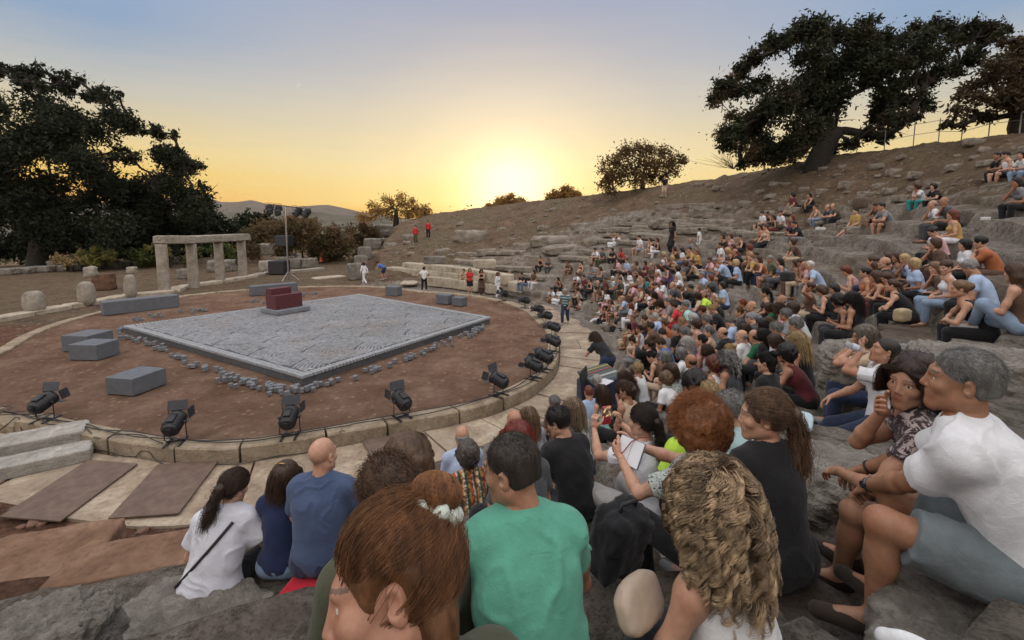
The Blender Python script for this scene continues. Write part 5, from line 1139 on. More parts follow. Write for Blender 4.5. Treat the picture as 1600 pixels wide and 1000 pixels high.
# ------------------------------------------------------------------ materials tinted by each object's own colour
def objcol(nt): return N(nt, 'ShaderNodeObjectInfo').outputs['Color']
def mat_hair():
    if 'hair' in MATS: return MATS['hair']
    m, nt, bs = nodes('hair'); v = coord(nt); mp = N(nt, 'ShaderNodeMapping'); mp.inputs['Scale'].default_value = (1, 1, .35); nt.links.new(v, mp.inputs[0])
    k = ramp(nt, noise(nt, 60, 3, .6, mp.outputs[0]), [(.3, (.55,) * 3), (.7, (1.45,) * 3)]); k2 = ramp(nt, noise(nt, 12, 3, .6, v), [(.35, (.8,) * 3), (.65, (1.25,) * 3)])
    c = mixc(nt, 1.0, mixc(nt, 1.0, objcol(nt), k, 'MULTIPLY'), k2, 'MULTIPLY')
    tn = N(nt, 'ShaderNodeMath', operation='ADD'); nt.links.new(attr(nt, 'tone').outputs['Fac'], tn.inputs[0]); tn.inputs[1].default_value = 1.0
    vm = N(nt, 'ShaderNodeVectorMath', operation='SCALE'); nt.links.new(c, vm.inputs[0]); nt.links.new(tn.outputs[0], vm.inputs['Scale']); nt.links.new(vm.outputs[0], bs.inputs['Base Color']); bs.inputs['Roughness'].default_value = .48; bs.inputs['Specular IOR Level'].default_value = .35
    bump(nt, bs, noise(nt, 90, 3, .7, mp.outputs[0]), .35, .006); MATS['hair'] = m; return m
def mat_skin(part='skin'):
    if part in MATS: return MATS[part]
    m, nt, bs = nodes(part); oc = objcol(nt); v = coord(nt)
    if part == 'skin':
        k = ramp(nt, noise(nt, 26, 6, .7, v), [(.3, (.82, .76, .73)), (.7, (1.14, 1.12, 1.10))]); k2 = ramp(nt, noise(nt, 7, 4, .6, v, .6), [(.35, (1.0, .86, .82)), (.65, (1.02, 1.05, 1.04))]); nt.links.new(mixc(nt, 1.0, mixc(nt, 1.0, oc, k, 'MULTIPLY'), k2, 'MULTIPLY'), bs.inputs['Base Color']); nt.links.new(ramp(nt, noise(nt, 60, 3, .6, v), [(.3, (.40,) * 3), (.7, (.62,) * 3)]), bs.inputs['Roughness'])
        bs.inputs['Subsurface Weight'].default_value = .12; bs.inputs['Subsurface Radius'].default_value = (.012, .005, .003); bs.inputs['Specular IOR Level'].default_value = .4; bump(nt, bs, noise(nt, 160, 4, .7, v), .12, .002)
    elif part == 'lips': nt.links.new(mixc(nt, 1.0, oc, (.82, .62, .60, 1), 'MULTIPLY'), bs.inputs['Base Color']); bs.inputs['Roughness'].default_value = .4
    elif part == 'eye_white': bs.inputs['Base Color'].default_value = (.55, .52, .48, 1); bs.inputs['Roughness'].default_value = .2
    elif part == 'iris': bs.inputs['Base Color'].default_value = (.03, .02, .012, 1); bs.inputs['Roughness'].default_value = .12
    elif part == 'brow': nt.links.new(mixc(nt, .72, oc, (.045, .03, .02, 1)), bs.inputs['Base Color'])
    MATS[part] = m; return m
SKINM = lambda: [mat_skin(), mat_skin('eye_white'), mat_skin('iris'), mat_skin('lips'), mat_skin('brow')]
def mat_cloth(pat='plain'):
    key = 'cloth_' + pat
    if key in MATS: return MATS[key]
    m, nt, bs = nodes(key); v = coord(nt); oc = objcol(nt); k = ramp(nt, noise(nt, 9, 5, .65, v), [(.3, (.84,) * 3), (.7, (1.12,) * 3)]); c = mixc(nt, 1.0, oc, k, 'MULTIPLY'); sx = N(nt, 'ShaderNodeSeparateXYZ'); nt.links.new(v, sx.inputs[0])
    def wave(ax, sc): 
        a = N(nt, 'ShaderNodeMath', operation='MULTIPLY'); nt.links.new(sx.outputs[ax], a.inputs[0]); a.inputs[1].default_value = sc; b = N(nt, 'ShaderNodeMath', operation='FRACT'); nt.links.new(a.outputs[0], b.inputs[0]); return b.outputs[0]
    if pat == 'stripes': c = mixc(nt, ramp(nt, wave('Z', 11.0), [(.0, (0,) * 3), (.44, (0,) * 3), (.46, (1,) * 3), (.98, (1,) * 3)]), c, (.62, .64, .62, 1))
    elif pat == 'teal_stripes': c = mixc(nt, ramp(nt, wave('Z', 8.0), [(.0, (.55, .57, .56)), (.16, (.55, .57, .56)), (.18, (.02, .025, .045)), (.55, (.02, .025, .045)), (.57, (.10, .30, .33)), (.78, (.10, .30, .33)), (.8, (.02, .025, .045))]), c, (1, 1, 1, 1), 'MULTIPLY'); c = ramp(nt, wave('Z', 8.0), [(.0, (.55, .57, .56)), (.22, (.55, .57, .56)), (.24, (.02, .025, .045)), (.58, (.02, .025, .045)), (.60, (.12, .33, .36)), (.78, (.12, .33, .36)), (.8, (.02, .025, .045))])
    elif pat == 'leafprint': n1 = noise(nt, 26, 3, .6, v, 2.2); c = ramp(nt, n1, [(.40, (.035, .042, .045)), (.45, (.30, .36, .34)), (.53, (.55, .58, .54)), (.60, (.10, .13, .13)), (.66, (.42, .46, .43))])
    elif pat == 'folkprint':
        a = wave('X', 7.0); n1 = noise(nt, 24, 2, .5, v, 1.0); c1 = ramp(nt, a, [(0, (.62, .57, .45)), (.18, (.03, .025, .02)), (.30, (.55, .22, .06)), (.48, (.66, .6, .46)), (.58, (.04, .05, .03)), (.72, (.20, .22, .07)), (.86, (.45, .08, .03))]); [setattr(e, 'color', e.color) for e in ()]
        c = mixc(nt, ramp(nt, n1, [(.46, (0,) * 3), (.5, (.8,) * 3)]), c1, (.03, .025, .02, 1))
    elif pat == 'floral': n1 = noise(nt, 17, 4, .7, v, 1.5); c = mixc(nt, ramp(nt, n1, [(.52, (0,) * 3), (.57, (1,) * 3)]), c, (.40, .33, .32, 1))
    nt.links.new(c, bs.inputs['Base Color']); bs.inputs['Roughness'].default_value = .88; bs.inputs['Specular IOR Level'].default_value = .15
    bs.inputs['Sheen Weight'].default_value = .12
    ad = N(nt, 'ShaderNodeMath', operation='MULTIPLY_ADD'); nt.links.new(noise(nt, 14, 4, .55, v, 1.2), ad.inputs[0]); ad.inputs[1].default_value = 3.2; nt.links.new(noise(nt, 330, 2, .6, v), ad.inputs[2])
    bump(nt, bs, ad.outputs[0], .45, .0055); MATS[key] = m; return m
# ------------------------------------------------------------------ building one person
CC = {'w': ((.62, .63, .66), 'white'), 'k': ((.016, .016, .018), 'black'), 'n': ((.025, .035, .075), 'navy'), 'b': ((.34, .44, .62), 'light blue'), 'r': ((.48, .035, .04), 'red'), 'd': ((.11, .022, .028), 'maroon'), 'p': ((.58, .34, .37), 'pink'), 'q': ((.55, .16, .36), 'magenta'), 'y': ((.42, .27, .09), 'mustard'), 'g': ((.20, .20, .21), 'grey'), 't': ((.03, .22, .21), 'teal'), 'e': ((.45, .35, .25), 'beige'), 'o': ((.36, .12, .05), 'rust'), 'v': ((.10, .045, .12), 'purple'), 'l': ((.48, .72, .08), 'neon lime'), 'm': ((.34, .55, .52), 'aqua'), 'u': ((.10, .15, .25), 'denim'), 'c': ((.065, .068, .075), 'charcoal'), 'x': ((.10, .06, .042), 'brown'), 'i': ((.065, .068, .042), 'olive'), 's': ((.22, .30, .42), 'pale denim'), 'z': ((.06, .13, .38), 'blue'), 'j': ((.12, .32, .24), 'jade green'), 'h': ((.02, .11, .05), 'dark green')}
HAIR = {'k': ((.011, .009, .008), 'black-haired'), 'b': ((.050, .025, .014), 'brown-haired'), 'l': ((.13, .075, .038), 'light-brown-haired'), 'y': ((.34, .24, .12), 'blonde'), 'g': ((.17, .165, .16), 'grey-haired'), 'w': ((.46, .44, .42), 'white-haired'), 'r': ((.26, .06, .02), 'red-haired'), 'a': ((.11, .03, .016), 'auburn-haired')}
SKINS = [(.42, .255, .175), (.36, .205, .135), (.30, .165, .105), (.46, .29, .21)]
PART = {}
def hand_parts(J, k, h):
    V, Q = hand_template(J['hk' + k], h); V = V * (.93 if J['f'] else 1.0); y = J['hd' + k]; M = frame(y, -J['pn' + k])
    if k == 'L': V = V * (-1, 1, 1); Q = Q[:, ::-1]
    return V @ M.T + J['wr' + k], Q
def body_mesh(P, J, h, hh, hd):
    V, Q = limbs(body_sdf(J, 0, P), J).mesh(h); mi = [np.zeros(len(Q), np.int32)]; Vs, Qs = [V], [Q]; n = len(V)
    Vh, Qh, mh = head_template(J['f'], hh); sc = P.get('hs', 1.0); Vs.append(Vh * sc @ J['Rh'].T + J['hc']); Qs.append(Qh + n); mi.append(mh); n += len(Vh)
    for k in 'LR':
        v, q = hand_parts(J, k, hd); Vs.append(v); Qs.append(q + n); mi.append(np.zeros(len(q), np.int32)); n += len(v)
    return raw_mesh('person', np.concatenate(Vs), [np.concatenate(Qs)], SKINM(), np.concatenate(mi))
def cmesh(name, s, h, pat='plain'): V, Q = s.mesh(h); return raw_mesh(name, V, [Q], [mat_cloth(pat)])
def make_person(P, M, label, group=None, key=None, h=.024, hh=.010, hd=.007):
    """P: pose and clothing; M: 4x4 placing the seat (or the soles) in the world; key: shares meshes between people of one pose"""
    ck = (lambda n, f: PART.setdefault((key, n), None) or PART.__setitem__((key, n), f()) or PART[(key, n)]) if key else (lambda n, f: f())
    J = P.get('_J') or skel(P); amp = P.get('wr', .004); sd = P.get('seed', 1)
    o = link('person', ck('body', lambda: body_mesh(P, J, h, hh, hd)), None, M); sk = P.get('skin', SKINS[0]); o.color = (*sk, 1); tag(o, label, 'person', group)
    def part(nm, me, c): q = link(nm, me, o); q.color = (*c, 1); return q
    tk, tc, bk, bc = P['top'], P['tc'], P['bot'], P['bc']
    if bk: part({'trousers': 'trousers', 'jeans': 'jeans', 'shorts': 'shorts', 'skirt': 'skirt', 'dress': 'skirt'}[bk], ck('bot' + bk, lambda: cmesh('lower_clothing', bottom_sdf(J, P, bk, P.get('bi', .012), wrinkles(amp, sd + 5, 8)), h, P.get('bpat', 'plain'))), bc)
    if tk: part({'tee': 'shirt', 'long': 'long_sleeved_shirt', 'tank': 'sleeveless_top'}[tk], ck('top' + tk + P.get('pat', ''), lambda: cmesh('upper_clothing', top_sdf(J, P, tk, P.get('ti', .013), P.get('sl', .58), wrinkles(amp, sd, P.get('wf', 6))), h, P.get('pat', 'plain'))), tc)
    if P.get('shoes', 1):
        for k in 'LR':
            if P.get('noshoe') == k: continue
            part('shoe', ck('shoe' + k, lambda: cmesh('shoe', shoe_sdf(J, k), max(.008, h * .6), 'plain')), P.get('sc', (.30, .30, .30)))
    st = P['hair']
    if st:
        me = P['_hair']() if '_hair' in P else hair_mesh(st, P.get('hairh', max(.009, hh)), P.get('hv', 0)); q = link({'cap': 'cap', 'hat': 'hat'}.get(st, 'hair'), me, o)
        Mm = np.eye(4); Mm[:3, :3] = J['Rh'] * P.get('hs', 1.0); Mm[:3, 3] = J['hc']; q.matrix_local = Matrix(Mm); q.color = (*P['hc'], 1)
        if st in ('cap', 'hat'): q2 = link('hair', hair_mesh('crop', .01, 0), o); q2.matrix_local = Matrix(Mm); q2.color = (*P['hc'], 1)
    for fn in P.get('extra', ()): fn(o, J)
    return o
def place(loc, yaw, sc=1.0):
    M = np.eye(4); M[:3, :3] = rotz(yaw) * sc; M[:3, 3] = loc; return M
# ------------------------------------------------------------------ poses of the crowd
def hc_(x, y, z): return ('h', x, y, z)
POSES = {
    'fore': dict(spine=(24, 38, 20), handR=(.05, .43, .24), handL=(-.07, .41, .25), elbR=(.9, .1, -.5), elbL=(-.9, .1, -.5), head=(0, 4, 0)),
    'lap': dict(spine=(6, 14, 6), handR=(.05, .27, .22), handL=(-.06, .26, .20), head=(8, 6, 0)),
    'hug': dict(spine=(18, 34, 16), footR=(.08, .30, -.30), footL=(-.08, .30, -.30), handR=(.02, .44, .10), handL=(-.04, .43, .06), elbR=(.9, .2, -.2), elbL=(-.9, .2, -.2), head=(-6, 2, 0)),
    'chin': dict(spine=(20, 34, 14), handR=hc_(.02, .10, -.195), elbR=(.5, .4, -1), handL=(-.05, .36, .22), hdR=(-.15, -.1, 1), pnR=(0, -1, 0), hkR='grip', head=(6, 6, 4)),
    'back': dict(spine=(-16, -6, 6), footR=(.1, .62, -.30), footL=(-.12, .60, -.30), handR=(.30, -.26, .04), handL=(-.30, -.24, .04), elbR=(.3, -1, 0), elbL=(-.3, -1, 0), hdR=(.3, -.6, -.2), hdL=(-.3, -.6, -.2)),
    'cross': dict(spine=(4, 14, 8), footR=(-.10, .46, .02), kneeR=(.4, .6, 1), footL=(-.11, .42, -.30), handR=(.04, .34, .30), handL=(-.05, .30, .30), head=(10, 2, 0)),
    'read': dict(spine=(12, 26, 16), handR=(.09, .34, .30), handL=(-.09, .33, .30), hkR='grip', hkL='grip', pnR=(-1, 0, .2), pnL=(1, 0, .2), head=(0, 30, 0)),
    'ext': dict(spine=(0, 10, 6), footR=(.10, .74, -.28), footL=(-.10, .70, -.28), handR=(.08, .32, .16), handL=(-.08, .30, .16), head=(-6, 2, 0)),
    'up': dict(spine=(4, 10, 4), handR=hc_(.12, .12, .06), elbR=(.8, .5, -.3), hdR=(-.5, .1, 1), pnR=(0, -1, 0), handL=(-.06, .28, .20), head=(4, 0, 0)),
    'stand': dict(sit=0, hipz=.90, spine=(2, 4, 4), footR=(.10, .02, .085), footL=(-.10, -.02, .085), handR=(.24, .04, .80), handL=(-.24, .05, .80), head=(0, 4, 0)),
    'walk': dict(sit=0, hipz=.88, spine=(4, 7, 4), footR=(.08, .26, .085), footL=(-.08, -.28, .12), toeL=(-.03, .13, -.10), handR=(.22, -.14, .84), handL=(-.20, .22, .86), head=(0, 6, 0)),
    'akimbo': dict(sit=0, hipz=.90, spine=(0, 3, 4), footR=(.15, .0, .085), footL=(-.15, .0, .085), handR=(.17, .05, 1.0), handL=(-.17, .05, 1.0), elbR=(1, -.3, -.2), elbL=(-1, -.3, -.2), hdR=(-.6, .5, -.3), hdL=(.6, .5, -.3)),
    'bend': dict(sit=0, hipz=.88, spine=(48, 66, 50), footR=(.12, .0, .085), footL=(-.12, .05, .085), handR=(.16, .62, .92), handL=(-.14, .60, .90), elbR=(.8, -.2, -.6), elbL=(-.8, -.2, -.6), head=(10, 34, 0)),
    'fold': dict(sit=0, hipz=.90, spine=(2, 6, 6), footR=(.11, .02, .085), footL=(-.12, -.02, .085), handR=(-.06, .20, 1.18), handL=(.06, .22, 1.14), elbR=(.9, .3, -.6), elbL=(-.9, .3, -.6), head=(8, 8, 0)),
}
POSEN = {'fore': 'leaning forearms on knees', 'lap': 'hands in lap', 'hug': 'hugging raised knees', 'chin': 'chin on hand', 'back': 'leaning back on hands', 'cross': 'ankle crossed over knee', 'read': 'looking down at hands', 'ext': 'legs stretched out', 'up': 'hand raised beside head', 'stand': 'standing', 'walk': 'walking', 'akimbo': 'standing hands on hips', 'bend': 'bending forward', 'fold': 'standing arms folded'}
HEADV = [(0, 0, 0), (22, 4, 3), (-20, -2, -3)]
def mirror(P):
    Q = dict(P)
    for a in ('hand', 'elb', 'foot', 'toe', 'knee', 'hd', 'pn', 'hk'):
        for s, t in (('R', 'L'), ('L', 'R')):
            v = P.get(a + s)
            if v is None: Q.pop(a + t, None)
            elif isinstance(v, str): Q[a + t] = v
            elif v[0] == 'h': Q[a + t] = ('h', -v[1], v[2], v[3])
            else: Q[a + t] = (-v[0], v[1], v[2])
    h = P.get('head', (0, 5, 0)); Q['head'] = (-h[0], h[1], -h[2]); return Q
CROPS = {'a': (840, 340, 6.154), 'd': (840, 440, 5.554), 'b': (1080, 270, 6.154), 'c': (1340, 220, 5.554), 'f': (1340, 360, 5.0), 'e': (1080, 400, 5.554), 'g': (700, 560, 4.545), 'h': (900, 540, 4.167), 'l': (540, 340, 3.81), 'p': (0, 0, 1.0)}
CROWD = '''a 25 385 f long k tank k trousers k lap
a 100 410 f long b tee c trousers c fore
a 290 430 m short b tee x shorts c fore
a 415 440 f pony k tank d trousers e cross
a 550 310 m short k tee w shorts k fore
a 620 310 m short k tee c trousers i lap
a 715 312 f bob k tee k trousers k fore
a 795 315 f long a tee r trousers k chin
a 735 165 f bun y tank w skirt w up
a 785 158 f updo k tank w trousers w lap
a 975 190 m short k tee w shorts s lap
a 1080 215 f bob b tank k shorts e chin
a 1145 215 f long b tank k trousers w cross
a 1465 226 m bald g tee g trousers k lap
a 1210 357 f curly y tank w skirt d lap
a 1312 300 f long b tank x trousers x chin
a 1385 312 f long k tee w jeans u lap
a 1460 310 m short k tee y jeans u fore
a 1530 332 f long l tee y skirt k lap
a 1480 432 f updo b tank e trousers k hug
a 1292 392 f bob y tank e trousers k chin
a 1150 470 f long b tee w trousers k lap
a 1230 480 f long k tank v skirt v read
a 1030 440 f bob k tee d trousers d fore
a 770 412 f long b tee p trousers k lap
a 855 415 m short b tee b trousers k lap
a 515 465 f updo b tee g trousers g read
a 600 492 f long b tank g trousers c fore
a 880 530 f long b tee w trousers w lap
a 370 547 m short k tee w shorts k fore
a 440 572 m short k tee d trousers x lap
a 500 602 f bob k tank k dress k cross
a 195 590 f long k tank d trousers k chin
a 130 692 m short k tee w shorts e fore
a 203 690 f long k tee w skirt w lap
a 720 587 m short w tee_stripes k trousers n lap
a 790 600 m short b tee i trousers i chin
a 610 682 f bob b tee e trousers g fore
a 665 712 f long b tee w trousers p lap
a 775 727 f long l tank e trousers e read
a 815 777 m bald g tee b trousers g fore
a 890 850 f long r tee_stripes b trousers w lap
a 600 850 f hat k tank w trousers w ext
a 650 872 f long b tank k trousers k lap
a 755 942 m bald b tee k trousers k read
a 985 682 m short g tee e trousers k fore
a 1040 702 f long k tank e skirt k lap
a 1110 742 f long b tank x trousers e chin
a 1090 582 f updo k tank o trousers x lap
a 1040 590 f bob b tee t trousers k chin
a 975 530 f long b tank e trousers d lap
a 1200 622 f bob b tee w skirt p cross
a 1128 652 f updo b tee w skirt w read
a 1345 572 f bob w tee w trousers g chin
a 1370 682 f long b tank x trousers k read
a 1465 680 m short k tee k jeans u up
a 1540 752 f bob b tee e jeans u fore
a 1582 740 m bald y tee l jeans u fore
a 1170 822 f long b tank p trousers e chin
a 1250 812 m short g tee g trousers g fore
a 1310 852 f short b tee r trousers r fore
a 1420 852 m short g tee m trousers c chin
a 1500 967 f bob w tee e trousers k lap
d 555 320 f long a tank d trousers w lap
d 680 372 m short k tee u jeans u fore
d 785 386 f bob k tank w trousers e lap
d 820 515 f bun b tank c trousers g read
d 1017 312 m short w long b trousers w fore
d 1085 452 m short b tee g trousers k read
d 1075 540 m short b tee z shorts n read
d 1265 442 m short g tee c trousers k chin
d 1375 372 f curly b tank p trousers p lap
d 1420 512 f updo k tank q jeans u ext
d 1345 310 f bob w tee g trousers x read
d 870 757 f short y tank w trousers k lap
d 510 862 m short w tee n trousers n lap
d 445 962 m crop a tee b trousers n lap
d 745 832 f long b tee c trousers k read
d 750 925 f long b tank x trousers k chin
d 1110 850 f curly l tee w trousers g chin
d 1160 775 f bob b tee_leafprint w trousers k lap
d 1350 882 m curly k tee g trousers k lap
d 560 962 f long b tank m trousers k lap
d 985 655 f updo k tank x trousers k read
d 905 640 f long k tee k trousers k lap
d 1200 420 m short g tee k trousers c lap
b 975 216 m curly k tee d shorts k ext
b 1135 216 f long k tank k trousers k hug
b 680 390 m short k tee w shorts k lap
b 735 396 f bun k tank k trousers k read
b 790 430 f long k tank k skirt d lap
b 860 390 m cap k tee w trousers i lap
b 970 432 f long a tank d trousers x fore
b 1190 332 f updo b tank e jeans s hug
b 1310 332 m bald g tee c trousers c fore
b 1360 322 m bald b tee i trousers k fore
b 1580 372 m cap k tee y shorts g ext
b 660 522 f long b tank o trousers x lap
b 715 522 f updo b tank e skirt k ext
b 985 492 m short k tee k trousers g fore
b 945 482 f long a tee v shorts d fore
b 300 612 f long b tank x trousers x chin
b 378 612 f bob b tank p trousers d lap
b 462 622 f updo k tank k trousers k fore
b 280 697 m cap k tee w trousers n ext
b 400 712 f long b tank d skirt k fore
b 555 722 f curly a tank o trousers x lap
b 570 817 m crop l tee y trousers k fore
b 645 832 f long b tank o trousers n fore
b 755 832 m short g tee i shorts x lap
b 850 852 f long k tank u skirt c lap
b 1000 872 f bob b tank o trousers x lap
b 1050 862 f updo b tank x trousers e lap
b 1085 892 m bald g tee p trousers g fore
b 1140 892 m short w tee b trousers e fore
b 1490 942 f bob a tank p trousers e read
c 150 567 m short k tee x shorts k chin
c 205 570 m short k tee g shorts x fore
c 515 402 f curly b tee w trousers t chin
c 655 400 f curly k tee k trousers k fore
c 648 557 m bald g tee w trousers c chin
c 750 532 m bald g tee c trousers k chin
c 820 642 f long a tank y trousers w lap
c 1210 132 m cap k tee k trousers k fore
c 1285 122 m short k tank w shorts k lap
c 1420 124 f long k tee w jeans s fore
c 1380 362 f long k tee g trousers k chin
c 650 792 f updo k tank p trousers k read
c 670 892 f bob b tee x trousers x chin
c 930 902 f bob k tee w trousers k lap
c 1065 882 m short k tee o trousers x chin
f 235 212 f long b tank x trousers x lap
f 308 212 f long b tank g trousers k lap
f 365 227 f bob y tee b trousers k chin
f 440 262 f bob y tee b trousers k lap
f 55 332 f updo k tank o trousers o lap
f 140 362 f long b tank o trousers d fore
f 225 372 f long b tank k trousers k read
f 270 432 f pony b tank k trousers k fore
f 690 292 f hat b tank w jeans s lap
f 880 292 m short g tee b trousers k read
f 800 462 f updo l tank k trousers k fore
f 1225 332 f long b tank x jeans s cross
e 1020 272 f updo b tank x skirt e up
e 1130 302 f bob b tank k trousers k read
e 1240 290 f bob k tee k trousers k chin
e 1270 392 f curly k tank k dress k read
e 1395 372 f long k tank k trousers k lap
e 640 322 f pony k tank k shorts k ext
e 440 420 f updo r tank k trousers k fore
e 755 457 f long b tee p trousers g read
e 672 452 f bob b tee h trousers g read
e 815 512 m short g tee g trousers g fore
e 905 602 m short g tee m trousers g lap
e 925 732 f long y tank k trousers k lap
e 815 850 f curly k tank d trousers k fore
e 650 932 f bun k tee k trousers k lap
e 435 702 m bald g tee_stripes w trousers n lap
e 330 572 m short g tee b trousers n read
e 455 640 f long b tank x trousers k chin
e 545 700 m bald b tee h trousers k fore
e 725 742 f bob b tank e trousers k read
e 620 690 f long k tee k trousers k lap
e 300 902 f curlylong g tank c trousers k lap
e 325 835 f bun y tee n trousers k lap
e 190 942 f curly a tank w trousers k lap
h 870 310 f short y tee g trousers g fore
h 330 300 f updo b tank e trousers k lap
p 866 630 f short g tee x trousers k lap
'''.strip().split('\n')
SIT_Z = {}
def solve_seat(x, y, hz):
    """where along the sight line a seated head of this height rests on the slope"""
    d = ray(x, y); t = np.arange(1.5, 60, .03); P = np.array([0, 0, CAMZ]) + d[None] * t[:, None]; r, th = polar(P[:, 0], P[:, 1])
    ab = P[:, 2] - (np.maximum(_lin(r, th) + bumpf(P[:, 0], P[:, 1], r), -.2) + hz); ok = (r > R0 + .15) & (cavea_w(th, r) > .3); j = np.where((ab < 0) & ok)[0]
    i = j[0] if len(j) else int(np.argmin(np.abs(ab) + 99 * ~ok)); return P[i] - [0, 0, hz]
LAND = [('the striped walking man', 883, 475), ('the neon lime shirt', 1097, 475), ('the standing woman in black', 1050, 378), ('the mixing desk', 935, 575), ('the teal trousers', 1420, 315), ('the red top', 1053, 480), ('the lamp pair at the kerb bend', 815, 575), ('the phone-holding woman', 1003, 660), ('the drinking man', 1375, 560), ('the standing child in white', 1092, 370), ('the man in the aqua top', 1243, 512), ('the black spotlights', 850, 520), ('the huge oak', 1290, 200)]
def crowd():
    rows = []; rs = np.random.default_rng(42); fillers = []
    for ln in CROWD:
        c, cx, cy, g, hs, hc, top, tc, bot, bc, pose = ln.split(); x0, y0, s = CROPS[c]; rows.append(dict(x=x0 + float(cx) / s, y=y0 + float(cy) / s, g=g, hs=hs, hcol=hc, top=top, tc=tc, bot=bot, bc=bc, pose=pose))
    # a few more sitters where the photo's crowd is too tightly packed to part
    fr = np.random.default_rng(77); REG = [(885, 405, 1130, 500, 26), (930, 495, 1110, 585, 14), (1110, 470, 1250, 560, 9), (1100, 375, 1290, 425, 5), (1360, 395, 1560, 450, 4), (850, 620, 960, 665, 4)]
    for x0, y0, x1, y1, n in REG:
        k = 0
        for _ in range(900):
            x, y = fr.uniform(x0, x1), fr.uniform(y0, y1); sp = 7 + (y - 390) * .085
            if k >= n or (x < 920 and y < 430) or (y < 400 + (1000 - x) * .12) or y > 430 + (x - 850) * .75: 
                if k >= n: break
                continue
            if min(math.hypot((p['x'] - x), (p['y'] - y) * 1.25) for p in rows) < sp: continue
            g = 'fm'[int(fr.integers(0, 2))]; hs = {'f': ['long', 'bob', 'updo', 'curly', 'pony'], 'm': ['short', 'short', 'crop', 'bald']}[g][int(fr.integers(0, 4))]
            rows.append(dict(x=x, y=y, g=g, hs=hs, hcol='kkbbblygwa'[int(fr.integers(0, 10))], top=('tee' if g == 'm' or fr.random() < .5 else 'tank'), tc='wwwkkdegbpoxc'[int(fr.integers(0, 13))], bot=['trousers', 'trousers', 'jeans', 'shorts'][int(fr.integers(0, 4))], bc='kkncgexu'[int(fr.integers(0, 8))], pose=['fore', 'lap', 'chin', 'read', 'hug', 'cross'][int(fr.integers(0, 6))])); k += 1
    # ---- labels that single each one out
    def hairphrase(q): return 'bald man' if q['hs'] == 'bald' else ('man in a dark cap' if q['hs'] == 'cap' else 'woman in a brimmed hat' if q['hs'] == 'hat' else HAIR[q['hcol']][1].replace('-haired', '-haired') + (' woman' if q['g'] == 'f' else ' man')) if True else ''
    def topphrase(q):
        k, _, pat = q['top'].partition('_'); n = {'tee': 'T-shirt', 'tank': 'sleeveless top', 'long': 'long-sleeved shirt'}[k]; c = CC[q['tc']][1]
        if pat == 'stripes': return 'striped T-shirt'
        if pat == 'leafprint': return 'black-and-white printed T-shirt'
        return f'{c} {n}'
    used = set(); short = lambda q: f"{hairphrase(q)} in {topphrase(q)}"
    from collections import Counter
    cnt = Counter(short(q) for q in rows); cnt2 = Counter(short(q) + q['pose'] for q in rows)
    def rel(q, x, y):
        dx, dy = q['x'] - x, q['y'] - y
        if abs(dx) > abs(dy) * 1.1: return 'right of' if dx > 0 else 'left of'
        return 'below' if dy > 0 else 'above'
    for q in rows:
        base = short(q); L = None
        if cnt[base] == 1: L = f"{base}, {POSEN[q['pose']]}, seated in the audience"
        elif cnt2[base + q['pose']] == 1: L = f"{base}, {POSEN[q['pose']]}"
        if not L:
            nb = sorted((p for p in rows if p is not q and cnt[short(p)] == 1), key=lambda p: (p['x'] - q['x']) ** 2 + (p['y'] - q['y']) ** 2)
            for p in nb[:8]:
                t = f"{base} {rel(q, p['x'], p['y'])} the {hairphrase(p).replace(' woman', ' woman')} in {topphrase(p)}"
                if len(t.split()) <= 16 and t not in used: L = t; break
        k = 0
        while L in used or not L:
            ld = sorted(LAND, key=lambda l: (l[1] - q['x']) ** 2 + (l[2] - q['y']) ** 2)[k % len(LAND)]; L = f"{base} {rel(q, ld[1], ld[2])} {ld[0]}"; k += 1
            if k > 30: break
        used.add(L); q['label'] = ' '.join(L.split()[:16])
    for i, q in enumerate(rows):
        v = i % 3; mir = (i // 3) % 2; P = dict(POSES[q['pose']]); hx = P.get('head', (0, 5, 0)); P['head'] = tuple(a + b for a, b in zip(hx, HEADV[v])); P['g'] = q['g']
        if mir: P = mirror(P)
        k, _, pat = q['top'].partition('_'); big = q['y'] > 455
        P.update(top=k, tc=CC[q['tc']][0], bot=q['bot'], bc=CC[q['bc']][0], hair=q['hs'], hc=HAIR[q['hcol']][0], skin=SKINS[int(rs.integers(0, 4))], sc=[(.5, .5, .5), (.03, .03, .03), (.18, .10, .06)][int(rs.integers(0, 3))], seed=i % 5, hv=i % 2, hairh=.011 if big else .015)
        if pat: P['pat'] = pat
        key = (q['pose'], v, mir, q['g'], big); P['_J'] = PART.get((key, 'J')) or PART.setdefault((key, 'J'), skel(P)); J = P['_J']
        sc0 = rs.uniform(.95, 1.04) * (.96 if q['g'] == 'f' else 1.02)
        loc = solve_seat(q['x'], q['y'], J['hc'][2] * sc0)
        to = CEN + np.array([.5, 1.0]) - loc[:2]; yaw = math.atan2(to[1], to[0]) - math.pi / 2 + rs.uniform(-.22, .22)
        off = rotz(yaw) @ J['hc'] * sc0; loc = loc - np.array([off[0], off[1], 0]); IMPRINT.append((loc[0], loc[1], loc[2], yaw, sc0, .385))
        make_person(P, place(loc, yaw, sc0), q['label'], 'audience seated on the rock-cut rows', key, .017 if big else .022, .0085 if big else .0115, .0065)
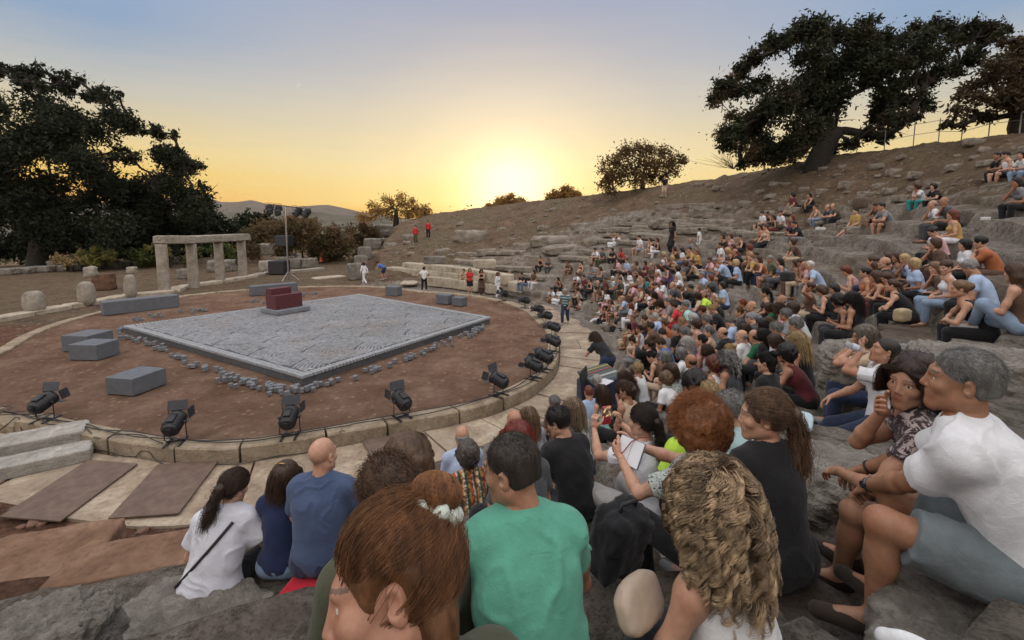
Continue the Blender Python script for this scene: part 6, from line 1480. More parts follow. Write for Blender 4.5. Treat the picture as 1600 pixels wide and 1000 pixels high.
def standing():
    L = [  # feet px, g, hair, hc, top, tc, bot, bc, pose, yaw (0 = away from the camera), label
        (570, 444, 'f', 'bob', 'a', 'long', 'w', 'trousers', 'w', 'walk', 60, 'person in loose white clothes walking by the far retaining wall', ''),
        (601, 437, 'm', 'short', 'b', 'tee', 'z', 'shorts', 'n', 'bend', 80, 'man in blue T-shirt and dark shorts bending beyond the far kerb', ''),
        (663, 455, 'm', 'short', 'k', 'tee', 'w', 'trousers', 'k', 'akimbo', 10, 'man in white striped shirt standing hands on hips at the far kerb', 'stripes'),
        (734, 461, 'f', 'bob', 'y', 'tee', 'r', 'shorts', 'k', 'stand', 200, 'blonde woman in red top and black shorts standing at the far kerb', ''),
        (752, 460, 'f', 'long', 'k', 'tank', 'k', 'dress', 'x', 'fold', 190, 'dark-haired woman in black top and long brown skirt standing beside the red top', ''),
        (777, 467, 'f', 'bob', 'l', 'long', 'w', 'dress', 'w', 'stand', 240, 'woman in a long pale dress standing by the farthest spotlights', ''),
        (883, 508, 'm', 'short', 'w', 'tee', 'w', 'trousers', 'n', 'walk', 160, 'white-haired man in teal striped shirt walking on the walkway', 'teal_stripes'),
        (650, 381, 'm', 'short', 'k', 'long', 'r', 'trousers', 'i', 'stand', 170, 'nearer of two people in red jackets standing on the far slope', ''),
        (669, 373, 'm', 'short', 'k', 'long', 'r', 'trousers', 'k', 'stand', 200, 'farther of two people in red jackets, right of the other', ''),
        (1050, 397, 'f', 'long', 'k', 'tee', 'k', 'dress', 'k', 'stand', 110, 'long-haired woman in black dress standing above the crowd', ''),
        (1092, 395, 'm', 'short', 'b', 'tee', 'w', 'shorts', 'w', 'stand', 60, 'child in white printed shirt standing among the upper audience', ''),
        (1038, 308, 'm', 'short', 'k', 'tee', 'k', 'trousers', 'e', 'stand', 150, 'person in black T-shirt standing high on the slope below the crest', ''),
        (487, 409, 'f', 'short', 'r', 'tee', 'd', 'trousers', 'w', 'stand', 180, 'person in maroon top and pale trousers near the traffic cone', ''),
        (949, 612, 'f', 'long', 'b', 'tee', 'k', 'trousers', 'n', 'bend', 25, 'long-haired woman in black bending over the mixing desk', ''),
    ]
    for i, (x, y, g, hs, hc, top, tc, bot, bc, pose, yaw, lb, pat) in enumerate(L):
        P = dict(POSES[pose]); P.update(g=g, top=top, tc=CC[tc][0], bot=bot, bc=CC[bc][0], hair=hs, hc=HAIR[hc][0], skin=SKINS[i % 4], seed=i, bi=.018, ti=.016, hairh=.011)
        if pat: P['pat'] = pat
        if 'white trousers' in lb: P['bi'] = .03
        t = np.arange(4, 70, .05); pts = np.array([0, 0, CAMZ]) + ray(x, y)[None] * t[:, None]; g_ = ground(pts[:, 0], pts[:, 1])
        r_, th = polar(pts[:, 0], pts[:, 1]); g_ = np.where(r_ < RK(th), np.maximum(g_, -.02), g_); j = np.where(pts[:, 2] <= g_)[0][0]; p = pts[j].copy()
        if x == 949: p = at_depth(949, 612, 10.2); p[2] = gz(p[0], p[1])
        if x == 883: p[2] = max(p[2], -.28)
        sc0 = .72 if 'child' in lb else 1.0; make_person(P, place(p, R(yaw), sc0), lb, None, None, .02, .010, .0065)
    P = dict(POSES['lap']); P.update(g='m', top='long', tc=CC['c'][0], bot='trousers', bc=CC['k'][0], hair='short', hc=HAIR['g'][0], skin=SKINS[1], hairh=.011)
    p = at_z(461, 404, .75); make_person(P, place(p, R(180), 1.0), 'grey-haired person in dark jacket sitting on the far wall by the mast', None, None, .022)
    for x, y, D, lb, g, hs, hc, tc, z in ((728, 437, 0, 'tan-shirted person sitting on the far benches behind the red top', 'm', 'short', 'b', 'e', .42), (746, 437, 0, 'dark-haired person in maroon on the far benches', 'f', 'long', 'k', 'd', .42), (802, 440, 0, 'grey-haired man in dark top and jeans at the right end of the far benches', 'm', 'short', 'g', 'k', .6), (821, 446, 0, 'person in black top and jeans on the rocks right of the far benches', 'm', 'short', 'k', 'k', .7), (836, 444, 0, 'black-haired woman in brown top and white trousers right of the far benches', 'f', 'long', 'k', 'x', .75)):
        P = dict(POSES['fore' if g == 'm' else 'lap']); P.update(g=g, top='tee', tc=CC[tc][0], bot='trousers', bc=CC['w' if 'white' in lb else 'u' if 'jeans' in lb else 'e'][0], hair=hs, hc=HAIR[hc][0], skin=SKINS[0], hairh=.012)
        p = at_z(x, y, z); make_person(P, place(p, math.atan2(-9.3 - p[0], p[1] - 19.5) + .2 if False else math.atan2(19.5 - p[1], -9.35 - p[0]) - math.pi / 2, 1.0), lb, None, None, .022)
# ------------------------------------------------------------------ sky, sun, camera
SUN_AZ = math.atan2((800 - PPX) / F, 1.0); SUN_EL = R(2.6)
ZEN = (334, 330, 330); BACK = (306, 292, 280)
def build_sky():
    w = bpy.data.worlds.new('World'); SC.world = w; w.use_nodes = True; nt = w.node_tree
    bg = nt.nodes['Background']
    sky = N(nt, 'ShaderNodeTexSky'); sky.sky_type = 'NISHITA'; sky.sun_disc = False
    sky.sun_elevation = SUN_EL; sky.sun_rotation = SUN_AZ
    sky.air_density = 1.2; sky.dust_density = 2.5; sky.ozone_density = 1.5
    v = coord(nt, 'Generated'); sx = N(nt, 'ShaderNodeSeparateXYZ'); nt.links.new(v, sx.inputs[0])
    dt = N(nt, 'ShaderNodeVectorMath', operation='DOT_PRODUCT'); nt.links.new(v, dt.inputs[0])
    dt.inputs[1].default_value = (math.sin(SUN_AZ) * math.cos(SUN_EL), math.cos(SUN_AZ) * math.cos(SUN_EL), math.sin(SUN_EL))
    cs = dt.outputs['Value']
    def L(*c): return tuple((k / 255 / 12.92) if k < 11 else ((k / 255 + .055) / 1.055) ** 2.4 for k in c)
    # thin streaks of cloud low over the hills
    mp = N(nt, 'ShaderNodeMapping'); mp.inputs['Scale'].default_value = (2.2, 2.2, 34); nt.links.new(v, mp.inputs[0])
    st = N(nt, 'ShaderNodeMath', operation='MULTIPLY_ADD'); nt.links.new(noise(nt, 1.6, 5, .6, mp.outputs[0], .6), st.inputs[0]); st.inputs[1].default_value = .045; st.inputs[2].default_value = -.0225
    el = N(nt, 'ShaderNodeMath', operation='ADD'); nt.links.new(sx.outputs['Z'], el.inputs[0]); nt.links.new(st.outputs[0], el.inputs[1])
    e = el.outputs[0]
    away = ramp(nt, e, [(0, L(232, 150, 72)), (.045, L(246, 180, 78)), (.085, L(246, 204, 104)), (.125, L(240, 213, 146)), (.22, L(197, 197, 189)), (.31, L(146, 170, 200)), (.5, L(150, 176, 216)), (1, L(*ZEN))])
    near = ramp(nt, e, [(0, L(252, 196, 84)), (.05, L(255, 226, 140)), (.12, L(247, 228, 176)), (.26, L(217, 208, 194)), (.41, L(178, 180, 194)), (.6, L(160, 174, 208)), (1, L(*ZEN))])
    mix = mixc(nt, ramp(nt, cs, [(.74, (0,) * 3), (.97, (1,) * 3)]), away, near)
    back = ramp(nt, e, [(0, L(205, 190, 190)), (.25, L(*BACK)), (1, L(*ZEN))])
    mix = mixc(nt, ramp(nt, cs, [(0, (1,) * 3), (.62, (0,) * 3)]), mix, back)
    glow = ramp(nt, cs, [(.93, (0,) * 3), (.968, (.07, .05, .015)), (.985, (.18, .14, .06)), (.9945, (.38, .32, .19)), (.9992, (.95, .88, .7))])
    mix = mixc(nt, 1.0, mix, glow, 'ADD')
    nsk = mixc(nt, 1.0, sky.outputs[0], (.15, .15, .15, 1), 'MULTIPLY')
    nt.links.new(mixc(nt, .06, mix, nsk), bg.inputs['Color']); bg.inputs['Strength'].default_value = 1.0
    sd = bpy.data.lights.new('sun', 'SUN'); sd.energy = 2.0; sd.angle = R(3); sd.color = (1, .66, .34)
    so = bpy.data.objects.new('sun', sd); COL.objects.link(so)
    d = Vector((math.sin(SUN_AZ) * math.cos(SUN_EL), math.cos(SUN_AZ) * math.cos(SUN_EL), math.sin(SUN_EL)))
    so.rotation_euler = d.to_track_quat('Z', 'Y').to_euler(); so.location = d * 60
def build_haze():
    m = bpy.data.materials.new('haze'); m.use_nodes = True; nt = m.node_tree; nt.nodes.remove(nt.nodes['Principled BSDF']); v = N(nt, 'ShaderNodeVolumePrincipled')
    v.inputs['Color'].default_value = (.95, .86, .76, 1); v.inputs['Density'].default_value = 3.2e-5; v.inputs['Anisotropy'].default_value = .3
    nt.links.new(v.outputs[0], nt.nodes['Material Output'].inputs['Volume'])
    b = MB(); b.box((0, 2450, 90), (11000, 5700, 440)); o = b.build('haze', m); tag(o, kind='stuff')
def build_camera():
    c = bpy.data.cameras.new('camera'); o = bpy.data.objects.new('camera', c); COL.objects.link(o)
    c.sensor_width = 36; c.lens = F / 1600 * 36; c.shift_y = -(500 - PPY) / 1600; c.clip_end = 20000; c.clip_start = .02
    o.location = (0, 0, CAMZ); o.rotation_euler = (math.pi / 2 - PITCH, 0, 0); SC.camera = o
    vs = SC.view_settings; vs.view_transform = 'Standard'; vs.look = 'None'; vs.exposure = 0.0; vs.gamma = 1
# ------------------------------------------------------------------ the people nearest the camera
def near(hx, hy, Y, yaw, label, P, h=.010, hh=.0055, hd=.0042, sc=1.0, drop=.385, hands_px=None, imp=True, strand=None):
    """head centre on pixel (hx, hy) at depth Y; hands_px fixes wrists by pixel and depth"""
    yw = R(yaw); Rz = rotz(yw); hp = at_depth(hx, hy, Y); P = dict(P); J = skel(P); loc = hp - Rz @ J['hc'] * sc
    if hands_px:
        for k, (x, y, D) in hands_px.items(): P['hand' + k] = tuple(Rz.T @ (at_depth(x, y, D) - loc) / sc)
        J = skel(P)
    P['_J'] = J; P.setdefault('sc', (.25, .25, .25)); P.setdefault('wr', .006)
    if strand:
        n, sd, rad = strand; st = P['hair']; P['_hair'] = lambda: near_hair(st, n, sd, rad)
    if imp: IMPRINT.append((loc[0], loc[1], loc[2], yw, sc, drop))
    o = make_person(P, place(loc, yw, sc), label, 'audience seated on the rock-cut rows', None, h, hh, hd); o['yaw'] = yaw; del o['yaw']
    return o, J, loc, Rz
def col(k): return CC[k][0]
def hcol(k): return HAIR[k][0]
def ring(c, axis, r, w, th=.003, n=20):
    m = MB(); ax = nrm(axis); u = nrm(np.cross(ax, (.3, .5, .8))); v = np.cross(ax, u); m2 = np.stack([u, v, ax], 1)
    m.lathe([(r, -w / 2), (r + th, -w / 2), (r + th, w / 2), (r, w / 2), (r, -w / 2)], n, c, m2); return m
def near_people():
    B = lambda **k: dict(dict(g='m', spine=(12, 22, 12), footR=(.13, .44, -.30), footL=(-.13, .42, -.30), handR=(.06, .38, .22), handL=(-.06, .36, .22), head=(0, 5, 0), skin=SKINS[0], bot='trousers', bc=col('k'), top='tee', tc=col('k'), hair='short', hc=hcol('b'), seed=3), **k)
    # --- the red-haired woman closest to the camera
    o, J, loc, Rz = near(612, 930, .69, 48, 'red-haired woman with a high bun and pale scrunchie, closest to the camera', B(g='f', spine=(14, 26, 22), head=(58, 6, 30), hair='bun', hc=(.165, .074, .032), skin=(.37, .20, .135), top='tee', tc=col('i'), seed=2), .012, .0030, .005, strand=(12500, 4, .00055))
    hr = [c for c in o.children if c.name.startswith('hair')][0]
    m = MB(); ax = nrm((0, -.45, 1)); t = np.linspace(0, 2 * math.pi, 60); e1 = nrm(np.cross(ax, (1, 0, 0))); e2 = np.cross(ax, e1)
    pts = np.array([0, -.080, .106]) + np.stack([(.042 + .003 * math.sin(11 * a)) * (math.cos(a) * e1 + math.sin(a) * e2) + ax * .004 * math.sin(7 * a) for a in t]); m.tube(pts, .0145 + .0035 * np.sin(t * 13), 10); s = m.build('scrunchie', mat_cloth('plain'), hr, True); s.color = (.55, .62, .55, 1)
    near(606, 778, 1.36, 20, 'brown-haired man in olive top just beyond the red-haired woman', B(spine=(16, 26, 14), head=(32, 10, 0), hair='short', hc=(.075, .040, .022), top='long', tc=col('i'), seed=4), .011, .0045, strand=(3000, 5, .0011))
    near(636, 728, 1.95, 10, 'person whose tuft of curly brown hair shows above the red bun', B(g='f', hair='curly', hc=(.10, .055, .028), tc=col('x'), seed=5), .012, strand=(1600, 6, .0017))
    near(800, 737, 1.50, 14, 'man in jade green T-shirt seen from behind, head turned left', B(spine=(20, 24, 12), head=(46, 12, 4), hair='crop', hc=(.045, .035, .028), skin=SKINS[1], tc=(.105, .34, .25), bot='jeans', bc=(.035, .045, .075), handR=(.14, .44, .12), handL=(-.16, .46, .20), build=1.06, ti=.018, wr=.013, wf=6, seed=6), .008, .0040, strand=(5200, 7, .0009))
    o, J, loc, Rz = near(1112, 795, 1.42, 30, 'woman with big curly blonde hair and white sleeveless top, seen from behind', B(g='f', spine=(10, 18, 14), head=(-18, 10, 0), hair='curlylong', hc=(.27, .19, .115), skin=SKINS[0], top='tank', tc=(.62, .62, .62), handR=(.30, .20, .04), elbR=(1, -.5, .1), handL=(-.20, .34, .10), footR=(-.02, .60, -.30), footL=(-.24, .62, -.30), bc=(.022, .024, .030), seed=7), .009, .005, strand=(5900, 8, .0011))
    # --- afro and booklet
    o, J, loc, Rz = near(1090, 668, 2.40, 24, 'woman with round orange-brown curly hair and leaf-printed shirt, holding up a booklet', B(g='f', spine=(10, 18, 10), head=(10, 8, 0), hair='afro', hc=(.20, .075, .025), skin=(.46, .28, .20), tc=col('w'), pat='leafprint', hkR='grip', hkL='grip', pnR=(-1, 0, .2), pnL=(1, 0, .2), elbR=(.9, -.2, -.8), elbL=(-.6, -.3, -1), bc=col('k'), sl=.62, seed=8), .010, hands_px={'L': (968, 712, 2.62), 'R': (990, 694, 2.70)}, strand=(5500, 9, .0012))
    near(1192, 652, 2.12, 18, 'woman in black T-shirt with light brown ponytail, in profile to the left', B(g='f', spine=(8, 14, 8), head=(48, 3, 0), hair='pony', hc=(.12, .070, .042), skin=SKINS[0], tc=col('k'), bot='shorts', bc=col('k'), ti=.018, sl=.7, handR=(.12, .36, .14), handL=(-.12, .36, .16), seed=9), .009, .0040, strand=(3600, 10, .0011))
    # --- the couple at the right
    o, J, loc, Rz = near(1503, 598, 1.62, 40, 'grey-haired man in white T-shirt and grey shorts, sitting large at the right edge', B(spine=(20, 32, 6), head=(10, -2, 0), hair='crop', hc=(.17, .165, .155), skin=(.295, .16, .098), tc=(.63, .64, .67), bot='shorts', bc=(.13, .155, .165), footR=(.03, .40, -.26), footL=(-.19, .40, -.24), kneeR=(.25, .5, 1), kneeL=(-.2, .5, 1), hkR='relax', hkL='relax', elbL=(-.6, -.2, -1), elbR=(.8, .1, -.8), ti=.02, sl=.70, build=1.05, wr=.009, wf=5, seed=10, bi=.02, sc=(.035, .026, .02)), .0075, .0032, .0034, hands_px={'L': (1342, 762, 1.95), 'R': (1335, 738, 2.12)}, strand=(6500, 11, .0008))
    d = nrm(J['wr' + 'L'] - J['elL']); w = ring(J['wrL'] - d * .012, d, .029, .022).build('watch', simple('watch_steel', (.12, .12, .125), .3, .2, 20, 0, 0, .8), o, True); f = MB(); f.cyl(J['wrL'] - d * .012 + nrm(np.cross(d, (0, 0, 1))) * -.03, J['wrL'] - d * .012 + nrm(np.cross(d, (0, 0, 1))) * -.039, .016, 16); f.build('watch_face', simple('watch_dark', (.03, .03, .035), .2, .2, 20, 0), w)
    d = nrm(J['wrR'] - J['elR']); ring(J['wrR'] - d * .02, d, .028, .010, .004).build('bracelet', simple('bracelet', (.02, .018, .016), .6, .2, 20, 0), o, True)
    near(1425, 598, 2.02, 46, 'dark-haired woman with hand over her mouth, beside the grey-haired man', B(g='f', spine=(24, 34, 10), twist=8, head=(64, 4, -4), hair='bob', sc=(.03, .022, .018), hc=(.035, .018, .012), skin=(.37, .21, .138), tc=(.045, .030, .034), pat='floral', bot='shorts', bc=col('c'), handR=hc_(.040, .112, -.135), elbR=(.1, .6, -1), hdR=(-.8, .25, .5), pnR=(-.3, -.9, .2), hkR='relax', handL=(-.10, .50, .20), elbL=(-.8, .1, -.6), footR=(.10, .44, -.34), footL=(-.10, .46, -.34), sl=.45, seed=11), .009, .0042, .004, strand=(3600, 12, .0009))
    o, J, loc, Rz = near(1382, 549, 4.2, 58, 'man in white T-shirt and dark jeans drinking from a clear bottle', B(spine=(-2, 10, 2), head=(8, -14, 0), hair='crop', hc=(.022, .018, .015), skin=SKINS[1], tc=(.60, .61, .65), bot='jeans', bc=(.022, .032, .060), handL=hc_(.0, .165, -.045), elbL=(-.4, .5, -1), hkL='grip', hdL=(.6, .2, .6), pnL=(0, -1, .2), handR=(.10, .42, .20), footR=(.10, .66, -.40), footL=(-.10, .70, -.40), ti=.02, sl=.68, sc=(.02, .02, .022), seed=12), .011, .006)
    b = loc + Rz @ (J['hc'] + J['Rh'] @ np.array([0, .110, -.055])); dr = Rz @ J['Rh'] @ nrm((0, 1, .10)); r_ = empty('water_bottle', b); tag(r_, 'clear plastic water bottle raised to the drinking man\'s mouth', 'bottle'); u = nrm(np.cross(dr, (0, 0, 1))); Mx = np.stack([u, np.cross(dr, u), dr], 1)
    gm, nt, bs = nodes('clear_plastic'); bs.inputs['Base Color'].default_value = (.75, .8, .85, 1); bs.inputs['Roughness'].default_value = .08; bs.inputs['Transmission Weight'].default_value = .75; bs.inputs['IOR'].default_value = 1.15
    m = MB(); m.lathe([(.010, 0), (.013, .012), (.014, .03), (.032, .06), (.033, .10), (.030, .12), (.033, .14), (.033, .20), (.0, .205)], 16, (0, 0, 0), Mx); m.build('bottle', gm, r_, True); m = MB(); m.lathe([(.0335, .095), (.0338, .15)], 16, (0, 0, 0), Mx); m.build('label', simple('bottle_label', (.45, .5, .6), .5, .2, 30, 0), r_, True)
    near(1350, 527, 4.75, 56, 'woman with short grey-brown hair, hands at her mouth, beyond the drinking man', B(g='f', head=(10, 8, 0), hair='bob', hc=(.12, .10, .075), tc=col('e'), bc=col('n'), handL=hc_(-.03, .10, -.10), handR=hc_(.03, .10, -.10), elbL=(-.6, .3, -1), elbR=(.6, .3, -1), hdL=(.3, -.1, 1), hdR=(-.3, -.1, 1), hkR='grip', hkL='grip', seed=13), .012, .006)
    # --- phone
    o, J, loc, Rz = near(1003, 660, 3.3, 30, 'dark-haired woman in white T-shirt holding up a red phone', B(g='f', spine=(4, 10, 6), head=(14, 4, 0), hair='pony', hc=(.022, .014, .011), skin=(.46, .29, .21), tc=(.60, .61, .66), bc=(.40, .38, .37), bi=.018, hkR='grip', hkL='grip', hdL=(.1, .1, 1), hdR=(-.1, .1, 1), pnL=(1, .2, 0), pnR=(-1, .2, 0), elbL=(-.8, -.2, -1), elbR=(.8, -.1, -1), footR=(.10, .46, -.33), footL=(-.14, .46, -.33), sc=(.4, .4, .4), seed=14), .010, .006, hands_px={'L': (928, 668, 3.60), 'R': (968, 660, 3.78)}, strand=(1800, 15, .0014))
    pc = (loc + Rz @ (J['wrL'] + J['hdL'] * .085) + loc + Rz @ (J['wrR'] + J['hdR'] * .085)) / 2; yz = R(18); r_ = empty('smartphone', pc, yz); tag(r_, 'red-cased phone held up in both hands, its screen filming the stage', 'phone')
    m = MB(); m.box((0, 0, 0), (.088, .011, .165), None, .006); m.build('case', simple('phone_red', (.42, .02, .03), .4, .1, 8, 0), r_); sm, nt, bs = nodes('phone_screen'); v = coord(nt); k = noise(nt, 34, 3, .6, v); c = ramp(nt, k, [(.42, (.03, .015, .015)), (.55, (.20, .12, .06)), (.64, (.75, .62, .30))]); nt.links.new(c, bs.inputs['Base Color']); nt.links.new(c, bs.inputs['Emission Color']); bs.inputs['Emission Strength'].default_value = .7; bs.inputs['Roughness'].default_value = .15
    m = MB(); m.box((0, -.0065, .034), (.078, .002, .088), None, .0005); m.build('screen', sm, r_)
    m = MB(); m.box((0, -.0065, -.048), (.078, .002, .06), None, .0005); m.build('screen_panel', simple('phone_panel', (.30, .02, .03), .25, .25, 40, 0), r_)
    # booklet in the curly-haired woman's hands
    bk = at_depth(984, 706, 2.60); r_ = empty('booklet', bk); tag(r_, 'open white programme booklet held up with a dark red ribbon', 'booklet'); Mb = rotz(R(-50)) @ rotx(R(58)); pm = simple('paper', (.62, .63, .66), .7, .06, 6, .05)
    m = MB(); m.box(Mb @ np.array([-.042, 0, .003]), (.082, .15, .005), Mb @ roty(.12), .001); m.box(Mb @ np.array([.042, 0, .003]), (.082, .15, .005), Mb @ roty(-.12), .001); m.build('pages', pm, r_); m = MB(); m.box(Mb @ np.array([0, 0, -.006]), (.17, .158, .003), Mb, .001); m.build('cover', simple('booklet_cover', (.16, .20, .28), .6, .1, 6, .05), r_)
    m = MB(); m.tube([Mb @ np.array(p) for p in ((-.09, -.06, .016), (-.03, -.02, .02), (.0, .06, .018), (.03, .10, .0), (.06, .12, -.03))], .0035, 5); m.build('ribbon', simple('ribbon', (.22, .01, .02), .5), r_, True)
    # --- second rank of backs
    o, J, loc, Rz = near(872, 660, 3.65, 32, 'dark-bearded man in black T-shirt looking down, left of the phone-holding woman', B(spine=(14, 28, 16), head=(24, 20, 0), hair='short', hc=(.016, .012, .011), tc=col('k'), bc=col('c'), ti=.018, seed=15), .011, .006, strand=(1400, 16, .0015))
    near(889, 688, 4.3, 26, 'woman with very long brown hair leaning by the bearded man in black', B(g='f', spine=(10, 20, 16), side=-8, head=(-8, 12, -6), hair='long', hc=(.055, .030, .018), tc=col('k'), bc=col('k'), seed=16), .012, .007, strand=(1500, 17, .0016))
    o, J, loc, Rz = near(505, 713, 3.0, -2, 'bald man in blue T-shirt sitting on a red cushion, seen from behind', B(spine=(6, 12, 6), head=(-16, 4, -4), hair=None, hc=hcol('g'), skin=(.46, .28, .205), tc=(.060, .088, .165), bot='shorts', bc=col('n'), ti=.018, sl=.72, build=1.08, handR=(.16, .36, .14), handL=(-.16, .36, .14), wr=.008, seed=17), .009, .005)
    q = loc + Rz @ np.array([-.02, -.16, -.03]); cu = rock('cushion', q, (.30, .26, .09), R(-10), mat_cloth('plain'), 3, .03, 14); cu.color = (.42, .012, .03, 1); tag(cu, 'red cushion under the bald man in blue', 'cushion')
    o, J, loc, Rz = near(446, 746, 3.15, 0, 'girl in navy sleeveless top with a gold hair clip, left of the bald man', B(g='f', spine=(4, 10, 8), head=(-10, 8, 6), hair='bob', hc=(.060, .032, .020), top='tee', sl=.28, tc=(.022, .032, .085), bot='jeans', bc=col('s'), seed=18), .010, .006, sc=.9, strand=(1500, 18, .0015))
    hr = [c for c in o.children if c.name.startswith('hair')][0]; m = MB(); m.tube([(-.035, -.075, .135), (0, -.08, .148), (.03, -.07, .142)], .006, 6); m.build('hair_clip', simple('gold_clip', (.45, .30, .08), .3, .1, 8, 0, 0, .8), hr, True)
    o, J, loc, Rz = near(366, 762, 3.1, 6, 'woman in white T-shirt with black bag strap, seated on the pitted boulder', B(g='f', spine=(16, 22, 18), side=6, head=(-22, 14, 10), hair='pony', hc=(.040, .022, .015), skin=(.46, .29, .21), tc=(.60, .60, .66), ti=.028, sl=.62, bot='trousers', bc=col('k'), bi=.004, handR=(.20, .36, .30), hkR='grip', pnR=(-1, 0, .3), build=1.08, wr=.008, seed=19), .009, .005, strand=(1500, 19, .0016))
    m = MB(); T = top_sdf(J, dict(build=1.08, g='f'), 'tee', .030, .62, None); a, b_ = J['shR'] * .62 + J['nb'] * .38 + J['d2'] * .03, J['pel'] + np.array([-.20, -.02, .08]); pts = []
    for t in np.linspace(0, 1, 24):
        p = a + (b_ - a) * t + np.array([0, -.28, 0]); dirv = np.array([0, 1.0, 0]); 
        for _ in range(60):
            if T(p[None])[0] < .002: break
            p = p + dirv * .006
        pts.append(p)
    m.tube(pts, .011, 6); m.build('bag_strap', simple('strap_black', (.015, .015, .016), .7), o, True)
    ph = empty('smartphone', loc + Rz @ (J['wrR'] + J['hdR'] * .09), R(-20)); tag(ph, 'phone in a pale case in the hand of the woman on the boulder', 'phone'); m = MB(); m.box((0, 0, 0), (.075, .012, .155), rotx(-.7), .005); m.build('case', pm, ph)
    near(731, 711, 4.3, 22, 'grey-brown curly-haired woman in a colourful folk-patterned top', B(g='f', head=(-4, 10, 0), hair='curly', hc=(.085, .070, .062), tc=col('w'), pat='folkprint', bot='jeans', bc=col('u'), sl=.62, seed=20), .011, .007, strand=(1500, 20, .0017))
    near(722, 682, 5.0, 16, 'bald man in pale blue shirt just beyond the folk-patterned top', B(head=(-6, 4, 0), hair='bald', hc=hcol('g'), tc=(.36, .42, .58), top='long', seed=21), .013, .008)
    near(809, 688, 3.0, 26, 'woman with dark red bobbed hair beyond the man in green', B(g='f', head=(10, 8, 0), hair='bob', hc=(.16, .022, .012), tc=col('c'), seed=22), .011, .006, strand=(1800, 21, .0014))
    near(803, 657, 5.3, 20, 'balding man with dark glasses and white T-shirt near the walkway', B(head=(16, 4, 0), hair='bald', hc=(.10, .07, .06), tc=(.60, .60, .64), skin=(.40, .22, .16), seed=23), .013, .008)
    near(826, 652, 5.7, 24, 'woman with long straight dark-blonde hair, near the walkway', B(g='f', head=(-4, 6, 0), hair='long', hc=(.16, .10, .055), tc=(.30, .32, .36), seed=24), .013, .008)
    near(895, 638, 5.4, 26, 'woman with long ash-blonde hair and dark printed shirt', B(g='f', head=(8, 6, 0), hair='long', hc=(.21, .15, .095), tc=col('c'), pat='leafprint', seed=25), .013, .008)
    near(1072, 650, 3.2, 24, 'person in neon lime top almost hidden behind the round curly hair', B(g='f', head=(0, 8, 0), hair='bob', hc=hcol('b'), tc=col('l'), ti=.02, seed=26), .013, .008)
    near(1140, 640, 3.15, 28, 'person in pale aqua shirt between the round curly hair and the ponytail', B(head=(8, 10, 0), spine=(18, 32, 20), hair='short', hc=hcol('g'), tc=(.33, .46, .47), ti=.02, seed=27), .013, .008)
    # --- bags, mats and shoes
    bp = at_depth(966, 842, 2.15); ob = rock('backpack', bp, (.27, .22, .36), R(30), mat_cloth('plain'), 7, .14, 18, (.2, .12)); ob.color = (.014, .014, .016, 1); tag(ob, 'black backpack between the man in green and the printed shirt', 'bag'); m = MB(); m.tube([(-.05, 0, .16), (-.05, 0, .22), (.05, 0, .22), (.05, 0, .16)], .011, 6); m.build('handle', simple('strap_black', (.015, .015, .016), .7), ob, True)
    bg = at_depth(1000, 940, 1.36); r_ = empty('handbag', bg, R(40)); tag(r_, 'beige handbag by the curly blonde woman\'s left arm', 'bag'); rock('pouch', (0, 0, 0), (.24, .08, .15), .2, simple('beige_leather', (.40, .31, .235), .5, .12, 6, .1), 4, .05, 16, (-.5, .2), r_, sq=3)
    for x, y, Y, w, c, lb in ((1420, 660, 4.15, (.55, .40, .05), (.17, .04, .13), 'magenta mat under the drinking man'), (1240, 655, 4.0, (.42, .30, .06), (.36, .46, .50), 'pale blue folded cloth by the drinking man\'s shoes')):
        ob = rock('seat_mat', at_depth(x, y, Y), w, R(55), mat_cloth('plain'), 5, .04, 12); ob.color = (*c, 1); tag(ob, lb, 'mat')
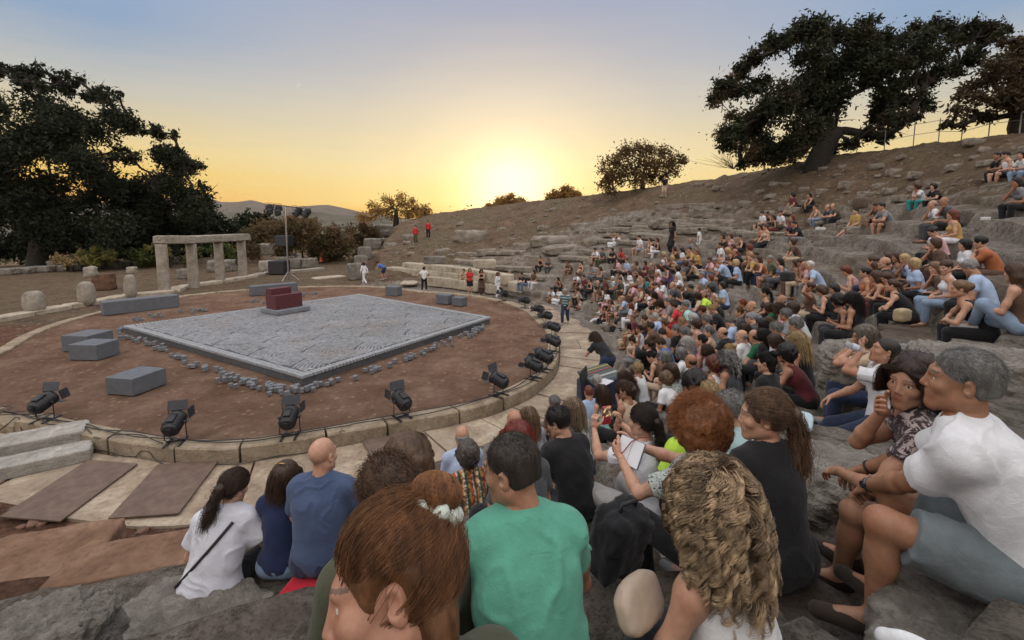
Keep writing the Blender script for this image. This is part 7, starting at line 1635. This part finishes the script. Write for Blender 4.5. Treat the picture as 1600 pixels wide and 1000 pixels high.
    for x, y, Y, w, c, lb in ((1410, 492, 7.4, (.30, .16, .22), (.36, .28, .17), 'tan wicker basket among the seated women at the right'), (1345, 317, 16, (.45, .35, .4), (.10, .07, .05), 'brown rucksack on the upper rows'), (1540, 342, 9.5, (.2, .11, .08), (.5, .5, .5), 'white shoe lying on the upper rock at the right'), (1282, 358, 14.5, (.30, .20, .11), (.5, .5, .48), 'white bag by the big man in olive'), (1230, 432, 11.2, (.3, .25, .25), (.03, .03, .03), 'black bag at the feet of the row of couples')):
        p = at_depth(x, y, Y); p[2] = max(p[2], gz(p[0], p[1]) + w[2] * .3); ob = rock({'w': 'basket', 'b': 'bag'}.get('w' if 'wicker' in lb else 'b' if 'shoe' not in lb else 's', 'shoe'), p, w, .4, mat_cloth('plain'), int(x), .08, 10); ob.color = (*c, 1); tag(ob, lb, 'basket' if 'wicker' in lb else 'shoe' if 'shoe' in lb else 'bag')
    sh = SDF(); sh.cone((0, -.08, 0), (0, .13, -.01), .042, .036).ell((0, .02, .02), (.042, .10, .045)); V, Q = sh.mesh(.006); ob = link('shoe', raw_mesh('shoe', V, [Q], [mat_cloth('plain')]), None, place(at_depth(1452, 1032, 1.15), R(38), .75)); ob.color = (.66, .68, .70, 1); tag(ob, 'white shoe tip poking in at the bottom edge of the photo', 'shoe')
    # --- mixing desk
    p = at_depth(938, 590, 9.6); p[2] = gz(p[0], p[1]); r_ = empty('mixing_desk', p, R(38)); tag(r_, 'sound mixing desk with tilted console, laptop and black screen by the walkway', 'mixing desk'); bk_ = simple('desk_black', (.02, .02, .022), .5, .3, 6, .1)
    m = MB(); m.box((0, 0, .35), (.95, .55, .70), None, .02); m.build('case', simple('case_blue', (.035, .05, .10), .5, .2, 6, .1), r_); T = rotx(.35); m = MB(); m.box((0, .02, .76), (.95, .50, .07), T, .015); m.build('console', simple('console_green', (.06, .075, .07), .5, .3, 20, .2), r_)
    for nm, c0, n, yy in (('fader_row', (.55, .55, .55), 18, -.10), ('knob_row', (.45, .08, .06), 18, .06), ('button_row', (.55, .42, .10), 18, .16)):
        m = MB(); [m.box(np.array([0, .02, .76]) + T @ np.array([-.42 + i * .049, yy, .045]), (.02, .03 if nm != 'fader_row' else .05, .02), T, .004) for i in range(n)]; m.build(nm, simple(nm, c0, .4, .1, 9, 0), r_)
    m = MB(); m.box((-.62, -.10, .72), (.55, .03, .62), rotz(.5) @ rotx(-.12), .01); m.build('screen', bk_, r_); m = MB(); m.box((-.25, -.34, .74), (.34, .24, .02), rotz(.2), .004); m.build('laptop', simple('laptop_white', (.6, .6, .6), .4), r_)
import time
_t = time.time()
build_sky(); build_camera(); crowd(); print('crowd', time.time() - _t)
near_people(); print('near', time.time() - _t)
build_terrain(); build_orchestra(); build_hills(); build_trees()
build_stage(); build_ruins(); fore_rocks(); build_gear(); print('scene', time.time() - _t)
build_haze(); standing(); print('standing', time.time() - _t)
